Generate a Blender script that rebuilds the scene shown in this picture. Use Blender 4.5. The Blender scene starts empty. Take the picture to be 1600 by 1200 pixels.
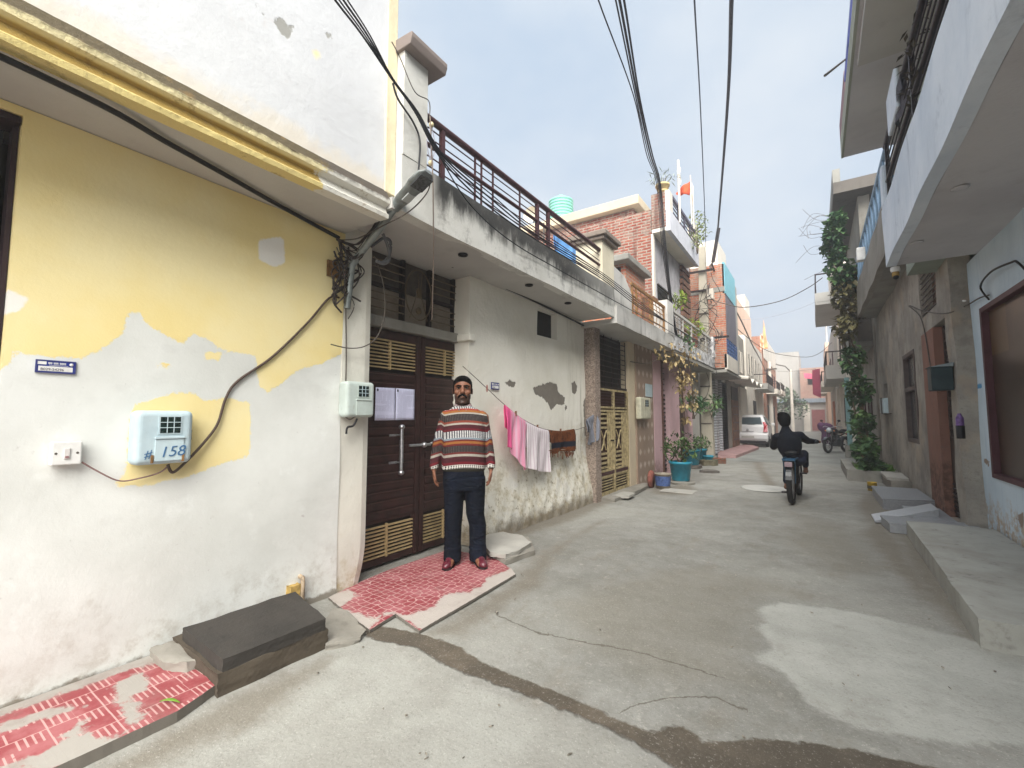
import bpy, bmesh, math, random
import numpy as np
from mathutils import Vector, Matrix
random.seed(7); np.random.seed(7)
SC = bpy.context.scene
COL = SC.collection
R = math.radians
# ---------------------------------------------------------------- camera
F, HZ, VX, CH = 700.0, 652.0, 1275.0, 1.42
PITCH = math.atan((HZ-600)/F)
YAW = math.atan((VX-800)/F*math.cos(PITCH))
cd = bpy.data.cameras.new('camera'); cam = bpy.data.objects.new('camera', cd); COL.objects.link(cam)
cam.location = (0, 0, CH); cam.rotation_euler = (math.pi/2+PITCH, 0, YAW)
cd.sensor_width = 36; cd.lens = F/1600*36; cd.clip_start = 0.05; cd.clip_end = 2000
SC.camera = cam
# ---------------------------------------------------------------- world, sun, exposure
SUN_EL, SUN_AZ = R(47), R(152)          # azimuth clockwise from +Y
w = bpy.data.worlds.new("World"); SC.world = w; w.use_nodes = True
wn = w.node_tree; wn.nodes.clear()
def _w(t, **k):
    n = wn.nodes.new(t)
    for a, b in k.items(): setattr(n, a, b)
    return n
wo = _w('ShaderNodeOutputWorld'); bg = _w('ShaderNodeBackground')
sky = _w('ShaderNodeTexSky', sky_type='NISHITA', sun_disc=False, sun_elevation=SUN_EL, sun_rotation=SUN_AZ,
         air_density=1.0, dust_density=4.0, ozone_density=1.5)
tc = _w('ShaderNodeTexCoord'); mp = _w('ShaderNodeMapping'); mp.inputs['Scale'].default_value = (1, 1, 1.7)
mp.inputs['Location'].default_value = (.35, .1, 0)
nz = _w('ShaderNodeTexNoise'); nz.inputs['Scale'].default_value = 2.1; nz.inputs['Detail'].default_value = 5; nz.inputs['Roughness'].default_value = .5
rp = _w('ShaderNodeValToRGB'); rp.color_ramp.elements[0].position = .36; rp.color_ramp.elements[1].position = .66
cl = _w('ShaderNodeMix', data_type='RGBA')
cl.inputs[6].default_value = (4.5, 5.45, 6.6, 1)     # thin blue-white overcast
cl.inputs[7].default_value = (6.5, 6.95, 7.4, 1)    # brighter cloud
mx = _w('ShaderNodeMix', data_type='RGBA'); mx.inputs[0].default_value = .86
L = wn.links.new
L(tc.outputs['Generated'], mp.inputs[0]); L(mp.outputs[0], nz.inputs['Vector']); L(nz.outputs[0], rp.inputs[0]); L(rp.outputs[0], cl.inputs[0])
L(sky.outputs[0], mx.inputs[6]); L(cl.outputs[2], mx.inputs[7]); L(mx.outputs[2], bg.inputs[0]); L(bg.outputs[0], wo.inputs[0])
bg.inputs[1].default_value = 0.05
sd = bpy.data.lights.new('sun', 'SUN'); sd.energy = 3.7; sd.angle = R(62); sd.color = (1, .985, .925)
sun = bpy.data.objects.new('sun', sd); COL.objects.link(sun)
sun.rotation_euler = Vector((-math.sin(SUN_AZ)*math.cos(SUN_EL), -math.cos(SUN_AZ)*math.cos(SUN_EL), -math.sin(SUN_EL))).to_track_quat('-Z', 'Y').to_euler()
SC.view_settings.view_transform = 'Standard'; SC.view_settings.look = 'None'; SC.view_settings.gamma = 1
SC.view_settings.exposure = 1.48
SC.cycles.volume_bounces = 1; SC.cycles.max_bounces = 8
# ---------------------------------------------------------------- survey: where a sight line of the photograph meets a plane
_fw = np.array([-math.sin(YAW)*math.cos(PITCH), math.cos(YAW)*math.cos(PITCH), math.sin(PITCH)])
_rt = np.array([math.cos(YAW), math.sin(YAW), 0.]); _up = np.cross(_rt, _fw); _c = np.array([0, 0, CH])
def _ray(u, v): return _fw+_rt*(u-800)/F+_up*(600-v)/F
def PX(u, v, x): d = _ray(u, v); return _c+d*(x/d[0])
def PY(u, v, y): d = _ray(u, v); return _c+d*(y/d[1])
def PZ(u, v, z=0.): d = _ray(u, v); return _c+d*((z-CH)/d[2])
def PD(u, v, d): return _c+_ray(u, v)*d
# ---------------------------------------------------------------- objects, tags
def put(o, label=None, cat=None, group=None, kind=None):
    if label: o['label'] = label
    if cat: o['category'] = cat
    if group: o['group'] = group
    if kind: o['kind'] = kind
    return o
def thing(name, label, cat, loc=(0, 0, 0), rz=0, group=None):
    o = bpy.data.objects.new(name, None); COL.objects.link(o); o.empty_display_size = .2
    o.location = loc; o.rotation_euler = (0, 0, rz)
    return put(o, label, cat, group)
def link(o, parent=None, world=True):
    COL.objects.link(o)
    if parent is not None:
        o.parent = parent
        if world:
            r = parent
            m = Matrix.Identity(4)
            while r is not None and r.type == 'EMPTY':
                m = Matrix.Translation(r.location) @ r.rotation_euler.to_matrix().to_4x4() @ m; r = r.parent
            o.matrix_parent_inverse = m.inverted()
    return o
class MB:
    def __init__(s): s.v = []; s.f = []; s.sm = []
    def add(s, vs, fs, smooth=False):
        b = len(s.v); s.v += [tuple(map(float, p)) for p in vs]
        for f in fs: s.f.append([i+b for i in f]); s.sm.append(smooth)
        return s
    def box(s, x0, x1, y0, y1, z0, z1):
        if x0 > x1: x0, x1 = x1, x0
        if y0 > y1: y0, y1 = y1, y0
        if z0 > z1: z0, z1 = z1, z0
        return s.add([(x0,y0,z0),(x1,y0,z0),(x1,y1,z0),(x0,y1,z0),(x0,y0,z1),(x1,y0,z1),(x1,y1,z1),(x0,y1,z1)],
                     [(0,3,2,1),(4,5,6,7),(0,1,5,4),(1,2,6,5),(2,3,7,6),(3,0,4,7)])
    def obox(s, c, ax, ay, az, hx, hy, hz):
        c = Vector(c); ax, ay, az = Vector(ax).normalized(), Vector(ay).normalized(), Vector(az).normalized()
        vs = [c+ax*(i*hx)+ay*(j*hy)+az*(k*hz) for k in (-1, 1) for i, j in ((-1,-1),(1,-1),(1,1),(-1,1))]
        return s.add(vs, [(0,3,2,1),(4,5,6,7),(0,1,5,4),(1,2,6,5),(2,3,7,6),(3,0,4,7)])
    def prism(s, pts, off):
        n = len(pts); off = Vector(off); a = [Vector(p) for p in pts]
        return s.add(a+[p+off for p in a], [list(range(n))[::-1], list(range(n, 2*n))]+[(i, (i+1) % n, n+(i+1) % n, n+i) for i in range(n)])
    def tube(s, pts, r, n=8, cap=True):
        pts = [Vector(p) for p in pts]; m = len(pts)
        rs = list(r) if hasattr(r, '__len__') else [r]*m
        vs = []; ref = None
        for i, p in enumerate(pts):
            t = (pts[min(i+1, m-1)]-pts[max(i-1, 0)])
            if t.length < 1e-9: t = Vector((0, 0, 1))
            t.normalize()
            if ref is None: ref = Vector((0, 0, 1)) if abs(t.z) < .9 else Vector((1, 0, 0))
            a = t.cross(ref)
            if a.length < 1e-4: a = t.orthogonal()
            a.normalize(); b = t.cross(a); ref = b.cross(t)*1.0 if False else ref
            vs += [p+(a*math.cos(2*math.pi*k/n)+b*math.sin(2*math.pi*k/n))*rs[i] for k in range(n)]
        fs = [(i*n+k, i*n+(k+1) % n, (i+1)*n+(k+1) % n, (i+1)*n+k) for i in range(m-1) for k in range(n)]
        s.add(vs, fs, True)
        if cap:
            s.add(vs[:n], [list(range(n))]); s.add(vs[-n:], [list(range(n))[::-1]])
        return s
    def lathe(s, c, prof, n=20, axis='z'):
        c = Vector(c); vs = []
        for r, h in prof:
            for k in range(n):
                a = 2*math.pi*k/n
                d = Vector((r*math.cos(a), r*math.sin(a), h))
                if axis == 'x': d = Vector((h, d.x, d.y))
                if axis == 'y': d = Vector((d.x, h, d.y))
                vs.append(c+d)
        m = len(prof)
        return s.add(vs, [(i*n+k, i*n+(k+1) % n, (i+1)*n+(k+1) % n, (i+1)*n+k) for i in range(m-1) for k in range(n)], True)
    def ell(s, c, rx, ry, rz, n=14, m=9, rot=None):
        vs = []; c = Vector(c)
        for i in range(m+1):
            t = math.pi*i/m
            for k in range(n):
                a = 2*math.pi*k/n
                d = Vector((rx*math.sin(t)*math.cos(a), ry*math.sin(t)*math.sin(a), rz*math.cos(t)))
                if rot is not None: d = rot @ d
                vs.append(c+d)
        return s.add(vs, [(i*n+k, (i+1)*n+k, (i+1)*n+(k+1) % n, i*n+(k+1) % n) for i in range(m) for k in range(n)], True)
    def cap(s, a, b, ra, rb, n=12):
        a, b = Vector(a), Vector(b); d = b-a
        if d.length < 1e-6: return s.ell(a, ra, ra, ra)
        t = d.normalized(); pts = []; rr = []
        for i in range(5):
            q = math.pi/2*(1-i/4); pts.append(a-t*ra*math.sin(q)); rr.append(max(ra*math.cos(q), 1e-4))
        for i in range(5):
            q = math.pi/2*(i/4); pts.append(b+t*rb*math.sin(q)); rr.append(max(rb*math.cos(q), 1e-4))
        return s.tube(pts, rr, n)
    def torus(s, c, R_, r, axis='x', n=28, m=10, sx=1.0):
        c = Vector(c); vs = []
        for i in range(n):
            a = 2*math.pi*i/n
            for k in range(m):
                b = 2*math.pi*k/m; q = R_+r*math.cos(b); h = r*sx*math.sin(b)
                if axis == 'x': vs.append(c+Vector((h, q*math.cos(a), q*math.sin(a))))
                elif axis == 'y': vs.append(c+Vector((q*math.cos(a), h, q*math.sin(a))))
                else: vs.append(c+Vector((q*math.cos(a), q*math.sin(a), h)))
        return s.add(vs, [(i*m+k, ((i+1) % n)*m+k, ((i+1) % n)*m+(k+1) % m, i*m+(k+1) % m) for i in range(n) for k in range(m)], True)
    def leaf(s, p, d, up, l, wd):
        p = Vector(p); d = Vector(d).normalized(); sd_ = d.cross(Vector(up))
        if sd_.length < 1e-3: sd_ = d.orthogonal()
        sd_.normalize(); nn = sd_.cross(d)
        return s.add([p, p+d*l*.45+sd_*wd*.5+nn*wd*.15, p+d*l, p+d*l*.45-sd_*wd*.5+nn*wd*.15], [(0, 1, 2), (0, 2, 3)])
    def mesh(s, name):
        me = bpy.data.meshes.new(name); me.from_pydata(s.v, [], s.f); me.polygons.foreach_set('use_smooth', s.sm); me.update()
        bm = bmesh.new(); bm.from_mesh(me); bmesh.ops.recalc_face_normals(bm, faces=bm.faces); bm.to_mesh(me); bm.free()
        return me
    def build(s, name, m, parent=None, bevel=0, world=True, raw=False):
        if raw:
            me = bpy.data.meshes.new(name); me.from_pydata(s.v, [], s.f); me.polygons.foreach_set('use_smooth', s.sm); me.update()
        else: me = s.mesh(name)
        o = bpy.data.objects.new(name, me); me.materials.append(m); link(o, parent, world)
        if bevel:
            b = o.modifiers.new('bevel', 'BEVEL'); b.width = bevel; b.segments = 2; b.limit_method = 'ANGLE'; b.angle_limit = R(40)
        return o
def box(name, m, parent, x0, x1, y0, y1, z0, z1, bevel=0, world=True):
    return MB().box(x0, x1, y0, y1, z0, z1).build(name, m, parent, bevel, world)
def remeshed(name, mb, m, parent, voxel, smooth=4, world=False):
    me0 = mb.mesh(name+'_raw'); o0 = bpy.data.objects.new(name+'_raw', me0); COL.objects.link(o0)
    a = o0.modifiers.new('r', 'REMESH'); a.mode = 'VOXEL'; a.voxel_size = voxel; a.use_smooth_shade = True
    if smooth:
        b = o0.modifiers.new('s', 'SMOOTH'); b.factor = .5; b.iterations = smooth
    dg = bpy.context.evaluated_depsgraph_get()
    me = bpy.data.meshes.new_from_object(o0.evaluated_get(dg)); me.name = name
    bpy.data.objects.remove(o0); bpy.data.meshes.remove(me0)
    me.materials.clear(); me.materials.append(m)
    me.polygons.foreach_set('use_smooth', [True]*len(me.polygons))
    o = bpy.data.objects.new(name, me); link(o, parent, world)
    return o
def copy_tree(o, parent=None):
    c = o.copy(); COL.objects.link(c)
    if parent is not None: c.parent = parent
    for ch in list(o.children): copy_tree(ch, c)
    return c
# signed distance (inside > 0) of points to polygons
def sdf(P, polys):
    out = np.full(len(P), -9.0)
    for poly in polys:
        A = np.array(poly, float)[:, :2]; B = np.roll(A, -1, 0)
        d = np.full(len(P), 9e9); ins = np.zeros(len(P), bool)
        for a, b in zip(A, B):
            e = b-a; t = np.clip(((P-a)@e)/max(e@e, 1e-12), 0, 1)
            d = np.minimum(d, np.linalg.norm(P-(a+t[:, None]*e), axis=1))
            c = (a[1] > P[:, 1]) != (b[1] > P[:, 1])
            with np.errstate(divide='ignore', invalid='ignore'):
                xi = (b[0]-a[0])*(P[:, 1]-a[1])/(b[1]-a[1])+a[0]
            ins ^= c & (P[:, 0] < xi)
        out = np.maximum(out, np.where(ins, d, -d))
    return out
def grid(name, m, parent, axis, plane, a0, a1, b0, b1, res, holes=(), thick=0, inward=None, masks=None, disp=None):
    """subdivided wall (axis 'x': a=y, b=z) or floor (axis 'z': a=x, b=y) with openings and painted-area masks"""
    la = np.unique(np.round(np.concatenate([np.linspace(a0, a1, max(2, int((a1-a0)/res)+1))]+[np.clip([h[0], h[1]], a0, a1) for h in holes]), 4))
    lb = np.unique(np.round(np.concatenate([np.linspace(b0, b1, max(2, int((b1-b0)/res)+1))]+[np.clip([h[2], h[3]], b0, b1) for h in holes]), 4))
    A, B = np.meshgrid(la, lb, indexing='ij'); P = np.stack([A.ravel(), B.ravel()], 1)
    D = disp(P[:, 0], P[:, 1]) if disp else np.zeros(len(P))
    if axis == 'x': V = np.stack([plane+D, P[:, 0], P[:, 1]], 1)
    elif axis == 'y': V = np.stack([P[:, 0], plane+D, P[:, 1]], 1)
    else: V = np.stack([P[:, 0], P[:, 1], plane+D], 1)
    nb = len(lb); fs = []
    for i in range(len(la)-1):
        for j in range(nb-1):
            ca, cb = (la[i]+la[i+1])/2, (lb[j]+lb[j+1])/2
            if any(h[0] < ca < h[1] and h[2] < cb < h[3] for h in holes): continue
            fs.append((i*nb+j, (i+1)*nb+j, (i+1)*nb+j+1, i*nb+j+1))
    if inward is not None and inward > 0: fs = [f[::-1] for f in fs]
    me = bpy.data.meshes.new(name); me.from_pydata(V.tolist(), [], fs)
    for k, polys in (masks or {}).items():
        at = me.attributes.new(k, 'FLOAT', 'POINT')
        val = polys(P) if callable(polys) else sdf(P, polys)
        at.data.foreach_set('value', val.astype(np.float32))
    me.polygons.foreach_set('use_smooth', [not thick]*len(me.polygons)); me.update()
    o = bpy.data.objects.new(name, me); me.materials.append(m); link(o, parent)
    if thick:
        s = o.modifiers.new('thick', 'SOLIDIFY'); s.thickness = thick; s.offset = -1
    return o
# ---------------------------------------------------------------- node materials
def C(r, g=None, b=None):
    if g is None: g = b = r
    f = lambda c: (c/255/12.92) if c/255 <= .04045 else ((c/255+.055)/1.055)**2.4
    return (f(r), f(g), f(b), 1)
class T:
    def __init__(s, name):
        s.m = bpy.data.materials.new(name); s.m.use_nodes = True; s.t = s.m.node_tree; s.t.nodes.clear()
        s.out = s.n('ShaderNodeOutputMaterial'); s.geo = None
    def n(s, t, **k):
        q = s.t.nodes.new(t)
        for a, b in k.items(): setattr(q, a, b)
        return q
    def set(s, sock, v):
        if v is None: return
        if isinstance(v, bpy.types.NodeSocket): s.t.links.new(v, sock)
        else: sock.default_value = v
    def pos(s):
        if not s.geo: s.geo = s.n('ShaderNodeNewGeometry')
        return s.geo.outputs['Position']
    def nrm(s): s.pos(); return s.geo.outputs['Normal']
    def obj(s): return s.n('ShaderNodeTexCoord').outputs['Object']
    def sep(s, v): q = s.n('ShaderNodeSeparateXYZ'); s.set(q.inputs[0], v); return q.outputs
    def com(s, x, y, z=0.):
        q = s.n('ShaderNodeCombineXYZ'); s.set(q.inputs[0], x); s.set(q.inputs[1], y); s.set(q.inputs[2], z); return q.outputs[0]
    def map(s, v, sc=(1, 1, 1), rot=(0, 0, 0), loc=(0, 0, 0)):
        q = s.n('ShaderNodeMapping'); s.set(q.inputs[0], v); q.inputs['Scale'].default_value = sc; q.inputs['Rotation'].default_value = rot; q.inputs['Location'].default_value = loc
        return q.outputs[0]
    def noise(s, sc=5., det=4., ro=.55, v=None, dist=0., col=False):
        q = s.n('ShaderNodeTexNoise'); s.set(q.inputs['Vector'], v if v is not None else s.pos())
        q.inputs['Scale'].default_value = sc; q.inputs['Detail'].default_value = det; q.inputs['Roughness'].default_value = ro; q.inputs['Distortion'].default_value = dist
        return q.outputs[1 if col else 0]
    def vor(s, sc=5., v=None, feat='F1', out=0, rnd=1.):
        q = s.n('ShaderNodeTexVoronoi', feature=feat); s.set(q.inputs['Vector'], v if v is not None else s.pos()); q.inputs['Scale'].default_value = sc; q.inputs['Randomness'].default_value = rnd
        return q.outputs[out]
    def math(s, op, a, b=None, c=None, clamp=False):
        q = s.n('ShaderNodeMath', operation=op, use_clamp=clamp); s.set(q.inputs[0], a); s.set(q.inputs[1], b); s.set(q.inputs[2], c); return q.outputs[0]
    def step(s, v, a, b):
        q = s.n('ShaderNodeMapRange', interpolation_type='SMOOTHSTEP'); s.set(q.inputs[0], v); s.set(q.inputs[1], a); s.set(q.inputs[2], b); return q.outputs[0]
    def ramp(s, f, st, interp='LINEAR'):
        q = s.n('ShaderNodeValToRGB'); s.set(q.inputs[0], f); r = q.color_ramp; r.interpolation = interp
        while len(r.elements) < len(st): r.elements.new(.5)
        for e, (p, c) in zip(r.elements, st): e.position = p; e.color = c
        return q.outputs[0]
    def mix(s, f, a, b, bl='MIX'):
        q = s.n('ShaderNodeMix', data_type='RGBA', blend_type=bl, clamp_factor=True); s.set(q.inputs[0], f); s.set(q.inputs[6], a); s.set(q.inputs[7], b); return q.outputs[2]
    def attr(s, n): return s.n('ShaderNodeAttribute', attribute_name=n).outputs['Fac']
    def bump(s, h, st=.3, d=.01):
        q = s.n('ShaderNodeBump'); s.set(q.inputs['Height'], h); q.inputs['Strength'].default_value = st; q.inputs['Distance'].default_value = d; return q.outputs[0]
    def wall_uv(s):
        n = s.sep(s.nrm()); p = s.sep(s.pos()); ax = s.math('GREATER_THAN', s.math('ABSOLUTE', n[0]), .6)
        a = s.math('ADD', s.math('MULTIPLY', ax, p[1]), s.math('MULTIPLY', s.math('SUBTRACT', 1., ax), p[0]))
        return s.com(a, p[2])
    def done(s, col, rough=.8, metal=0., nor=None, spec=.3, **k):
        b = s.n('ShaderNodeBsdfPrincipled'); s.set(b.inputs['Base Color'], col); s.set(b.inputs['Roughness'], rough); s.set(b.inputs['Metallic'], metal)
        s.set(b.inputs['Normal'], nor); b.inputs['Specular IOR Level'].default_value = spec
        for a, v in k.items(): s.set(b.inputs[a.replace('_', ' ')], v)
        s.t.links.new(b.outputs[0], s.out.inputs[0]); return s.m
def simple(name, c, rough=.7, metal=0., var=.12, sc=8., spec=.3, grain=.15, local=False):
    t = T(name); v = t.obj() if local else t.pos()
    n = t.noise(sc, 4, .6, v); c2 = tuple(x*(1-var*2.2) for x in c[:3])+(1,); c3 = tuple(min(1, x*(1+var)) for x in c[:3])+(1,)
    col = t.ramp(n, [(.3, c2), (.55, c), (.75, c3)])
    return t.done(col, rough, metal, t.bump(t.noise(sc*9, 3, .6, v), grain, .004) if grain else None, spec)
def plaster(name, c, stain=C(120, 112, 98), amt=.5, streak=.5, sc=1.2, c2=None, peel=None, peel_amt=.0, damp=None, damp_h=.5, bump=.35, rough=.88):
    """weathered painted plaster: mottled tone, drip streaks, peeled patches, rising damp with a ragged top"""
    t = T(name); p = t.pos(); s = t.sep(p)
    big = t.noise(sc, 5, .6); fine = t.noise(38, 3, .7)
    col = t.mix(t.step(big, .35, .7), c, c2 or tuple(x*.86 for x in c[:3])+(1,))
    st = t.noise(1., 5, .65, t.map(p, (7, 7, .55)))
    st = t.math('MULTIPLY', t.step(st, .5, .78), t.step(t.noise(.9, 3, .5), .38, .68))
    col = t.mix(t.math('MULTIPLY', st, streak), col, stain)
    bl = t.math('MULTIPLY', t.step(t.noise(sc*3.3, 7, .68), .55, .8), amt); col = t.mix(bl, col, stain)
    h = t.noise(5, 6, .6)
    if damp is not None:
        zz = t.math('SUBTRACT', damp_h, s[2]); dm = t.step(t.math('ADD', zz, t.math('MULTIPLY', t.math('SUBTRACT', t.noise(2.4, 7, .7), .5), 1.0)), -.05, .35)
        col = t.mix(t.math('MULTIPLY', dm, t.step(t.noise(9, 6, .75), .36, .62)), col, damp)
    if peel is not None:
        pm = t.step(t.noise(3.1, 8, .62), .72-peel_amt, .735-peel_amt); col = t.mix(pm, col, peel); h = t.math('SUBTRACT', h, pm)
    col = t.mix(t.math('MULTIPLY', t.step(fine, .55, .8), .18), col, tuple(x*.55 for x in c[:3])+(1,))
    return t.done(col, rough, 0, t.bump(t.math('ADD', h, t.math('MULTIPLY', fine, .35)), bump, .02), .2)
def brick(name, c1, c2, mo, stain=None, w=.23, hgt=.075, mortar=.012, mess=.5):
    t = T(name); uv = t.wall_uv(); n3 = t.noise(3., 4, .6, col=True)
    q = t.n('ShaderNodeTexBrick'); q.offset = .5
    wv = t.n('ShaderNodeVectorMath', operation='MULTIPLY_ADD'); t.set(wv.inputs[0], n3); wv.inputs[1].default_value = (.03, .03, 0); t.set(wv.inputs[2], uv)
    t.set(q.inputs['Vector'], wv.outputs[0]); q.inputs['Scale'].default_value = 1; q.inputs['Brick Width'].default_value = w; q.inputs['Row Height'].default_value = hgt
    q.inputs['Mortar Size'].default_value = mortar; q.inputs['Mortar Smooth'].default_value = .3; q.inputs['Bias'].default_value = -.2
    q.inputs['Color1'].default_value = c1; q.inputs['Color2'].default_value = c2; q.inputs['Mortar'].default_value = mo
    col = t.mix(t.math('MULTIPLY', t.step(t.noise(9, 5, .7), .45, .75), .55), q.outputs[0], tuple(x*.45 for x in c1[:3])+(1,))
    sm = t.math('MULTIPLY', t.step(t.noise(2.0, 7, .72), .5, .62), mess)
    col = t.mix(sm, col, t.mix(t.noise(14, 4, .7), mo, tuple(x*.7 for x in mo[:3])+(1,))); col = t.mix(t.math('MULTIPLY', t.step(t.noise(6, 6, .75), .52, .6), .5), col, tuple(x*.85 for x in mo[:3])+(1,))
    if stain: col = t.mix(t.math('MULTIPLY', t.step(t.noise(1., 5, .6, t.map(t.pos(), (4, 4, .7))), .45, .7), .8), col, stain)
    h = t.math('ADD', t.math('MULTIPLY', q.outputs[1], -1.), t.math('MULTIPLY', t.noise(20, 4, .7), .6))
    return t.done(col, .92, 0, t.bump(h, .7, .015), .15)
# ================================================================ shared materials
WHITE = C(222, 219, 213)
m_h1up = plaster('upper_plaster', C(226, 223, 227), C(160, 156, 150), .25, .25, .9, C(214, 212, 219), bump=.3)
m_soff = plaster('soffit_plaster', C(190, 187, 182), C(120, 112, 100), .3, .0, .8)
m_grime = plaster('mouldy_concrete', C(196, 193, 188), C(58, 57, 56), .75, .95, 1.1, C(176, 173, 168), bump=.5)
m_conc = plaster('grey_concrete', C(150, 147, 140), C(78, 74, 68), .5, .35, 1.2, C(128, 125, 118), bump=.5)
m_cem = plaster('cement_render', C(148, 143, 134), C(84, 79, 72), .45, .45, 1.3, C(124, 119, 110), bump=.5)
m_cream = plaster('cream_plaster', C(218, 209, 188), C(140, 126, 100), .35, .3, 1.1, C(204, 194, 172))
m_beige = plaster('beige_plaster', C(206, 190, 164), C(122, 108, 88), .4, .35, 1.1)
m_far1 = plaster('far_white_plaster', C(220, 212, 200), C(140, 128, 112), .4, .4, .8)
m_far2 = plaster('far_grey_plaster', C(176, 172, 166), C(104, 98, 92), .4, .4, .8)
m_far3 = plaster('far_peach_plaster', C(222, 190, 168), C(150, 126, 108), .3, .3, .8)
m_brick = brick('red_brick', C(140, 66, 52), C(164, 98, 78), C(158, 144, 132), C(92, 64, 56), mess=.7, mortar=.018)
m_brick2 = brick('orange_brick', C(176, 100, 76), C(192, 130, 98), C(170, 156, 142), mess=.6)
m_brick3 = brick('dark_brick', C(130, 84, 66), C(150, 108, 84), C(110, 96, 86), C(60, 54, 50), mess=.3)
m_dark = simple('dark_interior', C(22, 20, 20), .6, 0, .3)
m_iron = simple('dark_iron', C(44, 34, 34), .5, .3, .2, 30)
m_maroon = simple('maroon_paint', C(74, 44, 46), .5, .1, .2, 20)
m_gold = simple('gold_paint', C(180, 162, 122), .6, .1, .25, 14)
m_rust = simple('rusty_gold_paint', C(150, 112, 70), .6, .2, .3, 14)
m_cable = simple('black_cable', C(26, 25, 27), .55, 0, .2)
m_gcable = simple('grey_cable', C(92, 84, 76), .6, 0, .25)
m_lilac = simple('pale_cable', C(170, 165, 175), .6)
m_steel = simple('brushed_steel', C(190, 190, 192), .3, .9, .1, 60)
m_glass = simple('dusty_glass', C(52, 54, 58), .25, 0, .2, 5, .5)
m_white = simple('white_plastic', C(226, 224, 220), .45, 0, .06, 12)
m_paleblue = plaster('pale_blue_steel', C(188, 204, 209), C(150, 140, 126), .45, .5, 5, C(172, 190, 197), bump=.08, rough=.5)
m_bluep = simple('blue_paint', C(40, 70, 150), .5)
m_black = simple('black_plastic', C(24, 24, 26), .45)
m_rubber = simple('rubber', C(34, 33, 33), .8, 0, .2, 40)
# ================================================================ yellow and white house (left foreground)
H1X = -3.24
def yz(pts, x): return [tuple(PX(u, v, x)[1:]) for u, v in pts]
h1 = thing('house', 'yellow and white painted house with peeling lower wall and overhanging white upper storey', 'house', (-5, .5, 0))
yel = yz([(-160, 600), (0, 578), (15, 572), (22, 548), (52, 556), (122, 562), (160, 545), (190, 522), (200, 492), (215, 484), (236, 515), (262, 527), (285, 537), (300, 521), (330, 536), (352, 547), (398, 556), (402, 600), (416, 614), (440, 600), (470, 576), (500, 570), (545, 548), (560, 300), (300, 150), (-160, -200)], H1X)
yel2 = yz([(212, 632), (250, 620), (300, 611), (322, 628), (350, 620), (391, 630), (390, 714), (340, 726), (290, 746), (222, 760), (180, 759), (198, 735), (203, 650)], H1X)
spots = [yz(q, H1X) for q in ([(318, 548), (345, 552), (342, 563), (318, 560)], [(244, 566), (268, 570), (264, 577), (246, 574)])]
hole = [yz(q, H1X) for q in ([(404, 372), (445, 370), (447, 411), (430, 418), (405, 406)], [(-10, 452), (12, 452), (46, 466), (30, 488), (-10, 492)])]
t = T('h1_wall'); p = t.pos(); s = t.sep(p)
ed = t.math('ADD', t.math('MULTIPLY', t.math('SUBTRACT', t.noise(11, 10, .82), .5), .085), t.math('MULTIPLY', t.math('SUBTRACT', t.noise(60, 5, .7), .5), .03))
ym = t.step(t.math('ADD', t.attr('yellow'), ed), -.004, .004)
hm = t.step(t.math('ADD', t.attr('scraped'), t.math('MULTIPLY', ed, .5)), -.006, .01)
yc = t.mix(t.step(t.noise(1.5, 5, .6), .3, .72), C(238, 217, 152), C(241, 226, 176))
wc = t.mix(t.step(t.noise(1.1, 6, .6), .34, .7), C(225, 225, 220), C(208, 208, 202))
wc = t.mix(t.math('MULTIPLY', t.step(t.noise(4.2, 7, .7), .55, .74), .35), wc, C(242, 243, 240))
zz = t.math('SUBTRACT', .62, s[2]); dm = t.step(t.math('ADD', zz, t.math('MULTIPLY', t.math('SUBTRACT', t.noise(1.7, 7, .7), .5), 1.3)), .1, .6)
wc = t.mix(t.math('MULTIPLY', dm, t.math('MULTIPLY', t.step(t.noise(8, 6, .75), .42, .66), .75)), wc, C(176, 168, 156))
ps = t.step(t.noise(6.5, 6, .7), .665, .68); low = t.step(t.noise(1.0, 3, .5), .5, .6)
wc = t.mix(t.math('MULTIPLY', t.math('MULTIPLY', ps, low), .6), wc, C(170, 160, 158))
sc_ = t.math('MULTIPLY', t.step(t.noise(13, 8, .8), .62, .68), t.step(t.noise(1.4, 4, .6), .46, .6)); wc = t.mix(t.math('MULTIPLY', sc_, .45), wc, C(168, 160, 154))
wc = t.mix(t.math('MULTIPLY', t.step(t.noise(2.6, 8, .75, t.map(p, (1, 1, 2.2))), .52, .68), .25), wc, C(196, 195, 190)); wc = t.mix(t.math('MULTIPLY', t.step(t.noise(34, 5, .8), .66, .70), .5), wc, C(140, 132, 126))
foot = t.step(t.math('ADD', t.math('SUBTRACT', .07, s[2]), t.math('MULTIPLY', t.math('SUBTRACT', t.noise(9, 6, .7), .5), .16)), 0, .03)
wc = t.mix(t.math('MULTIPLY', foot, .8), wc, C(120, 108, 92))
col = t.mix(ym, wc, yc); col = t.mix(hm, col, C(240, 236, 228))
h = t.math('ADD', t.math('MULTIPLY', ym, .35), t.math('ADD', t.math('MULTIPLY', t.noise(7, 7, .6), 1.), t.math('MULTIPLY', t.noise(60, 3, .7), .25)))
m_h1 = t.done(col, .85, 0, t.bump(h, .22, .016), .2)
grid('wall', m_h1, h1, 'x', H1X, -2.4, 2.27, 0, 2.97, .03, [(-1.0, .40, .92, 2.93)], .22, None,
     {'yellow': [yel, yel2]+spots, 'scraped': hole}, lambda a, b: .008*np.sin(a*3.1+b*2)+.006*np.sin(b*5-a*1.7))
box('inner_block', m_dark, h1, -9, -3.75, -2.4, 2.27, 0, 2.97)
wdw = MB()
for a in (-.98, .378): wdw.box(-3.4, -3.30, a, a+.02, .92, 2.93)
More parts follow.
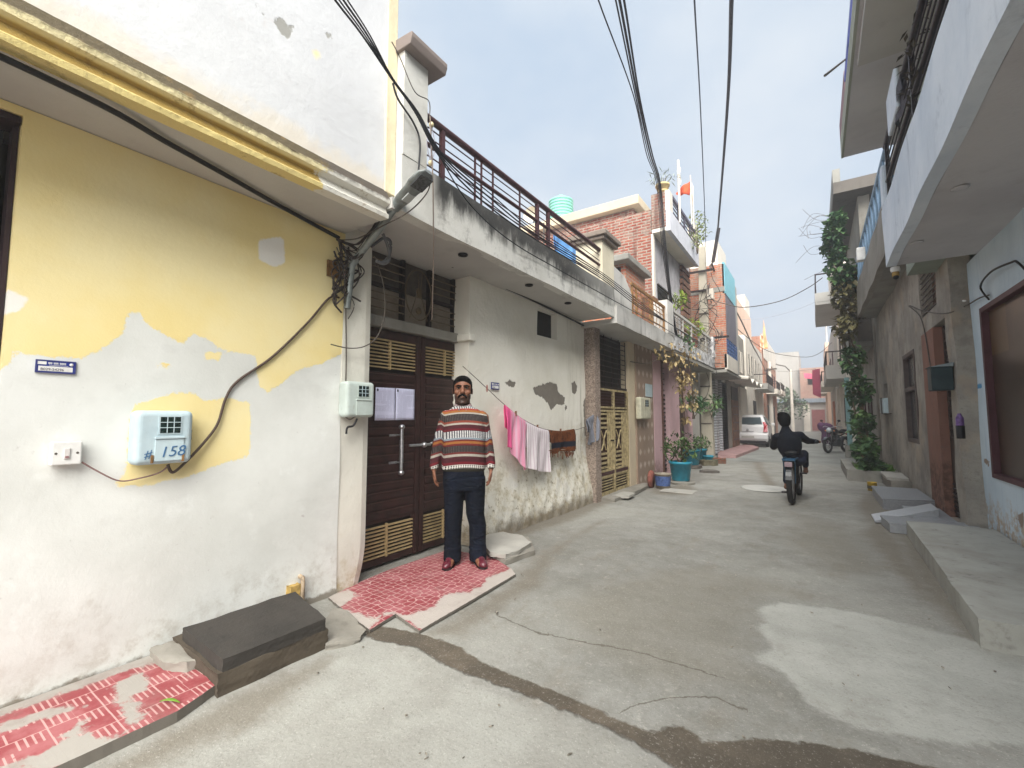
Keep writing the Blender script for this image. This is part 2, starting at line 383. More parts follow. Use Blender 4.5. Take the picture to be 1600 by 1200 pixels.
wdw.box(-3.4, -3.245, -.98, .395, .925, .96).box(-3.4, -3.245, -.98, .395, 2.89, 2.925)
wf = wdw.build('window', simple('plum_frame', C(46, 32, 38), .6), h1)
gr = MB()
for k in range(6):
    y = .26-k*.2; gr.tube([(-3.33, y, .95), (-3.33, y+.03, 1.6), (-3.33, y-.04, 2.2), (-3.33, y, 2.9)], .008, 6)
for zc in (1.3, 1.9, 2.35): gr.tube([(-3.33, .36, zc), (-3.33, -.98, zc)], .008, 6)
for zc in (2.5, 2.62): gr.torus((-3.33, .28, zc), .07, .006, 'x', 20, 6)
gr.build('grille', m_iron, wf); box('pane', m_glass, wf, -3.42, -3.40, -.95, .36, .96, 2.89)
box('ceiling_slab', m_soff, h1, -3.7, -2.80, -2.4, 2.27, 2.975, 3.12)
t = T('moulding_paint'); p = t.pos(); s = t.sep(p)
ye = t.step(t.math('ADD', s[1], t.math('MULTIPLY', t.math('SUBTRACT', t.noise(6, 6, .7), .5), .5)), 1.74, 1.70)
col = t.mix(ye, C(214, 210, 200), C(218, 198, 134))
col = t.mix(t.math('MULTIPLY', t.math('MULTIPLY', t.step(s[2], 3.0, 3.012), ye), t.step(s[2], 3.075, 3.066)), col, C(170, 142, 78))  # cove shade painted in as a darker olive-yellow band
col = t.mix(t.math('MULTIPLY', t.step(s[2], 3.068, 3.08), ye), col, C(228, 214, 168))
top = t.step(t.math('ADD', s[2], t.math('MULTIPLY', t.math('SUBTRACT', t.noise(11, 6, .7), .5), .05)), 3.10, 3.125)
col = t.mix(t.math('MULTIPLY', top, .92), col, C(50, 38, 27))
col = t.mix(t.math('MULTIPLY', t.step(t.noise(8, 6, .75), .56, .68), .55), col, C(132, 106, 66))
m_mould = t.done(col, .85, 0, t.bump(t.noise(22, 5, .7), .6, .02), .2)
prof = [(-2.80, 2.97), (-2.70, 2.965), (-2.695, 2.995), (-2.72, 3.015), (-2.735, 3.06), (-2.69, 3.085), (-2.685, 3.115), (-2.735, 3.20), (-2.80, 3.21)]
mb = MB(); NS = 90
vs = [(x+random.uniform(-.0012, .0012), -2.4+4.67*i/NS, z+random.uniform(-.0012, .0012)) for i in range(NS+1) for x, z in prof]
k = len(prof); mb.add(vs, [(i*k+j, i*k+(j+1) % k, (i+1)*k+(j+1) % k, (i+1)*k+j) for i in range(NS) for j in range(k)]); mb.add(vs[:k], [list(range(k))]); mb.add(vs[-k:], [list(range(k))])
mb.build('moulding', m_mould, h1)
pl = [yz(q, -2.74) for q in ([(392, 0), (405, 10), (414, 24), (404, 20)], [(425, 30), (440, 27), (452, 44), (462, 30), (458, 48), (450, 62), (436, 50)], [(508, 50), (518, 50), (521, 66), (513, 60)], [(480, 12), (486, 12), (486, 26), (482, 24)])]
yd = [yz([(487, 80), (495, 78), (502, 84), (500, 92), (490, 92)], -2.74)]
t = T('h1_upper'); ed = t.math('MULTIPLY', t.math('SUBTRACT', t.noise(24, 6, .7), .5), .06)
col = t.mix(t.step(t.noise(.9, 6, .62), .35, .7), C(216, 216, 217), C(203, 203, 205))
s = t.sep(t.pos())
yb = t.step(t.math('ADD', t.math('SUBTRACT', 3.34, s[2]), t.math('MULTIPLY', t.math('SUBTRACT', t.noise(5, 6, .7), .5), .3)), -.02, .12)
col = t.mix(t.math('MULTIPLY', yb, .45), col, C(226, 208, 176))
col = t.mix(t.math('MULTIPLY', t.step(t.noise(3.3, 8, .7, dist=.6), .60, .72), .35), col, C(200, 186, 180))
pm = t.step(t.math('ADD', t.attr('peeled'), ed), -.004, .006); col = t.mix(pm, col, C(158, 156, 150))
col = t.mix(t.step(t.attr('dot'), -.015, .02), col, C(240, 222, 170))
h = t.math('SUBTRACT', t.noise(6, 7, .62), t.math('MULTIPLY', pm, .5))
m_h1u = t.done(col, .85, 0, t.bump(h, .3, .02), .2)
grid('upper_wall', m_h1u, h1, 'x', -2.74, -2.4, 2.25, 3.19, 7.2, .04, (), .1, None, {'peeled': pl, 'dot': yd}, lambda a, b: .006*np.sin(a*2.3+b*3))
box('corner_band', plaster('yellowed_edge', C(226, 212, 180), C(176, 150, 110), .5, .3, 3), h1, -2.86, -2.728, 2.251, 2.352, 3.19, 7.2, .006)
box('upper_block', m_h1up, h1, -9, -2.85, -2.4, 2.34, 3.13, 7.2)

# ================================================================ house with brown door, balcony and terrace railing
h2 = thing('house', 'cream house with brown double door, stained balcony parapet and steel terrace railing', 'house', (-5, 4.5, 0))
m_pil = plaster('pillar_plaster', C(226, 222, 210), C(190, 176, 146), .25, .3, 1.4, damp=C(170, 150, 110), damp_h=.25)
mb = MB(); 
pp = [(-3.56, 2.272), (-3.244, 2.272), (-3.244, 2.50), (-3.26, 2.56), (-3.56, 2.56)]
zs = np.linspace(0, 3.05, 40); vs = []
for z in zs:
    for q, (x, y) in enumerate(pp):
        dx = 0 if q not in (2, 3) else -.10*max(0, (.34-z)/.34)**1.5*(.7+.5*math.sin(z*40)); vs.append((x, y+dx, z))
mb.add(vs, [(i*5+j, i*5+(j+1) % 5, (i+1)*5+(j+1) % 5, (i+1)*5+j) for i in range(39) for j in range(5)]); mb.add(vs[-5:], [range(5)])
mb.build('door_pillar', m_pil, h2)
# rough wall right of the door
peel = [yz(q, -3.24) for q in ([(833, 606), (845, 602), (860, 597), (872, 600), (874, 612), (884, 622), (883, 634), (872, 631), (862, 641), (857, 630), (848, 620), (838, 616)],
        [(893, 598), (899, 596), (903, 605), (900, 616), (894, 614)], [(789, 598), (797, 594), (806, 598), (804, 606), (795, 603)], [(912, 628), (917, 616), (921, 640), (919, 690), (914, 680)], [(886, 632), (888, 636), (886, 642), (884, 640)])]
t = T('h2_wall'); p = t.pos(); s = t.sep(p)
col = t.mix(t.step(t.noise(1.0, 6, .6), .35, .7), C(236, 232, 221), C(224, 219, 205))
lo = t.math('ADD', t.math('SUBTRACT', 1.05, s[2]), t.math('MULTIPLY', t.math('SUBTRACT', s[1], 4.4), .16))
dm = t.step(t.math('ADD', lo, t.math('MULTIPLY', t.math('SUBTRACT', t.noise(1.8, 7, .7), .5), 1.5)), -.1, .7)
mot = t.step(t.noise(7, 7, .78), .43, .62)
col = t.mix(t.math('MULTIPLY', dm, t.math('MULTIPLY', mot, .65)), col, C(176, 160, 124))
col = t.mix(t.math('MULTIPLY', t.step(t.noise(14, 7, .75), .58, .66), t.math('MULTIPLY', dm, .8)), col, C(110, 98, 78))
col = t.mix(t.math('MULTIPLY', t.step(t.noise(3, 5, .6), .55, .62), t.math('MULTIPLY', dm, .5)), col, C(226, 224, 220))
stv = t.step(t.noise(1., 5, .65, t.map(p, (9, 9, .7))), .5, .72); rr = t.step(s[1], 5.9, 6.9)
col = t.mix(t.math('MULTIPLY', t.math('MULTIPLY', stv, rr), .55), col, C(150, 140, 122))
ed = t.math('MULTIPLY', t.math('SUBTRACT', t.noise(17, 6, .7), .5), .09)
pm = t.step(t.math('ADD', t.attr('peeled'), ed), -.004, .006)
col = t.mix(pm, col, t.mix(t.noise(9, 4, .6), C(112, 106, 98), C(138, 130, 120)))
fb_ = t.step(t.math('ADD', t.math('SUBTRACT', .22, s[2]), t.math('MULTIPLY', t.math('SUBTRACT', t.noise(5, 8, .75), .5), .5)), -.02, .16); col = t.mix(t.math('MULTIPLY', fb_, .75), col, C(116, 102, 82))
hh = t.math('ADD', t.noise(6, 7, .65), t.math('MULTIPLY', t.math('MULTIPLY', dm, t.noise(20, 6, .75)), .8))
m_h2w = t.done(col, .9, 0, t.bump(t.math('SUBTRACT', hh, t.math('MULTIPLY', pm, .5)), .6, .03), .15)
def h2disp(a, b):
    k = np.clip((1.0-b)/1.0, 0, 1); k = k*k*(3-2*k)
    return k*(.12+.02*np.sin(a*2.1))+.008*np.sin(a*3.3+b*2.2)+.005*np.sin(a*9+b*7)+.004*np.sin(a*23-b*17)*k
grid('wall', m_h2w, h2, 'x', -3.25, 3.93, 7.02, 0, 3.05, .035, [(5.46, 6.05, 2.60, 3.0)], .28, None, {'peeled': peel}, h2disp)
box('small_window', m_dark, h2, -3.40, -3.36, 5.46, 6.05, 2.60, 3.0)
box('inner_block', m_dark, h2, -9, -3.62, 2.28, 7.0, 0, 3.04)
# door
m_door = simple('brown_door_paint', C(52, 31, 29), .45, .05, .25, 9, .4)
m_groove = simple('door_groove', C(86, 62, 56), .5)
m_slat = simple('cream_slats', C(172, 150, 110), .5, .1, .15)
DX = -3.48
for n, (ya, yb) in enumerate(((2.57, 3.385), (3.40, 4.14))):
    mb = MB(); mb.box(DX-.04, DX, ya, yb, .42, 1.86).box(DX-.04, DX, ya, ya+.07, .03, .42).box(DX-.04, DX, yb-.07, yb, .03, .42)
    mb.box(DX-.04, DX, ya+.07, yb-.07, .03, .09).box(DX-.04, DX, ya, ya+.06, 1.86, 2.28).box(DX-.04, DX, yb-.06, yb, 1.86, 2.28).box(DX-.04, DX, ya+.06, yb-.06, 2.19, 2.28)
    mb.box(DX, DX+.014, yb-.055 if n == 0 else ya, yb if n == 0 else ya+.055, .03, 2.28)
    lf = mb.build('door', m_door, h2, .004)
    z = .46; q = MB(); q2 = MB()
    while z < 1.84:
        q.box(DX+.001, DX+.012, ya+.075, yb-.075, z, z+.058); q2.box(DX+.001, DX+.006, ya+.075, yb-.075, z+.062, z+.067); z += .088
    q.build('panel_strips', m_door, lf, .003); q2.build('groove_lines', m_groove, lf)
    for z0, z1, st in ((.10, .40, .034), (1.90, 2.18, .034)):
        z = z0; q = MB()
        while z < z1: q.box(DX-.02, DX+.006, ya+.07, yb-.07, z, z+.013); z += st
        ym_ = (ya+yb)/2; q.box(DX-.012, DX+.013, ym_-.009, ym_+.009, z0-.01, z1); q.build('slats', m_slat, lf)
    box('slat_backing', m_dark, lf, DX-.05, DX-.03, ya+.05, yb-.05, .06, 2.22)
    if n == 0:
        a, b = PX(628, 667, DX+.07), PX(624, 739, DX+.07); a = Vector(a); b = Vector(b); b.y = a.y
        hb = MB().cap(a, b, .017, .017, 14).ell(a, .03, .03, .026).ell(b, .03, .03, .026)
        for kk in range(20): hb.torus(a.lerp(b, .3+.5*kk/20), .018, .0035, 'z', 12, 6)
        for f in (.18, .78):
            c = a.lerp(b, f); hb.tube([c, (DX, c.y-.02, c.z)], .008, 8).box(DX, DX+.008, c.y-.10, c.y, c.z-.012, c.z+.012)
        hb.build('pull_handle', m_steel, lf)
    else:
        c = Vector(PX(662, 695, DX+.04)); kb = MB().ell((c.x, ya+.03, c.z), .03, .03, .03).tube([(DX+.02, ya-.16, c.z), (DX+.02, ya+.14, c.z)], .014, 10)
        kb.tube([(DX, ya+.03, c.z), (c.x, ya+.03, c.z)], .02, 10).ell((DX+.03, ya+.2, c.z+.015), .02, .07, .016).build('latch', m_steel, lf)
box('lintel', m_conc, h2, -3.6, -3.42, 2.56, 4.02, 2.29, 2.395, .008)
box('lintel_stub', m_pil, h2, -3.40, -3.20, 3.88, 3.99, 2.29, 2.37, .01)
# transom with iron grille
mb = MB().box(-3.6, -3.53, 2.56, 3.96, 2.72, 3.05); mb.build('transom_top_glass', simple('dusty_shaded_glass', C(82, 74, 66), .5, 0, .25, 6), h2)  # shadow at the transom top painted into this pane's darker brown
box('transom_board', simple('dusty_board', C(142, 130, 116), .8), h2, -3.6, -3.535, 2.56, 3.96, 2.395, 2.715)
tg = MB()
y1, y2 = PX(629, 440, -3.5)[1], PX(671, 440, -3.5)[1]
for y in (2.58, y1, y2, 3.93): tg.box(-3.53, -3.48, y-.02, y+.02, 2.397, 3.05)
for zc in (2.70,): tg.box(-3.525, -3.485, 2.6, y1-.02, zc, zc+.035).box(-3.525, -3.485, y2+.02, 3.91, zc, zc+.035)
fr = tg.build('transom_frame', m_iron, h2)
for a_, b_ in ((2.6, y1), (y2, 3.95)):
    tr = MB()
    for zc in (2.48, 2.56, 2.63, 2.80, 2.88, 2.96): tr.tube([(-3.47, a_, zc), (-3.47, b_, zc)], .007, 6)
    tr.build('transom_rods', simple('grimy_rods', C(106, 92, 74), .7), fr)
ov = MB(); yc = (y1+y2)/2
vsv = [(-3.46, yc+.19*math.cos(a), 2.72+.27*math.sin(a)) for a in np.linspace(0, 2*math.pi, 33)]
ov.tube(vsv, .007, 6).tube([(-3.46, yc-.13, 2.45), (-3.46, yc, 2.8), (-3.46, yc-.02, 2.95)], .005, 6).tube([(-3.46, yc+.13, 2.46), (-3.46, yc+.02, 2.75), (-3.46, yc+.05, 2.98)], .005, 6)
ov.obox((-3.46, yc, 2.74), (1, 0, 0), (0, 1, 0), (0, 0, 1), .012, .03, .05).ell((-3.46, yc, 2.55), .02, .04, .04)
ov.build('transom_ornament', simple('grimy_bronze', C(98, 84, 62), .7), fr)
# balcony
FX = -2.65
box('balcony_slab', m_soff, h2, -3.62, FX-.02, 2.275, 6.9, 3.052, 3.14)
box('terrace_floor', m_conc, h2, -9, -3.62, 2.38, 10.35, 3.05, 3.16)
t = T('parapet_plaster'); p = t.pos(); s = t.sep(p)
col = t.mix(t.step(t.noise(1.3, 5, .6), .35, .7), C(206, 204, 198), C(190, 187, 180))
gz = t.step(t.math('ADD', s[2], t.math('MULTIPLY', t.math('SUBTRACT', t.noise(1., 6, .7, t.map(p, (6, 6, 1.4))), .5), .55)), 3.20, 3.40)
ystart = t.step(s[1], 2.66, 2.8); far = t.step(t.math('SUBTRACT', 6.0, s[1]), -.5, .9)
col = t.mix(t.math('MULTIPLY', t.math('MULTIPLY', gz, ystart), t.math('MULTIPLY_ADD', far, .35, .62)), col, C(58, 57, 56))
col = t.mix(t.math('MULTIPLY', t.math('MULTIPLY', t.step(t.noise(5, 7, .75), .5, .66), ystart), .5), col, C(110, 106, 102))
m_par = t.done(col, .9, 0, t.bump(t.noise(9, 7, .7), .5, .02), .15)
grid('parapet', m_par, h2, 'x', FX, 2.354, 6.9, 3.05, 3.52, .05, (), .11, None, None, lambda a, b: .006*np.sin(a*5+b*9))
lm = MB()
for y in (3.35, 4.6, 5.65): lm.lathe((-2.86, y, 3.046), [(0, 0), (.05, 0), (.05, -.012), (.035, -.014), (.03, .0)], 16)
lm.build('recessed_light', m_dark, h2)
# end pier and its sloping coping
box('end_pier', m_par, h2, -3.3, FX+.004, 2.356, 2.62, 3.525, 4.40)
mb = MB().prism([(-3.35, 2.33, 4.40), (FX+.09, 2.33, 4.40), (FX+.11, 2.33, 4.46), (FX+.11, 2.33, 4.50), (-3.35, 2.33, 4.55)], (0, .42, 0))
mb.build('pier_coping', plaster('brown_concrete', C(134, 122, 116), C(84, 76, 72), .4, .3, 2), h2, .008)
# railing
RX = -2.70
rl = MB(); yposts = [PX(u, 300, RX)[1] for u in (690, 839, 856, 936)]
rl.tube([(RX, 2.62, 4.03), (RX, 6.44, 4.03)], .032, 8).tube([(RX, 2.62, 3.79), (RX, 6.42, 3.79)], .020, 8)
for z in (3.60, 3.69, 3.86, 3.945): rl.tube([(RX, 2.62, z), (RX, 6.42, z)], .0065, 6)
for y in yposts: rl.box(RX-.02, RX+.02, y-.02, y+.02, 3.52, 4.03)
for u in (742, 752, 770, 812): y = PX(u, 300, RX)[1]; rl.box(RX-.008, RX+.008, y-.008, y+.008, 3.52, 4.02)
rl.build('railing', m_maroon, h2)
tp = MB().box(-3.1, FX+.003, 6.42, 6.9, 3.521, 4.18); tp.build('terrace_pillar', m_cream, h2)
tp = MB().box(-3.16, FX+.06, 6.36, 6.96, 4.181, 4.235).box(-3.2, FX+.1, 6.32, 7.0, 4.236, 4.31); tp.build('pillar_cap', plaster('cap_concrete', C(134, 122, 112), C(76, 68, 62), .4, .3, 2), h2, .01)
mb = MB().prism([(FX-.1, 6.905, 3.26), (FX-.1, 7.75, 3.26), (FX-.1, 7.75, 3.62), (FX-.1, 7.4, 3.86), (FX-.1, 6.905, 3.9)], (.1, 0, 0)); mb.build('end_wall', m_grime, h2)
# stair head room of brick on the terrace
mb = MB().box(-4.6, -3.2, 9.0, 10.3, 3.161, 4.66); mb.build('stair_room', m_brick2, h2)
box('stair_opening', m_dark, h2, -4.2, -3.3, 8.985, 9.1, 4.36, 4.6)
mb = MB().box(-4.7, -3.05, 8.75, 10.32, 4.661, 4.80); mb.build('stair_roof', m_conc, h2, .02)
box('rear_wall', m_brick, h2, -8.9, -8.7, 2.4, 10.9, 3.161, 4.9)
# low parapet sacks behind the railing
# ================================================================ ornate gate house
h3 = thing('house', 'low house with ornate gold gate, patterned tile wall and rusty balcony railing', 'house', (-5, 8.7, 0))
t = T('pebble_dash'); v = t.vor(55, None, 'F1', 1); col = t.mix(t.sep(v)[0], C(112, 96, 86), C(168, 152, 140)); m_peb = t.done(col, .8, 0, t.bump(t.vor(55), .5, .01))
box('pebble_pillar', m_peb, h3, -3.4, -3.06, 7.02, 7.24, 0, 2.95)
box('inner_block', m_dark, h3, -9, -3.7, 7.02, 10.36, 0, 2.95)
GX = -3.12
g = MB(); yA, yB = 7.26, 8.70; ym_ = 7.98
for y in (yA, ym_, yB): g.box(GX-.03, GX+.02, y-.03, y+.03, .06, 1.93)
for z in (.06, .36, .46, 1.52, 1.58, 1.90): g.box(GX-.025, GX+.015, yA, yB, z, z+.035)
gt = g.build('gate', m_gold, h3)
bars = MB(); blk = MB()
for c0, c1 in ((yA+.03, ym_-.03), (ym_+.03, yB-.03)):
    wd = c1-c0; cx = c0+wd*.32
    for f in (.62, .74, .86, .97): bars.box(GX-.015, GX+.012, c0+wd*f-.012, c0+wd*f+.012, .49, 1.52)
    for f in (.03,): bars.box(GX-.015, GX+.012, c0, c0+.03, .49, 1.52)
    for z in (.52, .60, .68, .76, 1.22, 1.30, 1.38, 1.46): bars.box(GX-.015, GX+.012, c0+wd*.08, c0+wd*.52, z, z+.035)
    for sgn in (-1, 1):
        bars.tube([(GX, cx-sgn*.12, 1.18), (GX, cx+sgn*.02, 1.0), (GX, cx+sgn*.02, .96), (GX, cx+sgn*.1, .84)], .014, 6)
    for zz_ in np.linspace(.10, .34, 6): bars.box(GX-.01, GX+.008, c0, c1, zz_, zz_+.014)
    for zz_ in np.linspace(1.64, 1.86, 5): blk.box(GX-.01, GX+.008, c0, c1, zz_, zz_+.01)
bars.build('gate_bars', m_gold, gt)
blk.box(GX-.02, GX+.017, yA, yB, .40, .455).build('dark_rails', m_maroon, gt)
box('gate_backing', simple('rust_brown_sheet', C(70, 46, 38), .7), gt, GX-.06, GX-.04, yA, yB, .06, 1.92)
bk = MB(); 
for y in (ym_-.08, ym_+.08): bk.tube([(GX, y-.07, 1.0), (GX+.03, y, 1.0), (GX, y+.07, 1.0)], .012, 8)
bk.build('latch', m_iron, gt)
gr = MB().box(GX-.04, GX+.0, yA-.02, yB+.02, 1.945, 1.985)
for z in np.linspace(2.06, 2.84, 9): gr.tube([(GX-.02, yA, z), (GX-.02, yB, z)], .008, 6)
for y in np.linspace(yA, yB, 5): gr.tube([(GX-.02, y, 1.98), (GX-.02, y, 2.92)], .008, 6)
gr.build('window_grille', m_iron, h3); box('window_backing', m_dark, h3, GX-.3, GX-.12, yA-.02, yB+.02, 1.94, 2.94)
box('jamb', m_beige, h3, -3.5, -3.09, 8.74, 9.12, 0, 2.95)
t = T('patterned_tiles'); p = t.sep(t.pos())
a = t.math('SUBTRACT', t.math('FRACT', t.math('MULTIPLY', p[1], 3.6)), .5); b = t.math('SUBTRACT', t.math('FRACT', t.math('MULTIPLY', p[2], 3.6)), .5)
dd = t.math('ADD', t.math('ABSOLUTE', a), t.math('ABSOLUTE', b))
col = t.mix(t.step(dd, .34, .2), C(150, 128, 112), C(192, 176, 164)); col = t.mix(t.step(t.noise(2, 5, .6), .45, .7), col, C(140, 120, 104))
m_ptile = t.done(col, .5, 0, None, .4)
box('tile_wall', m_ptile, h3, -3.5, -3.06, 9.121, 10.36, 0, 2.95)
box('balcony_slab', m_soff, h3, -3.7, -2.62, 6.905, 10.42, 2.952, 3.03)
grid('parapet', m_grime, h3, 'x', -2.61, 6.905, 10.42, 2.95, 3.25, .06, (), .1, None, None, lambda a, b: .006*np.sin(a*6+b*9))
rl = MB(); X_ = -2.66
rl.box(X_-.02, X_+.02, 7.76, 9.9, 3.80, 3.85)
for y in (7.8, 8.02, 8.9, 9.0, 9.85): rl.box(X_-.015, X_+.015, y-.015, y+.015, 3.25, 3.8)
for z in (3.36, 3.50, 3.62, 3.72): rl.box(X_-.006, X_+.006, 7.76, 9.9, z, z+.012)
for k in range(9): rl.tube([(X_, 7.8+k*.24, 3.3), (X_, 7.9+k*.24, 3.55), (X_, 7.8+k*.24, 3.8)], .007, 6)
rl.build('railing', m_rust, h3)
box('end_post', m_grime, h3, -2.9, -2.60, 9.92, 10.42, 3.251, 4.0)
box('brick_kerb', m_brick3, h3, -3.6, -2.92, 10.0, 10.4, 3.17, 4.15)
# ================================================================ tall brick house with white balcony
h4 = thing('house', 'tall bare brick house with grey balconies above pink ground floor pillars', 'house', (-5.5, 13, 0))
def Yx(u, x): return PX(u, 650, x)[1]
m_pink = plaster('pink_paint', C(206, 172, 176), C(150, 124, 122), .3, .3, 1.2, damp=C(150, 120, 112), damp_h=.5)
mb = MB()
for a, b in ((1022, 1034), (1047, 1062), (1074, 1082)): mb.box(-3.4, -3.05, Yx(a, -3.05), Yx(b, -3.05), 0, 2.9)
mb.build('pink_pillar', m_pink, h4)
mb = MB()
for a, b in ((1082, 1093), (1101, 1110)): mb.box(-3.4, -3.08, Yx(a, -3.08), Yx(b, -3.08), 0, 2.9)
mb.build('grey_pillar', m_far2, h4)
box('inner_block', m_dark, h4, -9, -3.75, 10.4, 16.0, 0, 2.9)
dr = MB(); ya, yb = Yx(1034, -3.12), Yx(1047, -3.12)
dr.box(-3.2, -3.10, ya, ya+.1, 0, 2.85); d4 = dr.build('door', simple('brown_frame', C(112, 78, 66), .6), h4)
gl = MB()
for z in np.linspace(.1, 1.95, 18): gl.box(-3.2, -3.16, ya+.1, yb, z, z+.05)
for z in np.linspace(2.1, 2.8, 6): gl.box(-3.2, -3.17, ya+.1, yb, z, z+.015)
gl.build('slats', m_iron, d4)
w4 = MB(); ya, yb = Yx(1063, -3.15), Yx(1073, -3.15)
w4.box(-3.25, -3.15, ya, yb, 0, 2.85).build('panel', simple('brown_tile', C(110, 92, 84), .6, 0, .3), h4)
box('balcony_slab', m_conc, h4, -3.7, -2.62, 10.43, 15.4, 2.86, 2.97)
t = T('grey_mosaic'); v = t.vor(9, None, 'F1', 1); col = t.mix(t.sep(v)[0], C(120, 118, 118), C(206, 204, 204)); m_mos = t.done(col, .85, 0, t.bump(t.vor(9), .5, .02))
box('parapet', m_mos, h4, -2.72, -2.60, 10.5, 15.4, 2.971, 3.3)
rl = MB()
rl.box(-2.69, -2.63, 10.55, 15.3, 3.86, 3.92)
for z in (3.42, 3.55, 3.68, 3.78): rl.tube([(-2.66, 10.55, z), (-2.66, 15.3, z)], .012, 6)
for y in np.linspace(10.6, 15.25, 6): rl.box(-2.68, -2.64, y-.02, y+.02, 3.3, 3.88)
rl.build('railing', m_far2, h4)
box('end_post', m_mos, h4, -2.74, -2.58, 15.1, 15.42, 3.301, 3.95)
BY = 10.98
grid('side_wall', m_brick, h4, 'y', BY, -9, -3.2, 3.0, 6.62, .2, (), .2, None, None)
box('body', m_far2, h4, -9, -3.22, BY+.21, 14.9, 2.98, 6.6)
grid('front_wall', plaster('patchy_render', C(160, 156, 158), C(62, 60, 64), .9, .9, 2.2, C(190, 186, 188)), h4, 'x', -3.2, BY, 14.9, 3.0, 6.6, .2, [(11.3, 12.3, 4.0, 4.75)], .018, None)
box('corner_strip', m_far1, h4, -3.22, -3.175, BY-.02, BY+.12, 3.0, 5.98)
wq = MB().box(-3.25, -3.16, 11.28, 12.32, 4.76, 4.80).box(-3.25, -3.16, 11.28, 12.32, 3.96, 4.0).build('window', m_iron, h4)
box('pane', m_dark, wq, -3.215, -3.205, 11.3, 12.3, 4.0, 4.76); gl = MB()
for z in (4.15, 4.3, 4.45, 4.6): gl.tube([(-3.17, 11.3, z), (-3.17, 12.3, z)], .012, 6)
gl.build('grille', m_iron, wq)
sb = MB()
for k in range(14): sb.box(-3.18, -3.10, 13.6, 14.6, 3.2+k*.2, 3.2+k*.2+.14)
sb.build('brick_rib', m_brick3, h4)
box('upper_balcony', m_far1, h4, -3.2, -2.76, BY-.02, 14.2, 6.0, 6.09)
grid('upper_parapet', plaster('white_spotty', C(206, 206, 212), C(140, 140, 150), .6, .4, 2.2), h4, 'x', -2.75, BY-.025, 14.2, 5.98, 6.5, .2, (), .1, None)
box('corner_pier', m_brick, h4, -3.2, -2.86, BY-.03, BY+.25, 6.1, 6.98); box('corner_pier_face', m_far1, h4, -2.859, -2.752, BY-.03, BY+.27, 6.505, 7.0)
rl = MB().box(-2.83, -2.77, BY+.28, 14.1, 6.95, 7.03)
for z in (6.62, 6.74, 6.85): rl.tube([(-2.8, BY+.28, z), (-2.8, 14.1, z)], .016, 6)
for y in np.linspace(BY+1, 14.0, 4): rl.box(-2.82, -2.78, y-.02, y+.02, 6.5, 7.0)
rl.build('upper_railing', simple('plum_rail', C(90, 84, 100), .5), h4)
box('far_pier', m_far1, h4, -3.0, -2.752, 13.95, 14.22, 6.505, 7.2)
box('roof_room', m_brick, h4, -9, -3.9, 11.7, 14.7, 6.6, 7.12); box('roof_slab', m_beige, h4, -9.2, -3.7, 11.5, 14.8, 7.14, 7.40, .02)
# ================================================================ second brick house with blue front panel
h5 = thing('house', 'brick house with light blue fascia panel and curtained upper front over white shutters', 'house', (-5.5, 18, 0))
grid('side_wall', m_brick2, h5, 'y', 16.1, -9, -2.35, 3.05, 6.55, .3, (), .2, None, None)
box('body', m_far2, h5, -9, -2.40, 16.31, 19.4, 3.05, 6.5)
box('concrete_band', m_conc, h5, -6, -2.34, 16.08, 16.2, 5.62, 5.78)
ye = Yx(1155, -2.35)
box('blue_panel', simple('sky_blue_paint', C(128, 186, 200), .6, 0, .06), h5, -2.40, -2.33, 16.1, ye, 5.55, 6.6)
t = T('grey_curtain'); s = t.sep(t.pos()); wv = t.math('SINE', t.math('MULTIPLY', s[1], 22.)); col = t.mix(t.step(wv, -1, 1), C(84, 82, 92), C(128, 124, 132)); m_curt = t.done(col, .8)
box('curtain', m_curt, h5, -2.40, -2.345, 16.25, ye, 4.05, 5.548)
box('lower_parapet', m_far1, h5, -2.42, -2.33, 16.1, ye, 3.0, 3.5)
rl = MB()
for z in (3.62, 3.74, 3.86, 3.98): rl.tube([(-2.36, 16.2, z), (-2.36, ye, z)], .02, 6)
for y in np.linspace(16.2, ye, 7): rl.box(-2.38, -2.34, y-.02, y+.02, 3.5, 4.04)
rl.build('railing', simple('blue_rail', C(70, 100, 150), .5), h5)
box('slab', m_conc, h5, -3.4, -2.36, 16.05, 19.5, 2.9, 2.995)
box('inner_block', m_dark, h5, -9, -3.3, 16.0, 19.6, 0, 2.9)
t = T('white_shutter'); s = t.sep(t.pos()); wv = t.math('SINE', t.math('MULTIPLY', s[2], 62.)); col = t.mix(t.step(wv, -.6, .2), C(150, 152, 156), C(206, 208, 212)); m_shut = t.done(col, .5, .2, t.bump(wv, .5, .02))
for a, b in ((1119, 1123), (1128, 1137)): box('shutter', m_shut, h5, -3.25, -3.1, Yx(a, -3.1), Yx(b, -3.1), .05, 2.85)
box('roof_room', m_far1, h5, -4.4, -2.6, 16.6, 18.4, 6.55, 7.6)
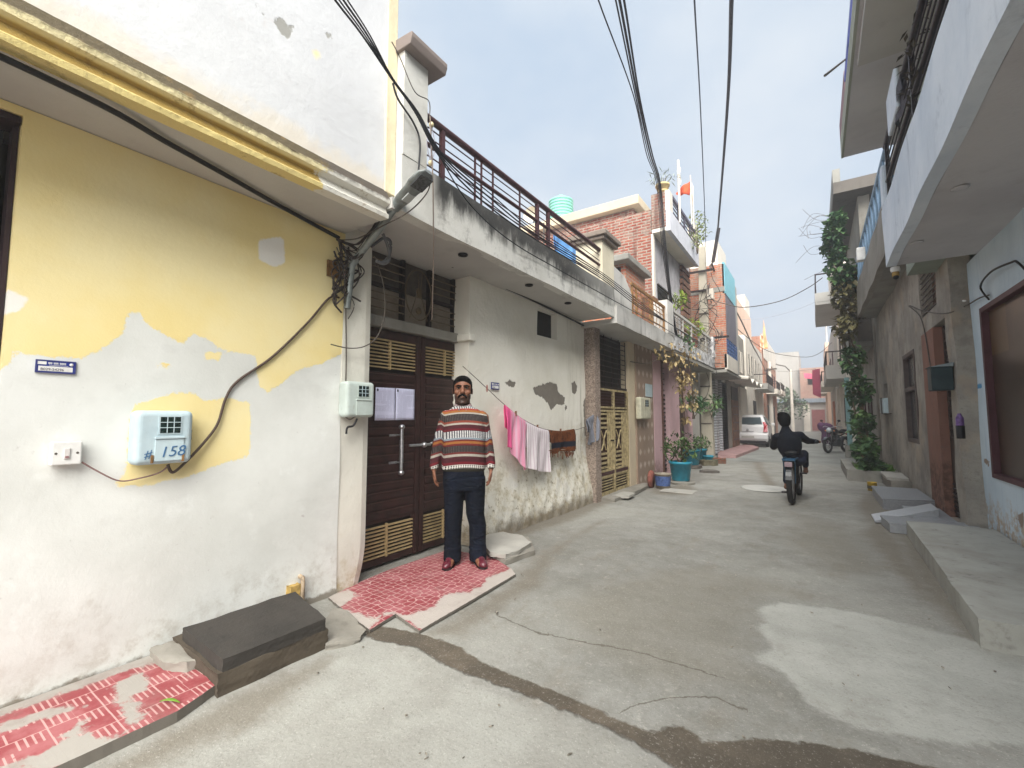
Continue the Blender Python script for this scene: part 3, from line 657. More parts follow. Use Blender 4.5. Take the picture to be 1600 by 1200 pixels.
# ================================================================ houses farther up the left side
def win(parent, x, y0, y1, z0, z1, face=1, frame=None, name='window', bars=True):
    """framed window on a street facade; face=+1 looks to +x, -1 to -x"""
    mb = MB(); o = .03*face; t_ = .05
    mb.box(x, x+o, y0, y0+t_, z0, z1).box(x, x+o, y1-t_, y1, z0, z1).box(x, x+o, y0+t_, y1-t_, z0, z0+t_).box(x, x+o, y0+t_, y1-t_, z1-t_, z1)
    f = mb.build(name, frame or m_maroon, parent)
    box('pane', m_dark, f, x-.02*face, x+.006*face, y0+t_, y1-t_, z0+t_, z1-t_)
    if bars:
        b = MB()
        for k in range(1, 4): b.tube([(x+.018*face, y0+t_, z0+(z1-z0)*k/4), (x+.018*face, y1-t_, z0+(z1-z0)*k/4)], .012, 6)
        b.build('window_bars', m_iron, f)
    return f
def balcony(parent, x, xo, y0, y1, z, m, mr, ph=.35, rh=.9):
    b = MB().box(x, xo, y0, y1, z, z+.12); s_ = 1 if xo > x else -1
    b.box(xo-.08*s_, xo+.01*s_, y0, y1, z+.121, z+ph).box(x, xo-.081*s_, y0-.01, y0+.07, z+.121, z+ph)
    o = b.build('balcony', m, parent)
    r = MB(); xr = xo-.04*s_
    r.box(xr-.025, xr+.025, y0, y1, z+rh-.03, z+rh+.02).box(x, xr, y0+.01, y0+.05, z+rh-.03, z+rh+.02)
    for k in range(int((y1-y0)/.28)+1): yy = y0+.03+k*.28; r.box(xr-.012, xr+.012, yy-.012, yy+.012, z+ph, z+rh-.03)
    r.build('railing', mr, o); return o
m_wood = simple('worn_wood', C(120, 84, 62), .7, 0, .3, 5)
h6 = thing('house', 'grey house with worn wooden door and wavy white awning beside the parked car', 'house', (-5, 23, 0))
mb = MB().box(-9, -3.1, 19.62, 27, 0, 5.6); mb.build('wall', m_cem, h6)
box('plain_pier', m_far1, h6, -3.4, -3.0, 24.3, 26.8, 0, 2.9)
d = MB().box(-3.12, -3.06, 22.0, 23.9, .05, 2.2).build('door', m_wood, h6); q = MB()
for z in np.linspace(.4, 1.9, 5): q.box(-3.06, -3.045, 22.1, 23.8, z, z+.05)
q.build('door_rails', m_maroon, d); box('door_recess', m_dark, d, -3.11, -3.07, 22.0, 23.9, 2.21, 2.8)
aw = MB(); pts = []
for k in range(40):
    y = 20.3+k*.16; pts.append((y, 2.95+.10*math.sin(k*.55)))
vs = []
for y, z in pts: vs += [(-3.1, y, z+.15), (-2.2, y, z), (-2.2, y, z+.06), (-3.1, y, z+.22)]
aw.add(vs, [(i*4+j, i*4+(j+1) % 4, (i+1)*4+(j+1) % 4, (i+1)*4+j) for i in range(39) for j in range(4)]+[(0, 1, 2, 3), (156, 157, 158, 159)])
aw.build('awning', m_far1, h6)
box('brick_panel', m_brick2, h6, -3.2, -3.04, 22.0, 24.6, 3.5, 4.6)
for y in (24.9, 25.7): win(h6, -3.1, y, y+.5, 3.7, 4.8, 1, m_far1, bars=False)
h7 = thing('house', 'white and peach two storey house with narrow windows and rooftop flags', 'house', (-5, 31, 0))
box('wall', m_far1, h7, -9, -3.0, 27.02, 36, 0, 5.9); box('peach_storey', m_far3, h7, -8.5, -3.4, 27.4, 34, 5.9, 8.1)
box('roof_tank_room', m_far1, h7, -5.2, -3.6, 33, 35.5, 8.1, 9.6)
for y in (27.8, 29.0, 31.0, 33.0): win(h7, -3.0, y, y+.7, 3.8, 5.0, 1, m_far1, bars=False)
box('door', m_dark, h7, -3.02, -2.98, 29.5, 31.0, 0, 2.4); balcony(h7, -3.0, -2.3, 30.5, 35.5, 3.1, m_far2, m_iron)
h8 = thing('house', 'far brick and cream house at the left end of the lane, with two balconies', 'house', (-5, 41, 0))
box('wall', m_brick2, h8, -9, -2.9, 36.02, 47.5, 0, 7.2); balcony(h8, -2.9, -2.2, 37, 41, 3.1, m_far1, m_iron); balcony(h8, -2.9, -2.2, 42, 47, 3.3, m_far1, m_iron)
for y in (37.6, 39.4, 42.5, 44.8): win(h8, -2.9, y, y+.9, 3.9, 5.0, 1)
box('cream_band', m_far1, h8, -2.95, -2.86, 36.02, 47.4, 5.6, 7.3)
for y in (37.5, 43): box('door', m_dark, h8, -2.92, -2.87, y, y+1.2, 0, 2.3)
# end of the lane
he = thing('house', 'brick house closing the end of the lane, with dull red shutter and grey lintel band', 'house', (0, 55, 0))
box('ground_floor', m_far2, he, -9, 9, 54, 62, 0, 3.3); box('wall', brick('pink_brick', C(176, 132, 116), C(188, 150, 132), C(180, 162, 152), None, mess=.5), he, -1.2, 9, 54.1, 62, 3.3, 6.4)
box('grey_storey', m_far2, he, -9, -1.21, 54.6, 62, 3.3, 8.2)
box('lintel_band', simple('blue_grey_band', C(140, 150, 160), .7), he, -4, 5, 53.7, 54, 2.9, 3.3)
a, b = PY(1268, 640, 54), PY(1290, 668, 54)
sh = MB().box(a[0], b[0], 53.94, 53.99, .1, a[2]); s8 = sh.build('shutter', simple('dull_red_shutter', C(138, 84, 84), .6), he)
box('pilaster', m_far1, he, a[0]-.7, a[0]-.15, 53.85, 54, 0, 2.9); box('pilaster', m_far1, he, b[0]+.1, b[0]+.5, 53.85, 54, 0, 2.9)
box('terrace_wall', m_far1, he, 2.2, 9, 56, 60, 6.4, 8.4); box('window', m_dark, he, a[0]-.2, a[0]+1.0, 54.05, 54.11, 4.7, 5.6)
# ================================================================ pale blue house (right foreground)
r1 = thing('house', 'pale blue house with large brown curtained window and projecting white balcony', 'house', (4, 3, 0))
XR = 1.62
bp = [yz(q, XR) for q in ([(1575, 800), (1590, 812), (1600, 830), (1600, 800), (1586, 806)], [(1516, 690), (1524, 694), (1524, 716), (1518, 716)], [(1540, 715), (1548, 722), (1546, 730), (1538, 722)], [(1553, 735), (1560, 740), (1557, 748)], [(1524, 655), (1530, 670), (1528, 675)])]
bb = [yz(q, XR) for q in ([(1516, 606), (1520, 602), (1521, 611), (1516, 612)], [(1523, 600), (1533, 598), (1535, 606), (1525, 608)])]
t = T('r1_wall'); p = t.pos(); s = t.sep(p)
col = t.mix(t.step(t.noise(1.2, 6, .6), .35, .7), C(208, 222, 232), C(190, 206, 218))
col = t.mix(t.math('MULTIPLY', t.step(t.noise(1., 6, .65, t.map(p, (8, 8, .7))), .52, .72), .4), col, C(150, 176, 200))
zz = t.math('SUBTRACT', .55, s[2]); dm = t.step(t.math('ADD', zz, t.math('MULTIPLY', t.math('SUBTRACT', t.noise(3.5, 6, .7), .5), .9)), 0, .25)
col = t.mix(t.math('MULTIPLY', dm, t.math('MULTIPLY', t.step(t.noise(8, 5, .7), .4, .6), .8)), col, C(176, 150, 116))
ed = t.math('MULTIPLY', t.math('SUBTRACT', t.noise(22, 6, .7), .5), .07)
pm = t.step(t.math('ADD', t.attr('peeled'), ed), -.004, .006); pm2 = t.step(t.noise(4.5, 7, .66), .675, .685); lowz = t.step(s[2], 1.5, .6)
col = t.mix(t.math('MAXIMUM', pm, t.math('MULTIPLY', pm2, lowz)), col, C(150, 134, 122))
col = t.mix(t.step(t.math('ADD', t.attr('blue'), t.math('MULTIPLY', ed, .4)), -.004, .006), col, C(88, 150, 196))
edge = t.step(t.math('ADD', s[1], t.math('MULTIPLY', t.math('SUBTRACT', t.noise(7, 5, .7), .5), .2)), 8.2, 8.3); col = t.mix(t.math('MULTIPLY', edge, .7), col, C(150, 160, 130))
m_r1 = t.done(col, .85, 0, t.bump(t.noise(7, 7, .65), .35, .02), .2)
grid('wall', m_r1, r1, 'x', XR, -3, 8.32, 0, 3.3, .05, [(-2.6, 7.24, .745, 2.67)], .2, 1, {'peeled': bp, 'blue': bb}, lambda a, b: .008*np.sin(a*2.7+b*3))
wmb = MB(); x0, x1 = XR-.012, XR+.08
wmb.box(x0, x1, 7.17, 7.238, .747, 2.668).box(x0, x1, -2.6, 7.17, .747, .80).box(x0, x1, -2.6, 7.17, 2.61, 2.668)
for y in (5.45, 3.6, 1.7): wmb.box(x0+.02, x1, y, y+.06, .80, 2.61)
wf = wmb.build('window', simple('maroon_frame', C(84, 50, 56), .5), r1, .004)
t = T('brown_glass'); s = t.sep(t.pos()); q = t.n('ShaderNodeTexBrick'); t.set(q.inputs['Vector'], t.com(s[1], s[2])); q.inputs['Scale'].default_value = 1; q.inputs['Brick Width'].default_value = .62; q.inputs['Row Height'].default_value = .9
q.inputs['Mortar Size'].default_value = .004; q.inputs['Color1'].default_value = C(72, 54, 42); q.inputs['Color2'].default_value = C(58, 44, 37); q.inputs['Mortar'].default_value = C(44, 32, 28)
pc = t.step(s[1], 6.62, 6.66); pz = t.step(s[2], 2.1, 2.12)
col = t.mix(t.math('MULTIPLY', t.math('MULTIPLY', pc, pz), .8), q.outputs[0], C(104, 82, 58)); col = t.mix(t.step(t.noise(1.6, 5, .6), .45, .7), col, C(50, 40, 34))
m_bglass = t.done(col, .3, 0, None, .5)
box('pane', m_bglass, wf, XR+.05, XR+.07, -2.6, 7.17, .80, 2.61)
box('inner_block', m_dark, r1, XR+.21, 8, -3, 8.3, 0, 3.3)
m_fas = plaster('balcony_paint', C(222, 229, 238), C(138, 150, 168), .5, .7, 1.4, C(204, 214, 226))
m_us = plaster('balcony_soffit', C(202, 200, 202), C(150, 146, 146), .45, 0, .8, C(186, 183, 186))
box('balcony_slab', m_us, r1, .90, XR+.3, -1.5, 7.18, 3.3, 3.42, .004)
grid('balcony_fascia', m_fas, r1, 'x', .80, -1.5, 7.18, 3.295, 4.02, .08, (), .1, 1, None, lambda a, b: .006*np.sin(a*4+b*5))
mb = MB().prism([(.795, 7.02, 4.021), (.795, 7.185, 4.021), (.795, 7.185, 4.50), (.82, 7.16, 4.56), (.87, 7.10, 4.56), (.9, 7.02, 4.5)][:3]+[(.795, 7.12, 4.56), (.795, 7.02, 4.56)], (.11, 0, 0))
mb.build('end_stub', m_fas, r1, .03); box('end_return', m_fas, r1, .91, 1.16, 7.06, 7.18, 3.43, 4.4, .02)
rl = MB(); X_ = .85
rl.tube([(X_, -1.5, 4.76), (X_, 7.0, 4.76)], .03, 8).tube([(X_, -1.5, 4.32), (X_, 7.0, 4.32)], .022, 8)
for z in (4.12, 4.22, 4.45, 4.55, 4.65): rl.tube([(X_, -1.5, z), (X_, 7.0, z)], .008, 6)
for y in (.8, 2.2, 3.6, 5.2, 6.9): rl.box(X_-.02, X_+.02, y-.02, y+.02, 4.02, 4.75)
rl.build('railing', m_iron, r1)
box('upper_wall', plaster('green_grey_wall', C(150, 158, 146), C(112, 118, 108), .4, .3, 1.5), r1, 1.15, 8, -1.5, 8.3, 3.42, 5.5)
box('roof_slab', m_us, r1, .53, 8, -1.5, 8.55, 5.505, 5.72); box('roof_beam', m_soff, r1, .56, 8, -1.5, 6.2, 5.40, 5.503)
box('roof_edge', plaster('green_edge', C(160, 164, 150), C(96, 100, 92), .5, .4, 3), r1, .50, .529, -1.5, 8.55, 5.50, 5.78)
box('roof_rail', simple('blue_violet_paint', C(90, 100, 170), .5), r1, .50, .56, -1.5, 7.2, 5.90, 5.98)
box('roof_brick', simple('dull_pink_brick', C(150, 118, 122), .8), r1, .50, .62, 7.2, 8.55, 5.78, 6.05); rp_ = MB()
for y in (.5, 2.5, 4.5, 6.5): rp_.box(.51, .55, y, y+.04, 5.78, 5.9)
rp_.build('roof_rail_post', m_bluep, r1)
rb = Vector(PX(1322, 92, .52)); MB().tube([rb+Vector((.1, 0, 0)), rb, Vector(PX(1289, 118, .2))], .012, 6).build('reinforcing_bar', m_gcable, r1)
# ================================================================ grey cement house (right)
r2 = thing('house', 'unpainted grey cement house with slim window, brick-red door frame and blue railing', 'house', (4, 12, 0))
X2 = 1.45
def yy(u, v=650, x=X2): return PX(u, v, x)[1]
t = T('r2_wall'); p = t.pos(); s = t.sep(p)
col = t.mix(t.step(t.noise(1.1, 6, .62), .35, .68), C(176, 169, 158), C(142, 136, 128))
st = t.step(t.noise(1., 5, .6, t.map(p, (3, 3, .8))), .5, .72); col = t.mix(t.math('MULTIPLY', st, .3), col, C(112, 107, 100)); col = t.mix(t.math('MULTIPLY', t.step(t.noise(3.2, 7, .72), .5, .64), .45), col, C(118, 112, 104)); col = t.mix(t.math('MULTIPLY', t.step(t.noise(46, 4, .75), .52, .7), .3), col, C(92, 88, 82))
col = t.mix(t.math('MULTIPLY', t.step(t.noise(1.7, 5, .6), .55, .66), .5), col, C(176, 158, 138))
m_r2 = t.done(col, .92, 0, t.bump(t.noise(12, 7, .7), .55, .02), .12)
dy0, dy1 = 7.95, 9.40
grid('wall', m_r2, r2, 'x', X2, 7.6, 15.8, 0, 6.6, .08, [(dy0, dy1, .05, 2.72), (8.35, 9.45, 2.98, 3.75), (10.25, 11.45, .96, 2.6), (14.0, 14.6, 1.9, 2.25)], .2, 1, None, lambda a, b: .006*np.sin(a*2.7+b*3)+.005*np.sin(b*7+a*4))
box('inner_block', m_dark, r2, X2+.22, 8, 8.33, 15.8, 0, 6.5)
m_rust2 = plaster('brick_red_paint', C(142, 104, 90), C(112, 102, 94), .8, .5, 4, damp=C(96, 72, 60), damp_h=.9)
box('door_frame_pillar', m_rust2, r2, X2-.02, X2+.14, dy1-.80, dy1+.04, .05, 2.70)
dz = dy1-.80; dd = MB().box(X2+.08, X2+.13, dy0, dz, .08, 1.15); dd.box(X2+.08, X2+.12, dy0, dy0+.08, 1.15, 2.7).box(X2+.08, X2+.12, dz-.08, dz, 1.15, 2.7)
r2d = dd.build('door', simple('grey_brown_door', C(66, 56, 52), .5, .1), r2); q = MB()
for z in np.linspace(.14, .5, 7): q.box(X2+.06, X2+.08, dy0+.06, dz-.06, z, z+.02)
for z in np.linspace(1.25, 2.6, 11): q.box(X2+.08, X2+.11, dy0+.08, dz-.08, z, z+.035)
q.build('slats', m_iron, r2d)
q = MB()
for k, z in enumerate(np.linspace(3.02, 3.7, 9)): q.tube([(X2+.02, 8.35, z), (X2+.02, 9.45, z)], .011, 6)
q.build('vent_rods', m_gcable, r2); box('vent_brick', m_brick3, r2, X2+.15, X2+.2, 8.3, 9.5, 2.95, 3.8)
wq = MB(); ya, yb = 10.25, 11.45
for a, b in ((ya, ya+.09), (yb-.09, yb)): wq.box(X2-.01, X2+.06, a, b, .96, 2.6)
for z in (.96, 1.9, 2.53): wq.box(X2-.008, X2+.05, ya+.09, yb-.09, z, z+.07)
wq = wq.build('window', simple('grey_window_frame', C(92, 80, 76), .6), r2); box('pane', m_glass, wq, X2+.06, X2+.07, ya, yb, .96, 2.6)
box('niche_back', m_dark, r2, X2+.1, X2+.12, 14.0, 14.6, 1.88, 2.27)
box('balcony_slab', m_conc, r2, 1.05, X2+.05, 8.35, 15.3, 4.08, 4.2)
grid('balcony_parapet', m_cem, r2, 'x', 1.03, 8.35, 15.3, 4.07, 4.85, .12, (), .1, 1, None, lambda a, b: .008*np.sin(a*4+b*5))
box('end_post', m_cem, r2, 1.02, 1.16, 15.0, 15.3, 4.851, 5.5)
rl = MB(); X_ = 1.08
rl.tube([(X_, 8.4, 5.62), (X_, 15.0, 5.62)], .035, 8).tube([(X_, 8.4, 4.95), (X_, 15.0, 4.95)], .03, 8)
for k in range(14):
    y = 8.5+k*.48
    rl.tube([(X_, y, 4.95), (X_, y+.24, 5.6)], .018, 6).tube([(X_, y+.48, 4.95), (X_, y+.24, 5.6)], .018, 6)
rl.build('railing', simple('pale_blue_rail', C(138, 168, 196), .5), r2)
q = MB()
for u, v in ((1500, 292), (1432, 378)):
    a = PZ(u, v, 3.30); box_ = MB().lathe((a[0], a[1], 3.296), [(0, 0), (.05, 0), (.06, -.008), (.045, -.012), (0, -.014)], 18).build('ceiling_boss', m_us, r1)
# ================================================================ houses farther up the right side
r3 = thing('house', 'dark weathered house behind the climbing creeper, with deep black soffits', 'house', (4, 18, 0))
m_dkc = plaster('dark_concrete', C(104, 98, 92), C(52, 48, 46), .6, .6, 1.4)
box('wall', m_cem, r3, 1.4, 8, 15.82, 22, 0, 7.2); box('roof_slab', m_dkc, r3, .62, 8, 14.1, 20.6, 7.25, 7.55)
box('roof_parapet', m_conc, r3, .62, .78, 14.1, 20.6, 7.551, 7.9); box('upper_panel', m_cem, r3, 1.15, 1.39, 14.6, 20, 5.5, 7.24)
b = MB().box(.98, 1.39, 15.85, 19.5, 3.4, 3.55).box(.95, 1.05, 15.85, 19.5, 3.551, 4.5); b.build('balcony', m_conc, r3)
box('balcony_beam', m_dkc, r3, 1.06, 1.39, 15.84, 16.1, 3.56, 4.3); box('door', m_maroon, r3, 1.36, 1.395, 19.0, 20.0, 0, 2.3)
win(r3, 1.4, 17, 18, 1.2, 2.4, -1)
r4 = thing('house', 'cream house with two stacked balconies just past the creeper', 'house', (4, 27, 0))
box('wall', m_far1, r4, 1.15, 8, 22.02, 31, 0, 8.4)
balcony(r4, 1.15, .18, 22.4, 28.0, 6.1, m_far2, m_iron, .5, 1.3); box('parapet', m_far1, r4, .9, 1.149, 22.03, 30.9, 8.0, 9.4); balcony(r4, 1.15, .45, 24, 30.5, 3.1, m_far2, m_iron, .6, 1.2)
for y in (23, 25.2, 28): win(r4, 1.15, y, y+.9, 1.0, 2.3, -1, m_bluep if y == 23 else None)
for y in (24.2, 27): win(r4, 1.15, y, y+1, 4.0, 5.4, -1)
for k, y in enumerate((22.15, 26.6, 30.4)): box('pilaster', m_far1 if k else simple('teal_paint', C(120, 156, 158), .7), r4, 1.0, 1.149, y, y+.4, 0, 3.0)
box('door', m_wood, r4, 1.11, 1.155, 29.2, 30.2, 0, 2.2)
r5 = thing('house', 'grey house with ochre doorway near the right end of the lane, behind the red banner', 'house', (4, 37, 0))
box('wall', m_far2, r5, 1.0, 8, 31.02, 42, 0, 6.8); balcony(r5, 1.0, .35, 32, 39, 3.2, m_far1, m_iron)
box('door', simple('ochre_door', C(176, 100, 60), .6), r5, .92, 1.01, 34.0, 35.6, 0, 2.4)
for y in (33, 37, 39.5): win(r5, 1.0, y, y+1, 4.2, 5.4, -1)
r6 = thing('house', 'pale pink house at the right end of the lane, flag pole on roof', 'house', (4, 46, 0))
box('wall', m_far3, r6, .8, 8, 42.02, 50.5, 0, 7.2); balcony(r6, .8, .2, 43, 49, 3.3, m_far1, m_iron)
for y in (43.5, 46.5): win(r6, .8, y, y+1, 4.2, 5.5, -1)
MB().tube([(.95, 42.5, 7.2), (.95, 42.5, 9.8)], .05, 6).build('flag_pole', m_far1, r6)
# ================================================================ ground
put(MB().add([(-400, -400, -.02), (400, -400, -.02), (400, 600, -.02), (-400, 600, -.02)], [(0, 1, 2, 3)]).build('ground', simple('dusty_earth', C(132, 122, 108), .95, 0, .2, 2)), kind='structure')
def xy(pts): return [tuple(PZ(u, v, 0)[:2]) for u, v in pts]
patch = [xy([(1186, 945), (1215, 938), (1330, 953), (1480, 990), (1560, 1012), (1700, 1010), (1700, 1190), (1600, 1165), (1480, 1160), (1400, 1150), (1335, 1135), (1260, 1100), (1238, 1062), (1212, 1046), (1176, 1035), (1203, 1012), (1188, 985)])]
chan = [xy([(520, 972), (590, 975), (660, 990), (705, 1003), (770, 1040), (835, 1066), (905, 1098), (970, 1128), (1020, 1146), (1060, 1130), (1100, 1160), (1190, 1153), (1280, 1160), (1350, 1172), (1480, 1202), (1560, 1260), (1150, 1260), (1060, 1205), (1005, 1172), (945, 1140), (885, 1115), (820, 1085), (760, 1062), (700, 1040), (650, 1012), (585, 1000)])]
damp_ = [[(-3.3, 4.1), (-2.98, 4.3), (-2.80, 5.6), (-2.86, 7.0), (-2.82, 8.6), (-2.7, 10.2), (-3.3, 10.2)], [(-3.3, 1.9), (-2.4, 1.75), (-2.15, 1.2), (-2.3, .6), (-2.46, .4), (-2.55, 1.1), (-2.5, 1.75), (-3.3, 1.8)], [(1.7, 3.7), (.72, 3.8), (.62, 5), (.70, 7.2), (.5, 8), (.45, 9.2), (.70, 10.8), (.95, 12), (1.7, 12)], xy([(655, 992), (720, 955), (805, 903), (850, 862), (890, 838), (935, 814), (955, 812), (905, 840), (868, 872), (850, 915), (790, 950), (720, 1000)]),
         xy([(1165, 700), (1185, 700), (1196, 735), (1218, 758), (1196, 760), (1180, 735)]), xy([(1012, 764), (1075, 756), (1090, 764), (1078, 776), (1020, 772)]),
         xy([(1370, 800), (1400, 830), (1470, 930), (1440, 945), (1380, 880), (1340, 830)])]
clean = [xy([(200, 1215), (480, 1000), (560, 985), (690, 1050), (880, 1120), (1000, 1180), (1020, 1260), (150, 1260)])]
mid = [xy([(960, 905), (1080, 880), (1200, 900), (1300, 935), (1200, 940), (1180, 1030), (1240, 1090), (1000, 1080), (900, 1000), (860, 945)]), xy([(1240, 800), (1330, 820), (1400, 900), (1300, 900), (1220, 850)])]
t = T('worn_concrete'); p = t.pos(); s = t.sep(p)
n1 = t.noise(.75, 6, .62); col = t.mix(t.step(n1, .33, .7), C(149, 147, 141), C(122, 120, 114))
col = t.mix(t.math('MULTIPLY', t.step(t.noise(2.4, 12, .8), .42, .62), .5), col, C(108, 106, 98))
col = t.mix(t.math('MULTIPLY', t.step(t.noise(.38, 4, .55), .45, .62), .5), col, C(168, 166, 158))
col = t.mix(t.math('MULTIPLY', t.step(t.noise(4, 7, .7), .5, .75), .35), col, C(112, 104, 92))
col = t.mix(t.math('MULTIPLY', t.step(t.noise(2.2, 8, .74, t.map(p, (1.6, .7, 1))), .52, .66), .4), col, C(124, 116, 104))
col = t.mix(t.math('MULTIPLY', t.step(t.noise(11, 7, .78), .56, .66), .35), col, C(188, 182, 173))
ed = t.math('MULTIPLY', t.math('SUBTRACT', t.noise(5.5, 8, .72), .5), .34); ed2 = t.math('MULTIPLY', t.math('SUBTRACT', t.noise(13, 7, .7), .5), .10)
m_ = t.step(t.math('ADD', t.attr('mid'), ed), -.12, .25); col = t.mix(t.math('MULTIPLY', m_, .5), col, C(124, 118, 106))
cm = t.step(t.math('ADD', t.attr('clean'), ed2), -.02, .05); col = t.mix(t.math('MULTIPLY', cm, .8), col, t.mix(t.step(t.noise(1.6, 6, .6), .35, .7), C(162, 161, 154), C(138, 135, 128)))
dm = t.step(t.math('ADD', t.attr('damp'), ed), -.06, .14); col = t.mix(t.math('MULTIPLY', dm, .7), col, C(112, 103, 90))
pm = t.step(t.math('ADD', t.attr('patch'), t.math('MULTIPLY', ed, .7)), -.03, .045)
pc = t.mix(t.step(t.noise(1.3, 7, .66), .35, .72), C(178, 177, 170), C(152, 151, 144)); pc = t.mix(t.math('MULTIPLY', t.step(t.noise(2.8, 10, .78), .5, .66), .5), pc, C(140, 136, 128)); col = t.mix(t.math('MULTIPLY', pm, .92), col, pc)
chm = t.step(t.math('ADD', t.attr('channel'), t.math('MULTIPLY', ed2, .8)), -.008, .014); cc = t.mix(t.step(t.noise(3.5, 6, .7), .4, .7), C(74, 65, 54), C(98, 87, 74))
col = t.mix(t.math('MULTIPLY', chm, .92), col, cc)
sp = t.step(t.vor(34), .10, .07); spn = t.step(t.noise(2, 3, .6), .5, .6); col = t.mix(t.math('MULTIPLY', t.math('MULTIPLY', sp, spn), .55), col, C(204, 200, 194))
col = t.mix(t.math('MULTIPLY', t.step(t.noise(58, 5, .85), .54, .66), .42), col, C(92, 88, 80)); col = t.mix(t.math('MULTIPLY', t.step(t.noise(74, 5, .85, t.map(p, (1, 1, 1), (0, 0, 0), (3, 7, 0))), .56, .66), .4), col, C(206, 202, 194))
wig = t.math('MULTIPLY', t.math('SUBTRACT', t.noise(7, 6, .7), .5), .12)
for nm in ('crack_a', 'crack_b'):
    cd_ = t.math('ABSOLUTE', t.math('ADD', t.attr(nm), wig)); col = t.mix(t.math('MULTIPLY', t.step(cd_, .011, .003), .75), col, C(86, 78, 68))
rgh = t.math('MULTIPLY_ADD', chm, -.3, .88)
hgt = t.math('ADD', t.math('MULTIPLY', t.noise(50, 4, .75), .3), t.math('ADD', t.noise(3, 6, .6), t.math('MULTIPLY', t.math('SUBTRACT', pm, t.math('MULTIPLY', chm, 1.6)), .35)))
m_road = t.done(col, rgh, 0, t.bump(hgt, .6, .025), .25)
def crackf(pix):
    q = np.array(sorted(xy(pix)))
    def f(P):
        y = np.interp(P[:, 0], q[:, 0], q[:, 1]); d = P[:, 1]-y
        far_ = np.maximum(np.maximum(q[0, 0]-P[:, 0], P[:, 0]-q[-1, 0]), 0)
        return np.where(far_ > 0, np.where(d >= 0, d+far_*6, d-far_*6), d)
    return f
road = grid('road', m_road, None, 'z', 0, -4.4, 2.6, -1.5, 16.4, .045, (), 0, None,
     {'patch': patch, 'channel': chan, 'damp': damp_, 'clean': clean, 'mid': mid,
      'crack_a': crackf([(770, 955), (790, 968), (850, 992), (920, 1005), (1000, 1020), (1080, 1045), (1130, 1060)]), 'crack_b': crackf([(965, 1118), (1000, 1103), (1060, 1092), (1110, 1090), (1170, 1110)])},
     lambda a, b: .006*np.sin(a*2.1+b*1.3)+.004*np.sin(a*5-b*3))
put(road, kind='structure')
t = T('lane_concrete'); col = t.mix(t.step(t.noise(.8, 6, .62), .33, .7), C(150, 150, 145), C(124, 124, 119)); rd2 = t.done(col, .9, 0, t.bump(t.noise(12, 5, .7), .3, .02))
put(MB().add([(-4.4, 16.4, 0), (2.6, 16.4, 0), (2.6, 53.9, 0), (-4.4, 53.9, 0)], [(0, 1, 2, 3)]).build('lane', rd2), kind='structure')
# ---------------- tiled strip, step, tiled mat, slabs
def tile_mat(name, kind):
    t = T(name); p = t.pos(); s = t.sep(p)
    if kind == 'ring':
        sc = 16.; a0 = t.math('MULTIPLY', s[0], sc); b0 = t.math('MULTIPLY', s[1], sc); ln = None
        v = t.com(a0, b0); e1 = t.vor(1., v, 'DISTANCE_TO_EDGE', 0, .42); ln = t.step(e1, .075, .035); red = t.mix(t.step(t.noise(5, 5, .65), .4, .65), C(138, 62, 68), C(160, 96, 100)); worn = C(184, 174, 166)
    else:
        q = t.n('ShaderNodeTexChecker'); t.set(q.inputs['Vector'], t.com(s[0], s[1], .047)); q.inputs['Scale'].default_value = 10.5
        w1 = t.math('GREATER_THAN', t.math('SINE', t.math('MULTIPLY', s[0], 265)), .45); w2 = t.math('GREATER_THAN', t.math('SINE', t.math('MULTIPLY', s[1], 265)), .55)
        gx = t.math('LESS_THAN', t.math('FRACT', t.math('MULTIPLY', s[0], 5.25)), .03); gy = t.math('LESS_THAN', t.math('FRACT', t.math('MULTIPLY', s[1], 5.25)), .03)
        ln = t.math('MAXIMUM', t.math('MULTIPLY', t.math('MULTIPLY', q.outputs[1], w2), t.step(t.noise(20, 3, .6), .25, .4)), t.math('MAXIMUM', gx, gy)); red = t.mix(t.step(t.noise(7, 5, .65), .4, .65), C(140, 62, 66), C(160, 94, 96)); worn = C(164, 158, 150)
    col = t.mix(t.math('MULTIPLY', ln, .75), red, C(200, 164, 158))
    ed = t.math('MULTIPLY', t.math('SUBTRACT', t.noise(11, 7, .72), .5), .22)
    wm = t.step(t.math('ADD', t.attr('worn'), ed), -.012, .02); col = t.mix(wm, col, t.mix(t.noise(6, 5, .7), worn, tuple(x*.8 for x in worn[:3])+(1,)))
    col = t.mix(t.math('MULTIPLY', t.step(t.noise(4, 6, .7), .5, .72), .4), col, C(120, 96, 90))
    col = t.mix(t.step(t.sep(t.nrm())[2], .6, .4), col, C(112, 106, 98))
    return t.done(col, .6, 0, t.bump(t.math('ADD', ln, t.noise(20, 4, .7)), .3, .006), .35)
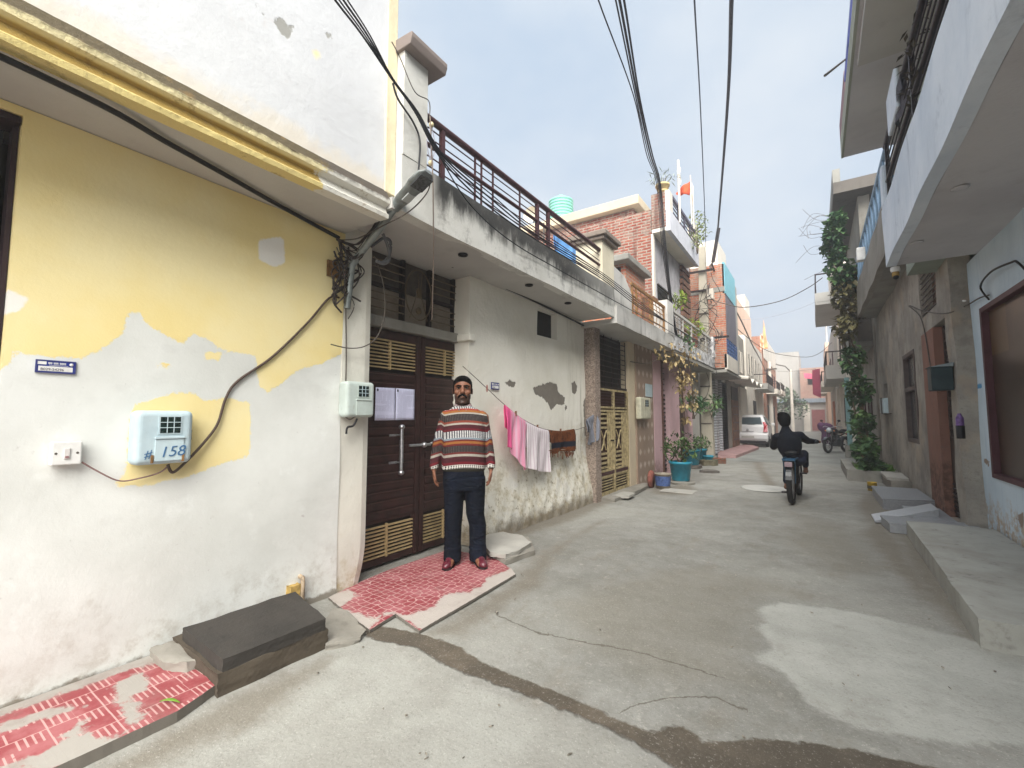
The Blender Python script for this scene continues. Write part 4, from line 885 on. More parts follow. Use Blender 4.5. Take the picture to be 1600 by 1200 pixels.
def slab_poly(name, poly, z0, z1, m, masks, res=.03, parent=None, tilt=None):
    """flat paving of polygon outline with real thickness and mask attributes on a fine top"""
    bm = bmesh.new(); bm.faces.new([bm.verts.new((float(q[0]), float(q[1]), 0)) for q in poly]); bm.normal_update()
    if bm.faces[:][0].normal.z < 0: bmesh.ops.reverse_faces(bm, faces=bm.faces)
    bmesh.ops.triangulate(bm, faces=bm.faces)
    for it in range(9):
        es = [e for e in bm.edges if e.calc_length() > 1.6*res]
        if not es: break
        bmesh.ops.subdivide_edges(bm, edges=es, cuts=1); bmesh.ops.triangulate(bm, faces=[f for f in bm.faces if len(f.verts) > 3])
    cn = np.array(poly).mean(0); rnd_ = random.Random(5)
    for v in bm.verts:
        if v.is_boundary: v.co.x += (cn[0]-v.co.x)*rnd_.uniform(0, .008); v.co.y += (cn[1]-v.co.y)*rnd_.uniform(0, .008)
        v.co.z = z1
    me = bpy.data.meshes.new(name); bm.to_mesh(me); bm.free(); P = np.array([v.co[:2] for v in me.vertices])
    for k, polys in masks.items():
        at = me.attributes.new(k, 'FLOAT', 'POINT'); at.data.foreach_set('value', sdf(P, polys).astype(np.float32))
    me.update(); o = bpy.data.objects.new(name, me); me.materials.append(m); link(o, parent)
    q = o.modifiers.new('thick', 'SOLIDIFY'); q.thickness = z1-z0; q.offset = -1; return o
m_ring = tile_mat('ring_tiles', 'ring'); m_dash = tile_mat('dash_tiles', 'dash')
mat_poly = xy([(512, 938), (560, 914), (610, 893), (700, 862), (768, 872), (800, 893), (806, 901), (655, 991), (618, 964), (577, 990), (545, 965)])
wornm = [xy([(560, 990), (612, 962), (660, 992), (770, 940), (812, 902), (800, 890), (768, 905), (735, 930), (700, 930), (672, 955), (640, 965), (600, 962), (570, 980)]), xy([(505, 935), (545, 925), (560, 935), (530, 955), (560, 962), (590, 970), (575, 995), (540, 968)])]
put(slab_poly('tile_mat', mat_poly, .002, .022, m_ring, {'worn': wornm}, .022), 'worn red and white patterned tile panel laid before the brown door', 'tile panel')
strip_poly = [(-3.23, -1.2), (-2.52, -1.2), (-2.52, .95), (-2.60, 1.14), (-3.23, 1.18)]
worns = [xy([(-10, 1225), (75, 1190), (120, 1150), (135, 1140), (130, 1165), (190, 1170), (170, 1230)]), xy([(180, 1085), (225, 1060), (240, 1090), (200, 1110), (230, 1135), (205, 1160), (185, 1130)]), xy([(185, 1060), (250, 1035), (300, 1000), (300, 1045), (290, 1075), (265, 1050)]), [(-3.3, -1.3), (-3.14, -1.3), (-3.14, 1.2), (-3.3, 1.2)], xy([(0, 1152), (60, 1132), (130, 1115), (130, 1125), (60, 1145), (0, 1168)])]
put(slab_poly('tiled_strip', strip_poly, .0, .055, m_dash, {'worn': worns}, .03), 'red dashed tile strip with cement patches along the foot of the white wall', 'tile strip')
m_step2 = plaster('dark_slab_stone', C(66, 62, 58), C(38, 36, 35), .6, .3, 4, C(56, 53, 50), bump=.6)
m_step = plaster('dark_step_stone', C(88, 79, 68), C(52, 46, 40), .7, .5, 3, C(70, 62, 54), bump=.6)
def rough_block(name, poly, z0, z1, m, parent=None, amp=.012, cut=5, seed=0):
    """solid block over a plan polygon with chipped, uneven faces"""
    bm = bmesh.new(); A = [bm.verts.new((x, y, z0)) for x, y in poly]; f = bm.faces.new(A)
    r = bmesh.ops.extrude_face_region(bm, geom=[f]); bmesh.ops.translate(bm, verts=[v for v in r['geom'] if isinstance(v, bmesh.types.BMVert)], vec=(0, 0, z1-z0))
    bmesh.ops.recalc_face_normals(bm, faces=bm.faces); bmesh.ops.triangulate(bm, faces=[g for g in bm.faces if len(g.verts) > 4])
    bmesh.ops.subdivide_edges(bm, edges=bm.edges, cuts=cut, use_grid_fill=True)
    rnd = random.Random(seed)
    for v in bm.verts:
        n = v.normal
        v.co += n*amp*(math.sin(v.co.x*17+seed)+math.sin(v.co.y*23+seed*2)+math.sin(v.co.z*9+v.co.x*11+v.co.y*13))*.4+Vector((rnd.uniform(-1, 1), rnd.uniform(-1, 1), rnd.uniform(-1, 1)))*amp*.35
    me = bpy.data.meshes.new(name); bm.to_mesh(me); bm.free(); o = bpy.data.objects.new(name, me); me.materials.append(m); link(o, parent)
    me.polygons.foreach_set('use_smooth', [True]*len(me.polygons)); me.set_sharp_from_angle(angle=R(42)); return o
st = thing('stone_step', 'dark stone step block against the white wall below the yellow drain pipe', 'step', (-2.9, 1.4, 0))
rough_block('base', [(-3.22, 1.16), (-2.56, 1.13), (-2.555, 1.74), (-3.22, 1.90)], 0, .12, m_step, st, .010, 7, 1)
rough_block('top_slab', [(-3.13, 1.18), (-2.56, 1.15), (-2.55, 1.72), (-3.12, 1.86)], .115, .185, m_step2, st, .005, 7, 3)
rough_block('mortar_lump', [(-3.23, 1.05), (-2.98, 1.04), (-2.86, 1.10), (-2.84, 1.17), (-3.23, 1.20)], .02, .10, m_cem, st, .016, 4, 4)
put(rough_block('rubble_kerb', xy([(503, 978), (520, 958), (545, 966), (574, 991), (562, 1004), (508, 1018)]), 0, .035, m_cem, None, .014, 4, 5), 'crumbling mortar kerb between stone step and tile panel', 'kerb')
m_slab = plaster('pale_flag', C(172, 168, 160), C(120, 114, 104), .5, .2, 2.5)
ss = thing('stone_slab', 'broken grey flagstone on a cement hump beside the man', 'slab', tuple(PZ(790, 860)))
rough_block('cement_hump', [tuple(PZ(u, v)[:2]) for u, v in ((752, 866), (790, 884), (836, 868), (826, 846), (770, 846))], 0, .055, m_cem, ss, .01, 4, 2)
rough_block('flag', [tuple(PZ(u, v, .09)[:2]) for u, v in ((752, 850), (766, 864), (790, 868), (812, 860), (830, 849), (815, 838), (786, 832), (758, 838))], .056, .10, m_slab, ss, .008, 4, 4)
m_plat = plaster('platform_concrete', C(168, 167, 160), C(92, 88, 80), .8, .4, 2.4, C(150, 147, 139), bump=.5)
th = thing('threshold', 'cracked grey cement threshold along the foot of the ornate gate', 'step', (-2.95, 8, 0))
rough_block('cement_sill', [(-3.12, 7.2), (-2.84, 7.25), (-2.80, 8.3), (-2.86, 9.3), (-3.1, 9.35)], 0, .06, m_cem, th, .014, 6, 8); rough_block('loose_slab', [(-2.98, 7.5), (-2.70, 7.55), (-2.72, 7.95), (-2.96, 8.0)], .04, .08, m_slab, th, .01, 4, 5)
pf = thing('platform', 'long grey concrete platform along the foot of the pale blue wall', 'platform', (1.2, 5.5, 0))
rough_block('far_slab', [(.80, 4.90), (1.60, 4.90), (1.60, 7.25), (.85, 7.25)], 0, .175, m_plat, pf, .006, 7, 2)
rough_block('near_slab', [(.78, 4.0), (1.60, 4.0), (1.60, 4.885), (.79, 4.885)], 0, .178, m_plat, pf, .008, 7, 6)
m_gran = simple('grey_granite', C(146, 148, 152), .4, 0, .08, 30, .4)
for nm, poly, z1, lb in (('block', [(.80, 9.0), (1.44, 9.25), (1.43, 10.6), (.80, 10.6)], .17, 'polished grey granite block nearest the yellow tin'),
                         ('block', [(.70, 7.30), (1.56, 7.30), (1.56, 7.78), (.66, 7.78)], .125, 'grey granite block touching the end of the concrete platform'),
                         ('block', [(1.02, 7.95), (1.44, 7.95), (1.44, 8.95), (1.02, 8.95)], .10, 'grey granite landing slab at the foot of the iron door')):
    mb = MB().prism([(x, y, 0) for x, y in poly], (0, 0, z1-.03)).prism([(x-.01, y, z1-.028) for x, y in poly], (0, 0, .028))
    put(mb.build('granite_block', m_gran, None, .004), lb, 'step', 'grey granite door steps')
mb = MB().prism([(.60, 7.84, .005), (.60, 7.84, .03), (1.30, 8.2, .20), (1.30, 8.2, .005)], (.0, .5, 0))
put(mb.build('granite_ramp', simple('pale_granite', C(176, 178, 182), .35, 0, .06, 30), None, .003), 'sloping pale granite ramp slab between the grey steps', 'ramp', 'grey granite door steps')
# ================================================================ wall fixtures
def lettering(txt, size, loc, ex, ez, m, parent, name='lettering', depth=.001, skew=0, align='LEFT'):
    """text lying on a wall: ex = reading direction, ez = up direction of the letters"""
    cu = bpy.data.curves.new(name, 'FONT'); cu.body = txt; cu.size = size; cu.extrude = depth; cu.align_x = align; cu.shear = skew
    o = bpy.data.objects.new(name, cu); COL.objects.link(o); dg = bpy.context.evaluated_depsgraph_get()
    me = bpy.data.meshes.new_from_object(o.evaluated_get(dg)); bpy.data.objects.remove(o); bpy.data.curves.remove(cu)
    ex, ez = Vector(ex).normalized(), Vector(ez).normalized(); ey = ex.cross(ez)*-1
    M = Matrix((ex, ez, ex.cross(ez))).transposed().to_4x4(); M.translation = Vector(loc); me.transform(M)
    me.materials.clear(); me.materials.append(m); o = bpy.data.objects.new(name, me); return link(o, parent)
m_ink = simple('blue_ink', C(70, 110, 150), .7); m_dkink = simple('dark_ink', C(40, 40, 60), .7)
def meter(label, x, y0, y1, z0, z1, m, dep=.11, group='electricity meter boxes'):
    y0, y1 = min(y0, y1), max(y0, y1); W, Hh = y1-y0, z1-z0
    r = thing('meter_box', label, 'meter box', (x, (y0+y1)/2, z0), 0, group); x1 = x+dep
    b = MB().box(x, x1, y0, y1, z0, z1).build('casing', m, r); bv = b.modifiers.new('b', 'BEVEL'); bv.width = .032; bv.segments = 5
    w0, w1, v0, v1 = y0+W*.40, y0+W*.75, z0+Hh*.58, z0+Hh*.88
    f = MB().box(x1-.002, x1+.004, w0-.008, w1+.008, v0-.008, v1+.008).build('window_surround', m, r)
    box('window', simple('meter_glass', C(22, 40, 38), .2, 0, .2, 30, .5), f, x1+.0045, x1+.006, w0, w1, v0, v1)
    q = MB()
    for k in (1, 2):
        a = w0+(w1-w0)*k/3; q.box(x1+.006, x1+.008, a-.002, a+.002, v0, v1); a = v0+(v1-v0)*k/3; q.box(x1+.006, x1+.0085, w0, w1, a-.002, a+.002)
    q.build('window_bars', m_paleblue, f)
    q = MB().box(x1, x1+.006, y0+W*.33, y0+W*.83, z0+Hh*.06, z0+Hh*.46).box(x1, x1+.012, y0+W*.32, y0+W*.84, z0+Hh*.47, z0+Hh*.51)
    q.build('lower_flap', m, r, .002)
    q = MB()
    for f_ in (.3, .72): q.box(x+.02, x+.06, y1, y1+.014, z0+Hh*f_, z0+Hh*f_+.02)
    q.tube([(x+.05, y1-.002, z0+Hh*.42), (x+.05, y1+.018, z0+Hh*.43), (x+.05, y1+.018, z0+Hh*.62), (x+.05, y1-.002, z0+Hh*.64)], .003, 6).build('hasp', m_iron, r)
    return r, x1, W, Hh
a, b = PX(207, 727, -3.13), PX(303, 642, -3.13)
m1, x1, W, Hh = meter('pale blue steel meter box marked 158 on the white and yellow wall', H1X-.005, a[1], b[1], a[2]-.005, b[2], m_paleblue, .125)
lettering('#', .065, (x1+.003, a[1]+.045, a[2]+.03), (0, 1, .25), (0, -.25, 1), m_ink, m1, 'hand_written_sign', .0006, .3)
lettering('158', .085, (x1+.0075, a[1]+W*.40, a[2]+.035), (0, 1, .05), (0, -.05, 1), m_ink, m1, 'hand_written_number', .0006, .25)
for f_ in (.27, .80): box('rusty_clip', m_rust, m1, x1+.001, x1+.0075, a[1]+W*f_, a[1]+W*f_+.012, a[2]+.004, a[2]+.05)
a, b = PX(541, 652, -3.12), PX(587, 598, -3.12)
m2, x1, W, Hh = meter('pale green-grey meter box on the pillar left of the brown door', H1X-.003, a[1], b[1], a[2], b[2], plaster('pale_green_steel', C(192, 202, 196), C(146, 134, 116), .45, .5, 5, C(178, 188, 182), bump=.08, rough=.5), .12)
a, b = PX(1001, 655, -2.95), PX(1016, 622, -2.95)
meter('small beige meter box on the patterned tile wall', -3.058, a[1], b[1], a[2], b[2], simple('beige_steel', C(196, 192, 170), .5), .12)
a, b = PX(1005, 640, -3.05), PX(1017, 612, -3.05); nb = MB().box(-3.057, -3.045, a[1]+.2, b[1]+.1, b[2]-.12, b[2]+.16); put(nb.build('wall_notice', m_paleblue), 'pale blue panel fixed to the tile wall above the beige meter box', 'notice')
# right: dark meter box by the iron door
rb = thing('meter_box', 'dark green meter box hung beside the iron door of the grey house', 'meter box', (X2, 7.7, 1.7), 0, 'electricity meter boxes')
m_dg = simple('dark_green_steel', C(44, 62, 66), .45, .1, .15)
y0, y1 = 7.72, 7.96; b = (0, 0, 2.06); q = MB().box(1.24, X2-.002, y0, y1, 1.76, 2.06); q.build('casing', m_dg, rb, .012); MB().prism([(1.22, y0-.03, b[2]), (X2, y0-.03, b[2]), (X2, y0-.03, b[2]+.05)], (0, y1-y0+.06, 0)).build('lid', simple('light_lid', C(140, 152, 156), .5), rb)
rb = thing('meter_box', 'small silver meter box in the niche of the grey cement wall', 'meter box', (X2, 14.2, 1.5), 0, 'electricity meter boxes')
box('casing', m_paleblue, rb, X2-.1, X2, 13.9, 14.6, 1.52, 1.88, .01); box('window', m_black, rb, X2-.11, X2-.1, 14.15, 14.35, 1.5, 1.9)
# switch
a, b = PX(78, 728, -3.2), PX(129, 689, -3.2); sw = thing('switch_box', 'white rocker switch box with two screws on the white wall', 'switch', (H1X, a[1], a[2]))
box('plate', m_white, sw, H1X-.004, H1X+.045, a[1], b[1], a[2], b[2], .006); W, Hh = b[1]-a[1], b[2]-a[2]
q = MB().box(H1X+.045, H1X+.052, a[1]+W*.40, a[1]+W*.60, a[2]+Hh*.25, a[2]+Hh*.72); q.build('rocker', simple('ivory', C(214, 208, 204), .4), sw, .003); box('indicator', simple('pink_slot', C(150, 110, 112), .5), sw, H1X+.052, H1X+.054, a[1]+W*.44, a[1]+W*.56, a[2]+Hh*.30, a[2]+Hh*.38)
q = MB()
for f_ in (.15, .85): q.ell((H1X+.045, a[1]+W*f_, a[2]+Hh*.5), .003, .006, .006)
q.build('screw', m_gcable, sw)
# blue house-number plates
def plate(label, x, pts, num, full=True):
    (ya, za), (yb, zb) = [tuple(PX(u, v, x+.008)[1:]) for u, v in pts]
    r = thing('number_plate', label, 'number plate', (x, ya, za), 0, 'blue house number plates'); W, Hh = yb-ya, za-zb
    box('plate', simple('plate_blue', C(22, 44, 128), .35, 0, .05, 9, .5), r, x, x+.008, ya, yb, zb, za, .001)
    q = MB(); q.box(x+.008, x+.0095, ya, yb, za-.006, za).box(x+.008, x+.0095, ya, yb, zb, zb+.006).box(x+.008, x+.0095, ya, ya+.006, zb+.006, za-.006).box(x+.008, x+.0095, yb-.006, yb, zb+.006, za-.006); q.build('rim', simple('plate_rim', C(60, 64, 120), .4), r)
    box('number_field', m_white, r, x+.008, x+.009, ya+W*.07, ya+W*.92, zb+Hh*.14, zb+Hh*.52)
    lettering(num, Hh*.27, (x+.0095, ya+W*.12, zb+Hh*.19), (0, 1, 0), (0, 0, 1), m_dkink, r, 'number', .0003)
    box('header_field', m_white, r, x+.008, x+.009, ya+W*.05, ya+W*.26, za-Hh*.36, za-Hh*.13)
    MB().lathe((x+.008, ya+W*.88, za-Hh*.27), [(0, 0), (Hh*.12, 0), (Hh*.12, .0012), (0, .0012)], 16, 'x').build('emblem', m_white, r)
    q = MB(); cx = ya+W*.30
    for wd in (.10, .12, .16): # headline script: joined strokes hanging from a bar
        q.box(x+.008, x+.009, cx, cx+W*wd, za-Hh*.20, za-Hh*.175); n_ = int(wd*50)
        for k in range(n_): q.box(x+.008, x+.009, cx+W*wd*(k+.3)/n_, cx+W*wd*(k+.3)/n_+.0016, za-Hh*(.30+.03*(k % 2)), za-Hh*.2)
        cx += W*(wd+.03)
    q.box(x+.008, x+.009, ya+W*.32, ya+W*.80, za-Hh*.41, za-Hh*.385); q.build('header_script', m_white, r)
plate('blue house number plate on the white wall below the yellow paint', H1X-.001, [(56, 561), (118, 585)], 'B029-54296')
plate('small blue house number plate on the cream wall above the laundry', -3.238, [(768, 597), (780, 609)], 'B029')
# papers on the door
m_paper = None
def paper(label, c):
    t = T('printed_paper'); s = t.sep(t.pos())
    ln = t.math('GREATER_THAN', t.math('SINE', t.math('MULTIPLY', s[2], 620)), .25); wd = t.step(t.noise(1., 2, .5, t.map(t.pos(), (1, 90, 16))), .36, .42); para = t.step(t.noise(1., 1, .5, t.map(t.pos(), (.1, 3, 22))), .38, .42)
    col = t.mix(t.math('MULTIPLY', t.math('MULTIPLY', ln, t.math('MULTIPLY', wd, para)), .42), C(214, 214, 238), C(110, 112, 150)); m = t.done(col, .8)
    (y0, z1), (y1, z1b), (y1b, z0), (y0b, z0b) = [tuple(PX(u, v, DX+.03)[1:]) for u, v in c]
    n = 10; vs = []
    for i in range(n+1):
        for j in range(n+1):
            f, g = i/n, j/n; y = (y0*(1-f)+y1*f)*(1-g)+(y0b*(1-f)+y1b*f)*g; z = (z1*(1-f)+z1b*f)*(1-g)+(z0b*(1-f)+z0*f)*g
            vs.append((DX+.021+.004*math.sin(f*5+g*2)*(1 if 0 < i < n else .6), y, z))
    o = MB().add(vs, [(i*(n+1)+j, (i+1)*(n+1)+j, (i+1)*(n+1)+j+1, i*(n+1)+j+1) for i in range(n) for j in range(n)], True).build('notice_paper', m)
    q = o.modifiers.new('s', 'SOLIDIFY'); q.thickness = .0015; put(o, label, 'paper', 'printed notices on the door')
    q = MB().box(DX+.026, DX+.0265, y0+.012, y0+.03, z1-.035, z1-.012).build('crest', m_dkink, o)
paper('left printed paper notice pasted on the brown door', [(588, 605), (619, 606.5), (618, 656.5), (586, 657)])
paper('right printed paper notice pasted on the brown door, next to its twin', [(619.6, 606.5), (649, 608.5), (648, 656), (618.6, 656.5)])
# small pipe on the wall foot
a = Vector(PX(473, 900, -3.2)); dp = thing('drain_pipe', 'short rusty drain pipe with yellow stain at the foot of the white wall', 'pipe', (a.x, a.y, 0))
MB().tube([(H1X-.02, a.y+.005, a.z-.01), (-3.2, a.y, a.z-.012), (-3.195, a.y, a.z-.04), (-3.195, a.y, .06)], .016, 10).build('pipe', simple('old_pipe', C(170, 150, 126), .7, 0, .3, 30), dp)
rough_block('mortar_lump', [(-3.25, a.y-.10), (-3.20, a.y-.09), (-3.19, a.y-.01), (-3.25, a.y-.01)], .03, .2, simple('yellow_mortar', C(176, 146, 84), .9, 0, .3, 14), dp, .01, 3, 9)
# ================================================================ street lamp
sl = thing('street_lamp', 'grey street lamp on an angled pipe arm beside the white pillar', 'street lamp', tuple(PX(543, 480, -3.17)))
a, b, c_, d_ = Vector(PX(542, 482, -3.19)), Vector(PX(550, 415, -3.17)), Vector(PX(590, 362, -2.92)), Vector(PX(622, 318, -2.66))
m_gal = simple('galvanised_pipe', C(134, 140, 138), .5, .4, .2, 10)
MB().tube([a, a.lerp(b, .6), b, b.lerp(c_, .25)+Vector((0, 0, .01)), c_, d_], .028, 12).build('arm', m_gal, sl)
e_ = Vector(PX(670, 269, -2.33)); ax = (e_-d_).normalized(); n_ = 16; hb = MB(); L_ = (e_-d_).length
rings = [(0, .03, .03), (.04, .045, .04), (.12, .06, .042), (.45, .068, .04), (.6, .085, .03), (.9, .08, .026), (1.0, .04, .015)]
sid = ax.cross(Vector((0, 0, 1))).normalized(); upv = sid.cross(ax); vs = []
for f_, ww, hh_ in rings:
    for k in range(n_): an = 2*math.pi*k/n_; vs.append(d_+ax*L_*f_+sid*ww*math.cos(an)+upv*hh_*math.sin(an))
hb.add(vs, [(i*n_+k, i*n_+(k+1) % n_, (i+1)*n_+(k+1) % n_, (i+1)*n_+k) for i in range(len(rings)-1) for k in range(n_)], True); hb.add(vs[:n_], [range(n_)]); hb.add(vs[-n_:], [range(n_)])
m_lh = simple('lamp_grey', C(120, 124, 122), .45, .3, .15, 14); hd = hb.build('lamp_head', m_lh, sl)
q = MB().obox(d_+ax*L_*.74-upv*.024, ax, sid, upv, L_*.18, .062, .008); q.build('lens', simple('lens_grid', C(76, 78, 78), .3, 0, .4, 60), hd)
MB().obox(d_+ax*L_*.30-upv*.036, ax, sid, upv, L_*.11, .035, .008).build('driver_cover', simple('light_patch', C(176, 180, 178), .4), hd)
q = MB().tube([d_-ax*.05, d_+ax*.05], .045, 12); q.build('clamp', m_gal, sl)
# ================================================================ cables
def sag(a, b, s=.1, n=18): a, b = Vector(a), Vector(b); return [a.lerp(b, i/n)-Vector((0, 0, s*4*(i/n)*(1-i/n))) for i in range(n+1)]
def spl(pts, n=8):
    P = [Vector(p) for p in pts]; out = []
    for i in range(len(P)-1):
        p0, p1, p2, p3 = P[max(i-1, 0)], P[i], P[i+1], P[min(i+2, len(P)-1)]
        for k in range(n):
            u = k/n; out.append(.5*((2*p1)+(-p0+p2)*u+(2*p0-5*p1+4*p2-p3)*u*u+(-p0+3*p1-3*p2+p3)*u**3))
    return out+[P[-1]]
def cable(label, pts, r=.008, m=None, group=None, n=6, smooth=True):
    return put(MB().tube(spl(pts) if smooth else pts, r, n).build('cable', m or m_cable), label, 'cable', group)
cable('thick black cable running under the overhang to the lamp arm', [PZ(-120, 35, 2.93), PZ(0, 88, 2.93), PZ(170, 170, 2.93), PZ(260, 222, 2.945), PZ(350, 272, 2.945), PZ(420, 312, 2.945), PZ(480, 345, 2.945), PX(530, 372, -3.215)], .015)
cable('brown supply cable looping down to the meter box marked 158', [PX(262, 726, -3.2), PX(270, 738, -3.2), PX(290, 722, -3.2), PX(320, 690, -3.21), PX(340, 662, -3.22), PX(353, 622, -3.222), PX(372, 595, -3.222), PX(425, 558, -3.222), PX(480, 505, -3.222), PX(514, 466, -3.222), PX(530, 465, -3.222)], .0085, simple('brown_cable', C(78, 62, 54), .6))
cable('thin twin cable from the rocker switch to the meter box marked 158', [PX(128, 722, -3.21), PX(150, 735, -3.222), PX(185, 751, -3.222), PX(215, 748, -3.222), PX(250, 738, -3.21), PX(265, 725, -3.2)], .0045, simple('mauve_cable', C(140, 110, 106), .6))
cable('thin cable drooping from the wall beside the pillar meter box', [PX(540, 470, -3.2), PX(541, 540, -3.215), PX(540, 600, -3.20), PX(535, 640, -3.18), PX(545, 655, -3.16), PX(556, 650, -3.14)], .006, m_gcable)
cable('loose dark tail of wire with a plug below the pillar meter box', [PX(558, 654, -3.15), PX(552, 665, -3.16), PX(543, 668, -3.18), PX(541, 678, -3.18)], .009)
cable('long loose wire end hanging in front of the pillar from the transom', [PX(585, 400, -3.15), PX(592, 418, -3.15), PX(600, 450, -3.13), PX(601, 490, -3.13), PX(590, 525, -3.15), PX(570, 541, -3.17), PX(545, 544, -3.19), PX(517, 538, -3.2)], .005, m_gcable)
for k, pts in enumerate(([(598, 365), (606, 385), (608, 405), (600, 412), (588, 408)], [(580, 385), (590, 378), (600, 372), (610, 378), (608, 400), (596, 412)])):
    cable('grey looped conduit hose beside the lamp arm, '+('outer loop' if k else 'inner loop'), [PX(u, v, -3.0-.04*k) for u, v in pts], .014, simple('conduit_grey', C(104, 104, 106), .6), 'conduit loops by the lamp')
tg = MB(); rnd = random.Random(3)
for k in range(15):
    u0, v0 = rnd.uniform(520, 545), rnd.uniform(370, 400); pts = [(u0, v0)]
    for j in range(4): pts.append((rnd.uniform(519, 565), v0+(j+1)*rnd.uniform(14, 26)))
    tg.tube(spl([PX(u, v, -3.19+.03*rnd.random()) for u, v in pts], 6), rnd.choice((.004, .006, .008)), 6)
for k in range(7):
    tg.tube(spl([PX(525+k, 372+k, -3.2), PX(555+rnd.uniform(-4, 6), 390+rnd.uniform(-10, 20), -3.1), PX(590+rnd.uniform(-5, 5), 355+rnd.uniform(-12, 14), -2.95), PX(628+rnd.uniform(-8, 6), 322+rnd.uniform(-6, 6), -2.7)], 6), rnd.choice((.004, .006)), 6)
put(tg.build('cable_tangle', simple('dusty_cable', C(66, 58, 54), .7, 0, .4, 30)), 'tangled nest of old wires around the foot of the lamp arm', 'cables')
put(MB().box(H1X, H1X+.02, *sorted((PX(513, 410, -3.22)[1], PX(536, 430, -3.22)[1])), PX(513, 430, -3.22)[2], PX(513, 405, -3.22)[2]).build('junction_block', m_rust), 'yellow painted junction block on the wall beneath the cable tangle', 'junction box')
cable('curved thin wire from lamp head back to the pillar', [PX(672, 275, -2.35), PX(668, 300, -2.45), PX(640, 330, -2.6), PX(600, 352, -2.8), PX(560, 372, -3.05), PX(532, 375, -3.2)], .005, m_gcable)
cable('brown cable hanging down the cream pier to the lamp head', [PX(614, 130, -2.62), PX(622, 155, -2.62), PX(645, 190, -2.62), PX(656, 220, -2.62), PX(654, 265, -2.5), PX(652, 282, -2.4)], .008)
cable('thin wire from the pier coping down to the railing end', [PX(612, 65, -2.6), PX(625, 90, -2.6), PX(648, 143, -2.6), PX(670, 158, -2.6), PX(671, 185, -2.62)], .0045, m_gcable)
pn = PX(677, 270, -2.6); cable('pale plumb cord hanging from the balcony edge before the transom', [PX(672, 182, -2.6), PX(676, 270, -2.55), PX(677, 330, -2.6), PX(677, 420, -2.75), PX(675, 500, -2.95)], .0055, simple('dirty_cord', C(120, 106, 96), .8))
iw = MB(); ra, rb_ = Vector(PX(674, 195, -2.6)), Vector(PX(673, 255, -2.6))
for sg in (-1, 0, 1): iw.tube(spl([ra, ra.lerp(rb_, .5)+Vector((0, .05*sg, 0)), rb_]), .004, 6)
o = iw.build('insulator_wires', m_lilac); put(o, 'bowed wires between two porcelain insulators at the railing end', 'insulator'); MB().ell(ra, .022, .022, .025).ell(rb_, .022, .022, .025).build('insulator', simple('porcelain', C(206, 190, 150), .3), o)
# black bundle: from above the camera past the pier and along the balcony to the far pole
P1 = Vector((-2.93, 15.65, 7.03))
for k in range(4):
    o1 = k*4-4
    cable('strand of the black cable bundle sweeping past the white pier, '+('uppermost', 'second from top', 'third from top', 'lowest')[k],
          [PX(500+o1*1.6, -45, -2.25), PX(530+o1*1.6, 0, -2.3), PX(570+o1, 55, -2.4), PX(612+o1*.2, 122, -2.5), PX(650+o1*.4, 175, -2.52), PX(690+o1*.5, 245-o1*.3, -2.52), PX(760+o1, 312-o1, -2.52), PX(840, 372-o1, -2.52), PX(940, 432-o1*.8, -2.52), PX(1000, 478-o1*.8, -2.52), PX(1050, 508, -2.52), PX(1096, 540-o1*.5, -2.62)], .0055 if k % 2 else .0075, None, 'black cable bundle')
cable('dark service cable strung low along the stained parapet', [PX(690, 250, -2.6), PX(735, 320, -2.62), PX(800, 378, -2.61), PX(880, 425, -2.61), PX(960, 470, -2.6), PX(1050, 520, -2.58), PX(1098, 548, -2.65)], .006)
cable('black cable stapled along the soffit above the cream wall', [PX(706, 416, -3.22), PX(735, 426, -3.22), PX(790, 450, -3.21), PX(850, 478, -3.21), PX(935, 520, -3.2)], .014)
# overhead lines to the poles
for k, (u, r) in enumerate(((935, .008), (962, .009), (968, .014), (975, .012))):
    cable('overhead line in the dark sheaf above the lane, '+('leftmost and loose', 'second from the left', 'third from the left, thickest', 'rightmost of the sheaf')[k],
          [PZ(u-14, -60, 5.6), PZ(u, 0, 5.7), PZ(990+k*3, 150, 6.0), PZ(1010+k*3, 240, 6.2), PX(1026+k*2, 288, -2.6), PX(1034+k*2, 380, -2.6), PX(1048+k, 480, -2.62), PX(1058+k, 540, -2.64)], r, None, 'sheaf of overhead lines')
cable('single thin overhead line running to the tall pole top', [PZ(1083, -60, 6.0), PZ(1085, 0, 6.1), PZ(1094, 160, 6.7), PZ(1100, 300, 6.95), PD(1103, 386, 14.6)], .010, simple('line_grey', C(96, 104, 116), .6), 'lines to the tall pole')
cable('thick twisted overhead cable ending at the tall pole top', [PZ(1146, -60, 6.0), PZ(1143, 0, 6.1), PZ(1137, 160, 6.6), PZ(1124, 330, 6.95), PD(1120, 372, 14.2), PD(1113, 412, 14.6)], .024, simple('twisted_grey', C(92, 92, 98), .7, 0, .35, 60), 'lines to the tall pole')
put(MB().tube([PD(1123, 356, 14.1), PD(1114, 410, 14.5)], .055, 10).build('cable_sleeve', simple('sleeve', C(74, 66, 66), .7)), 'thick dark sleeve where the twisted cable meets the pole', 'cable sleeve')
cable('heavy cable sagging from the tall pole past the blue panel', [PD(1112, 412, 14.6), PD(1130, 455, 17), PD(1155, 495, 20), PD(1176, 540, 24), PD(1187, 560, 28), PD(1199, 585, 34)], .03, m_gcable)
cable('upper cross-lane cable from tall pole to the creeper', [PD(1104, 465, 14.7), PD(1130, 474, 14.5), PD(1165, 480, 14.5), PD(1220, 470, 14.5), PD(1262, 450, 14.5), PD(1285, 434, 14.5)], .014, m_gcable, 'cross-lane cables')
cable('thin pale cross-lane wire below the upper one', [PD(1155, 500, 22), PD(1200, 496, 22), PD(1250, 482, 22), PD(1290, 464, 22)], .008, m_lilac, 'cross-lane cables')
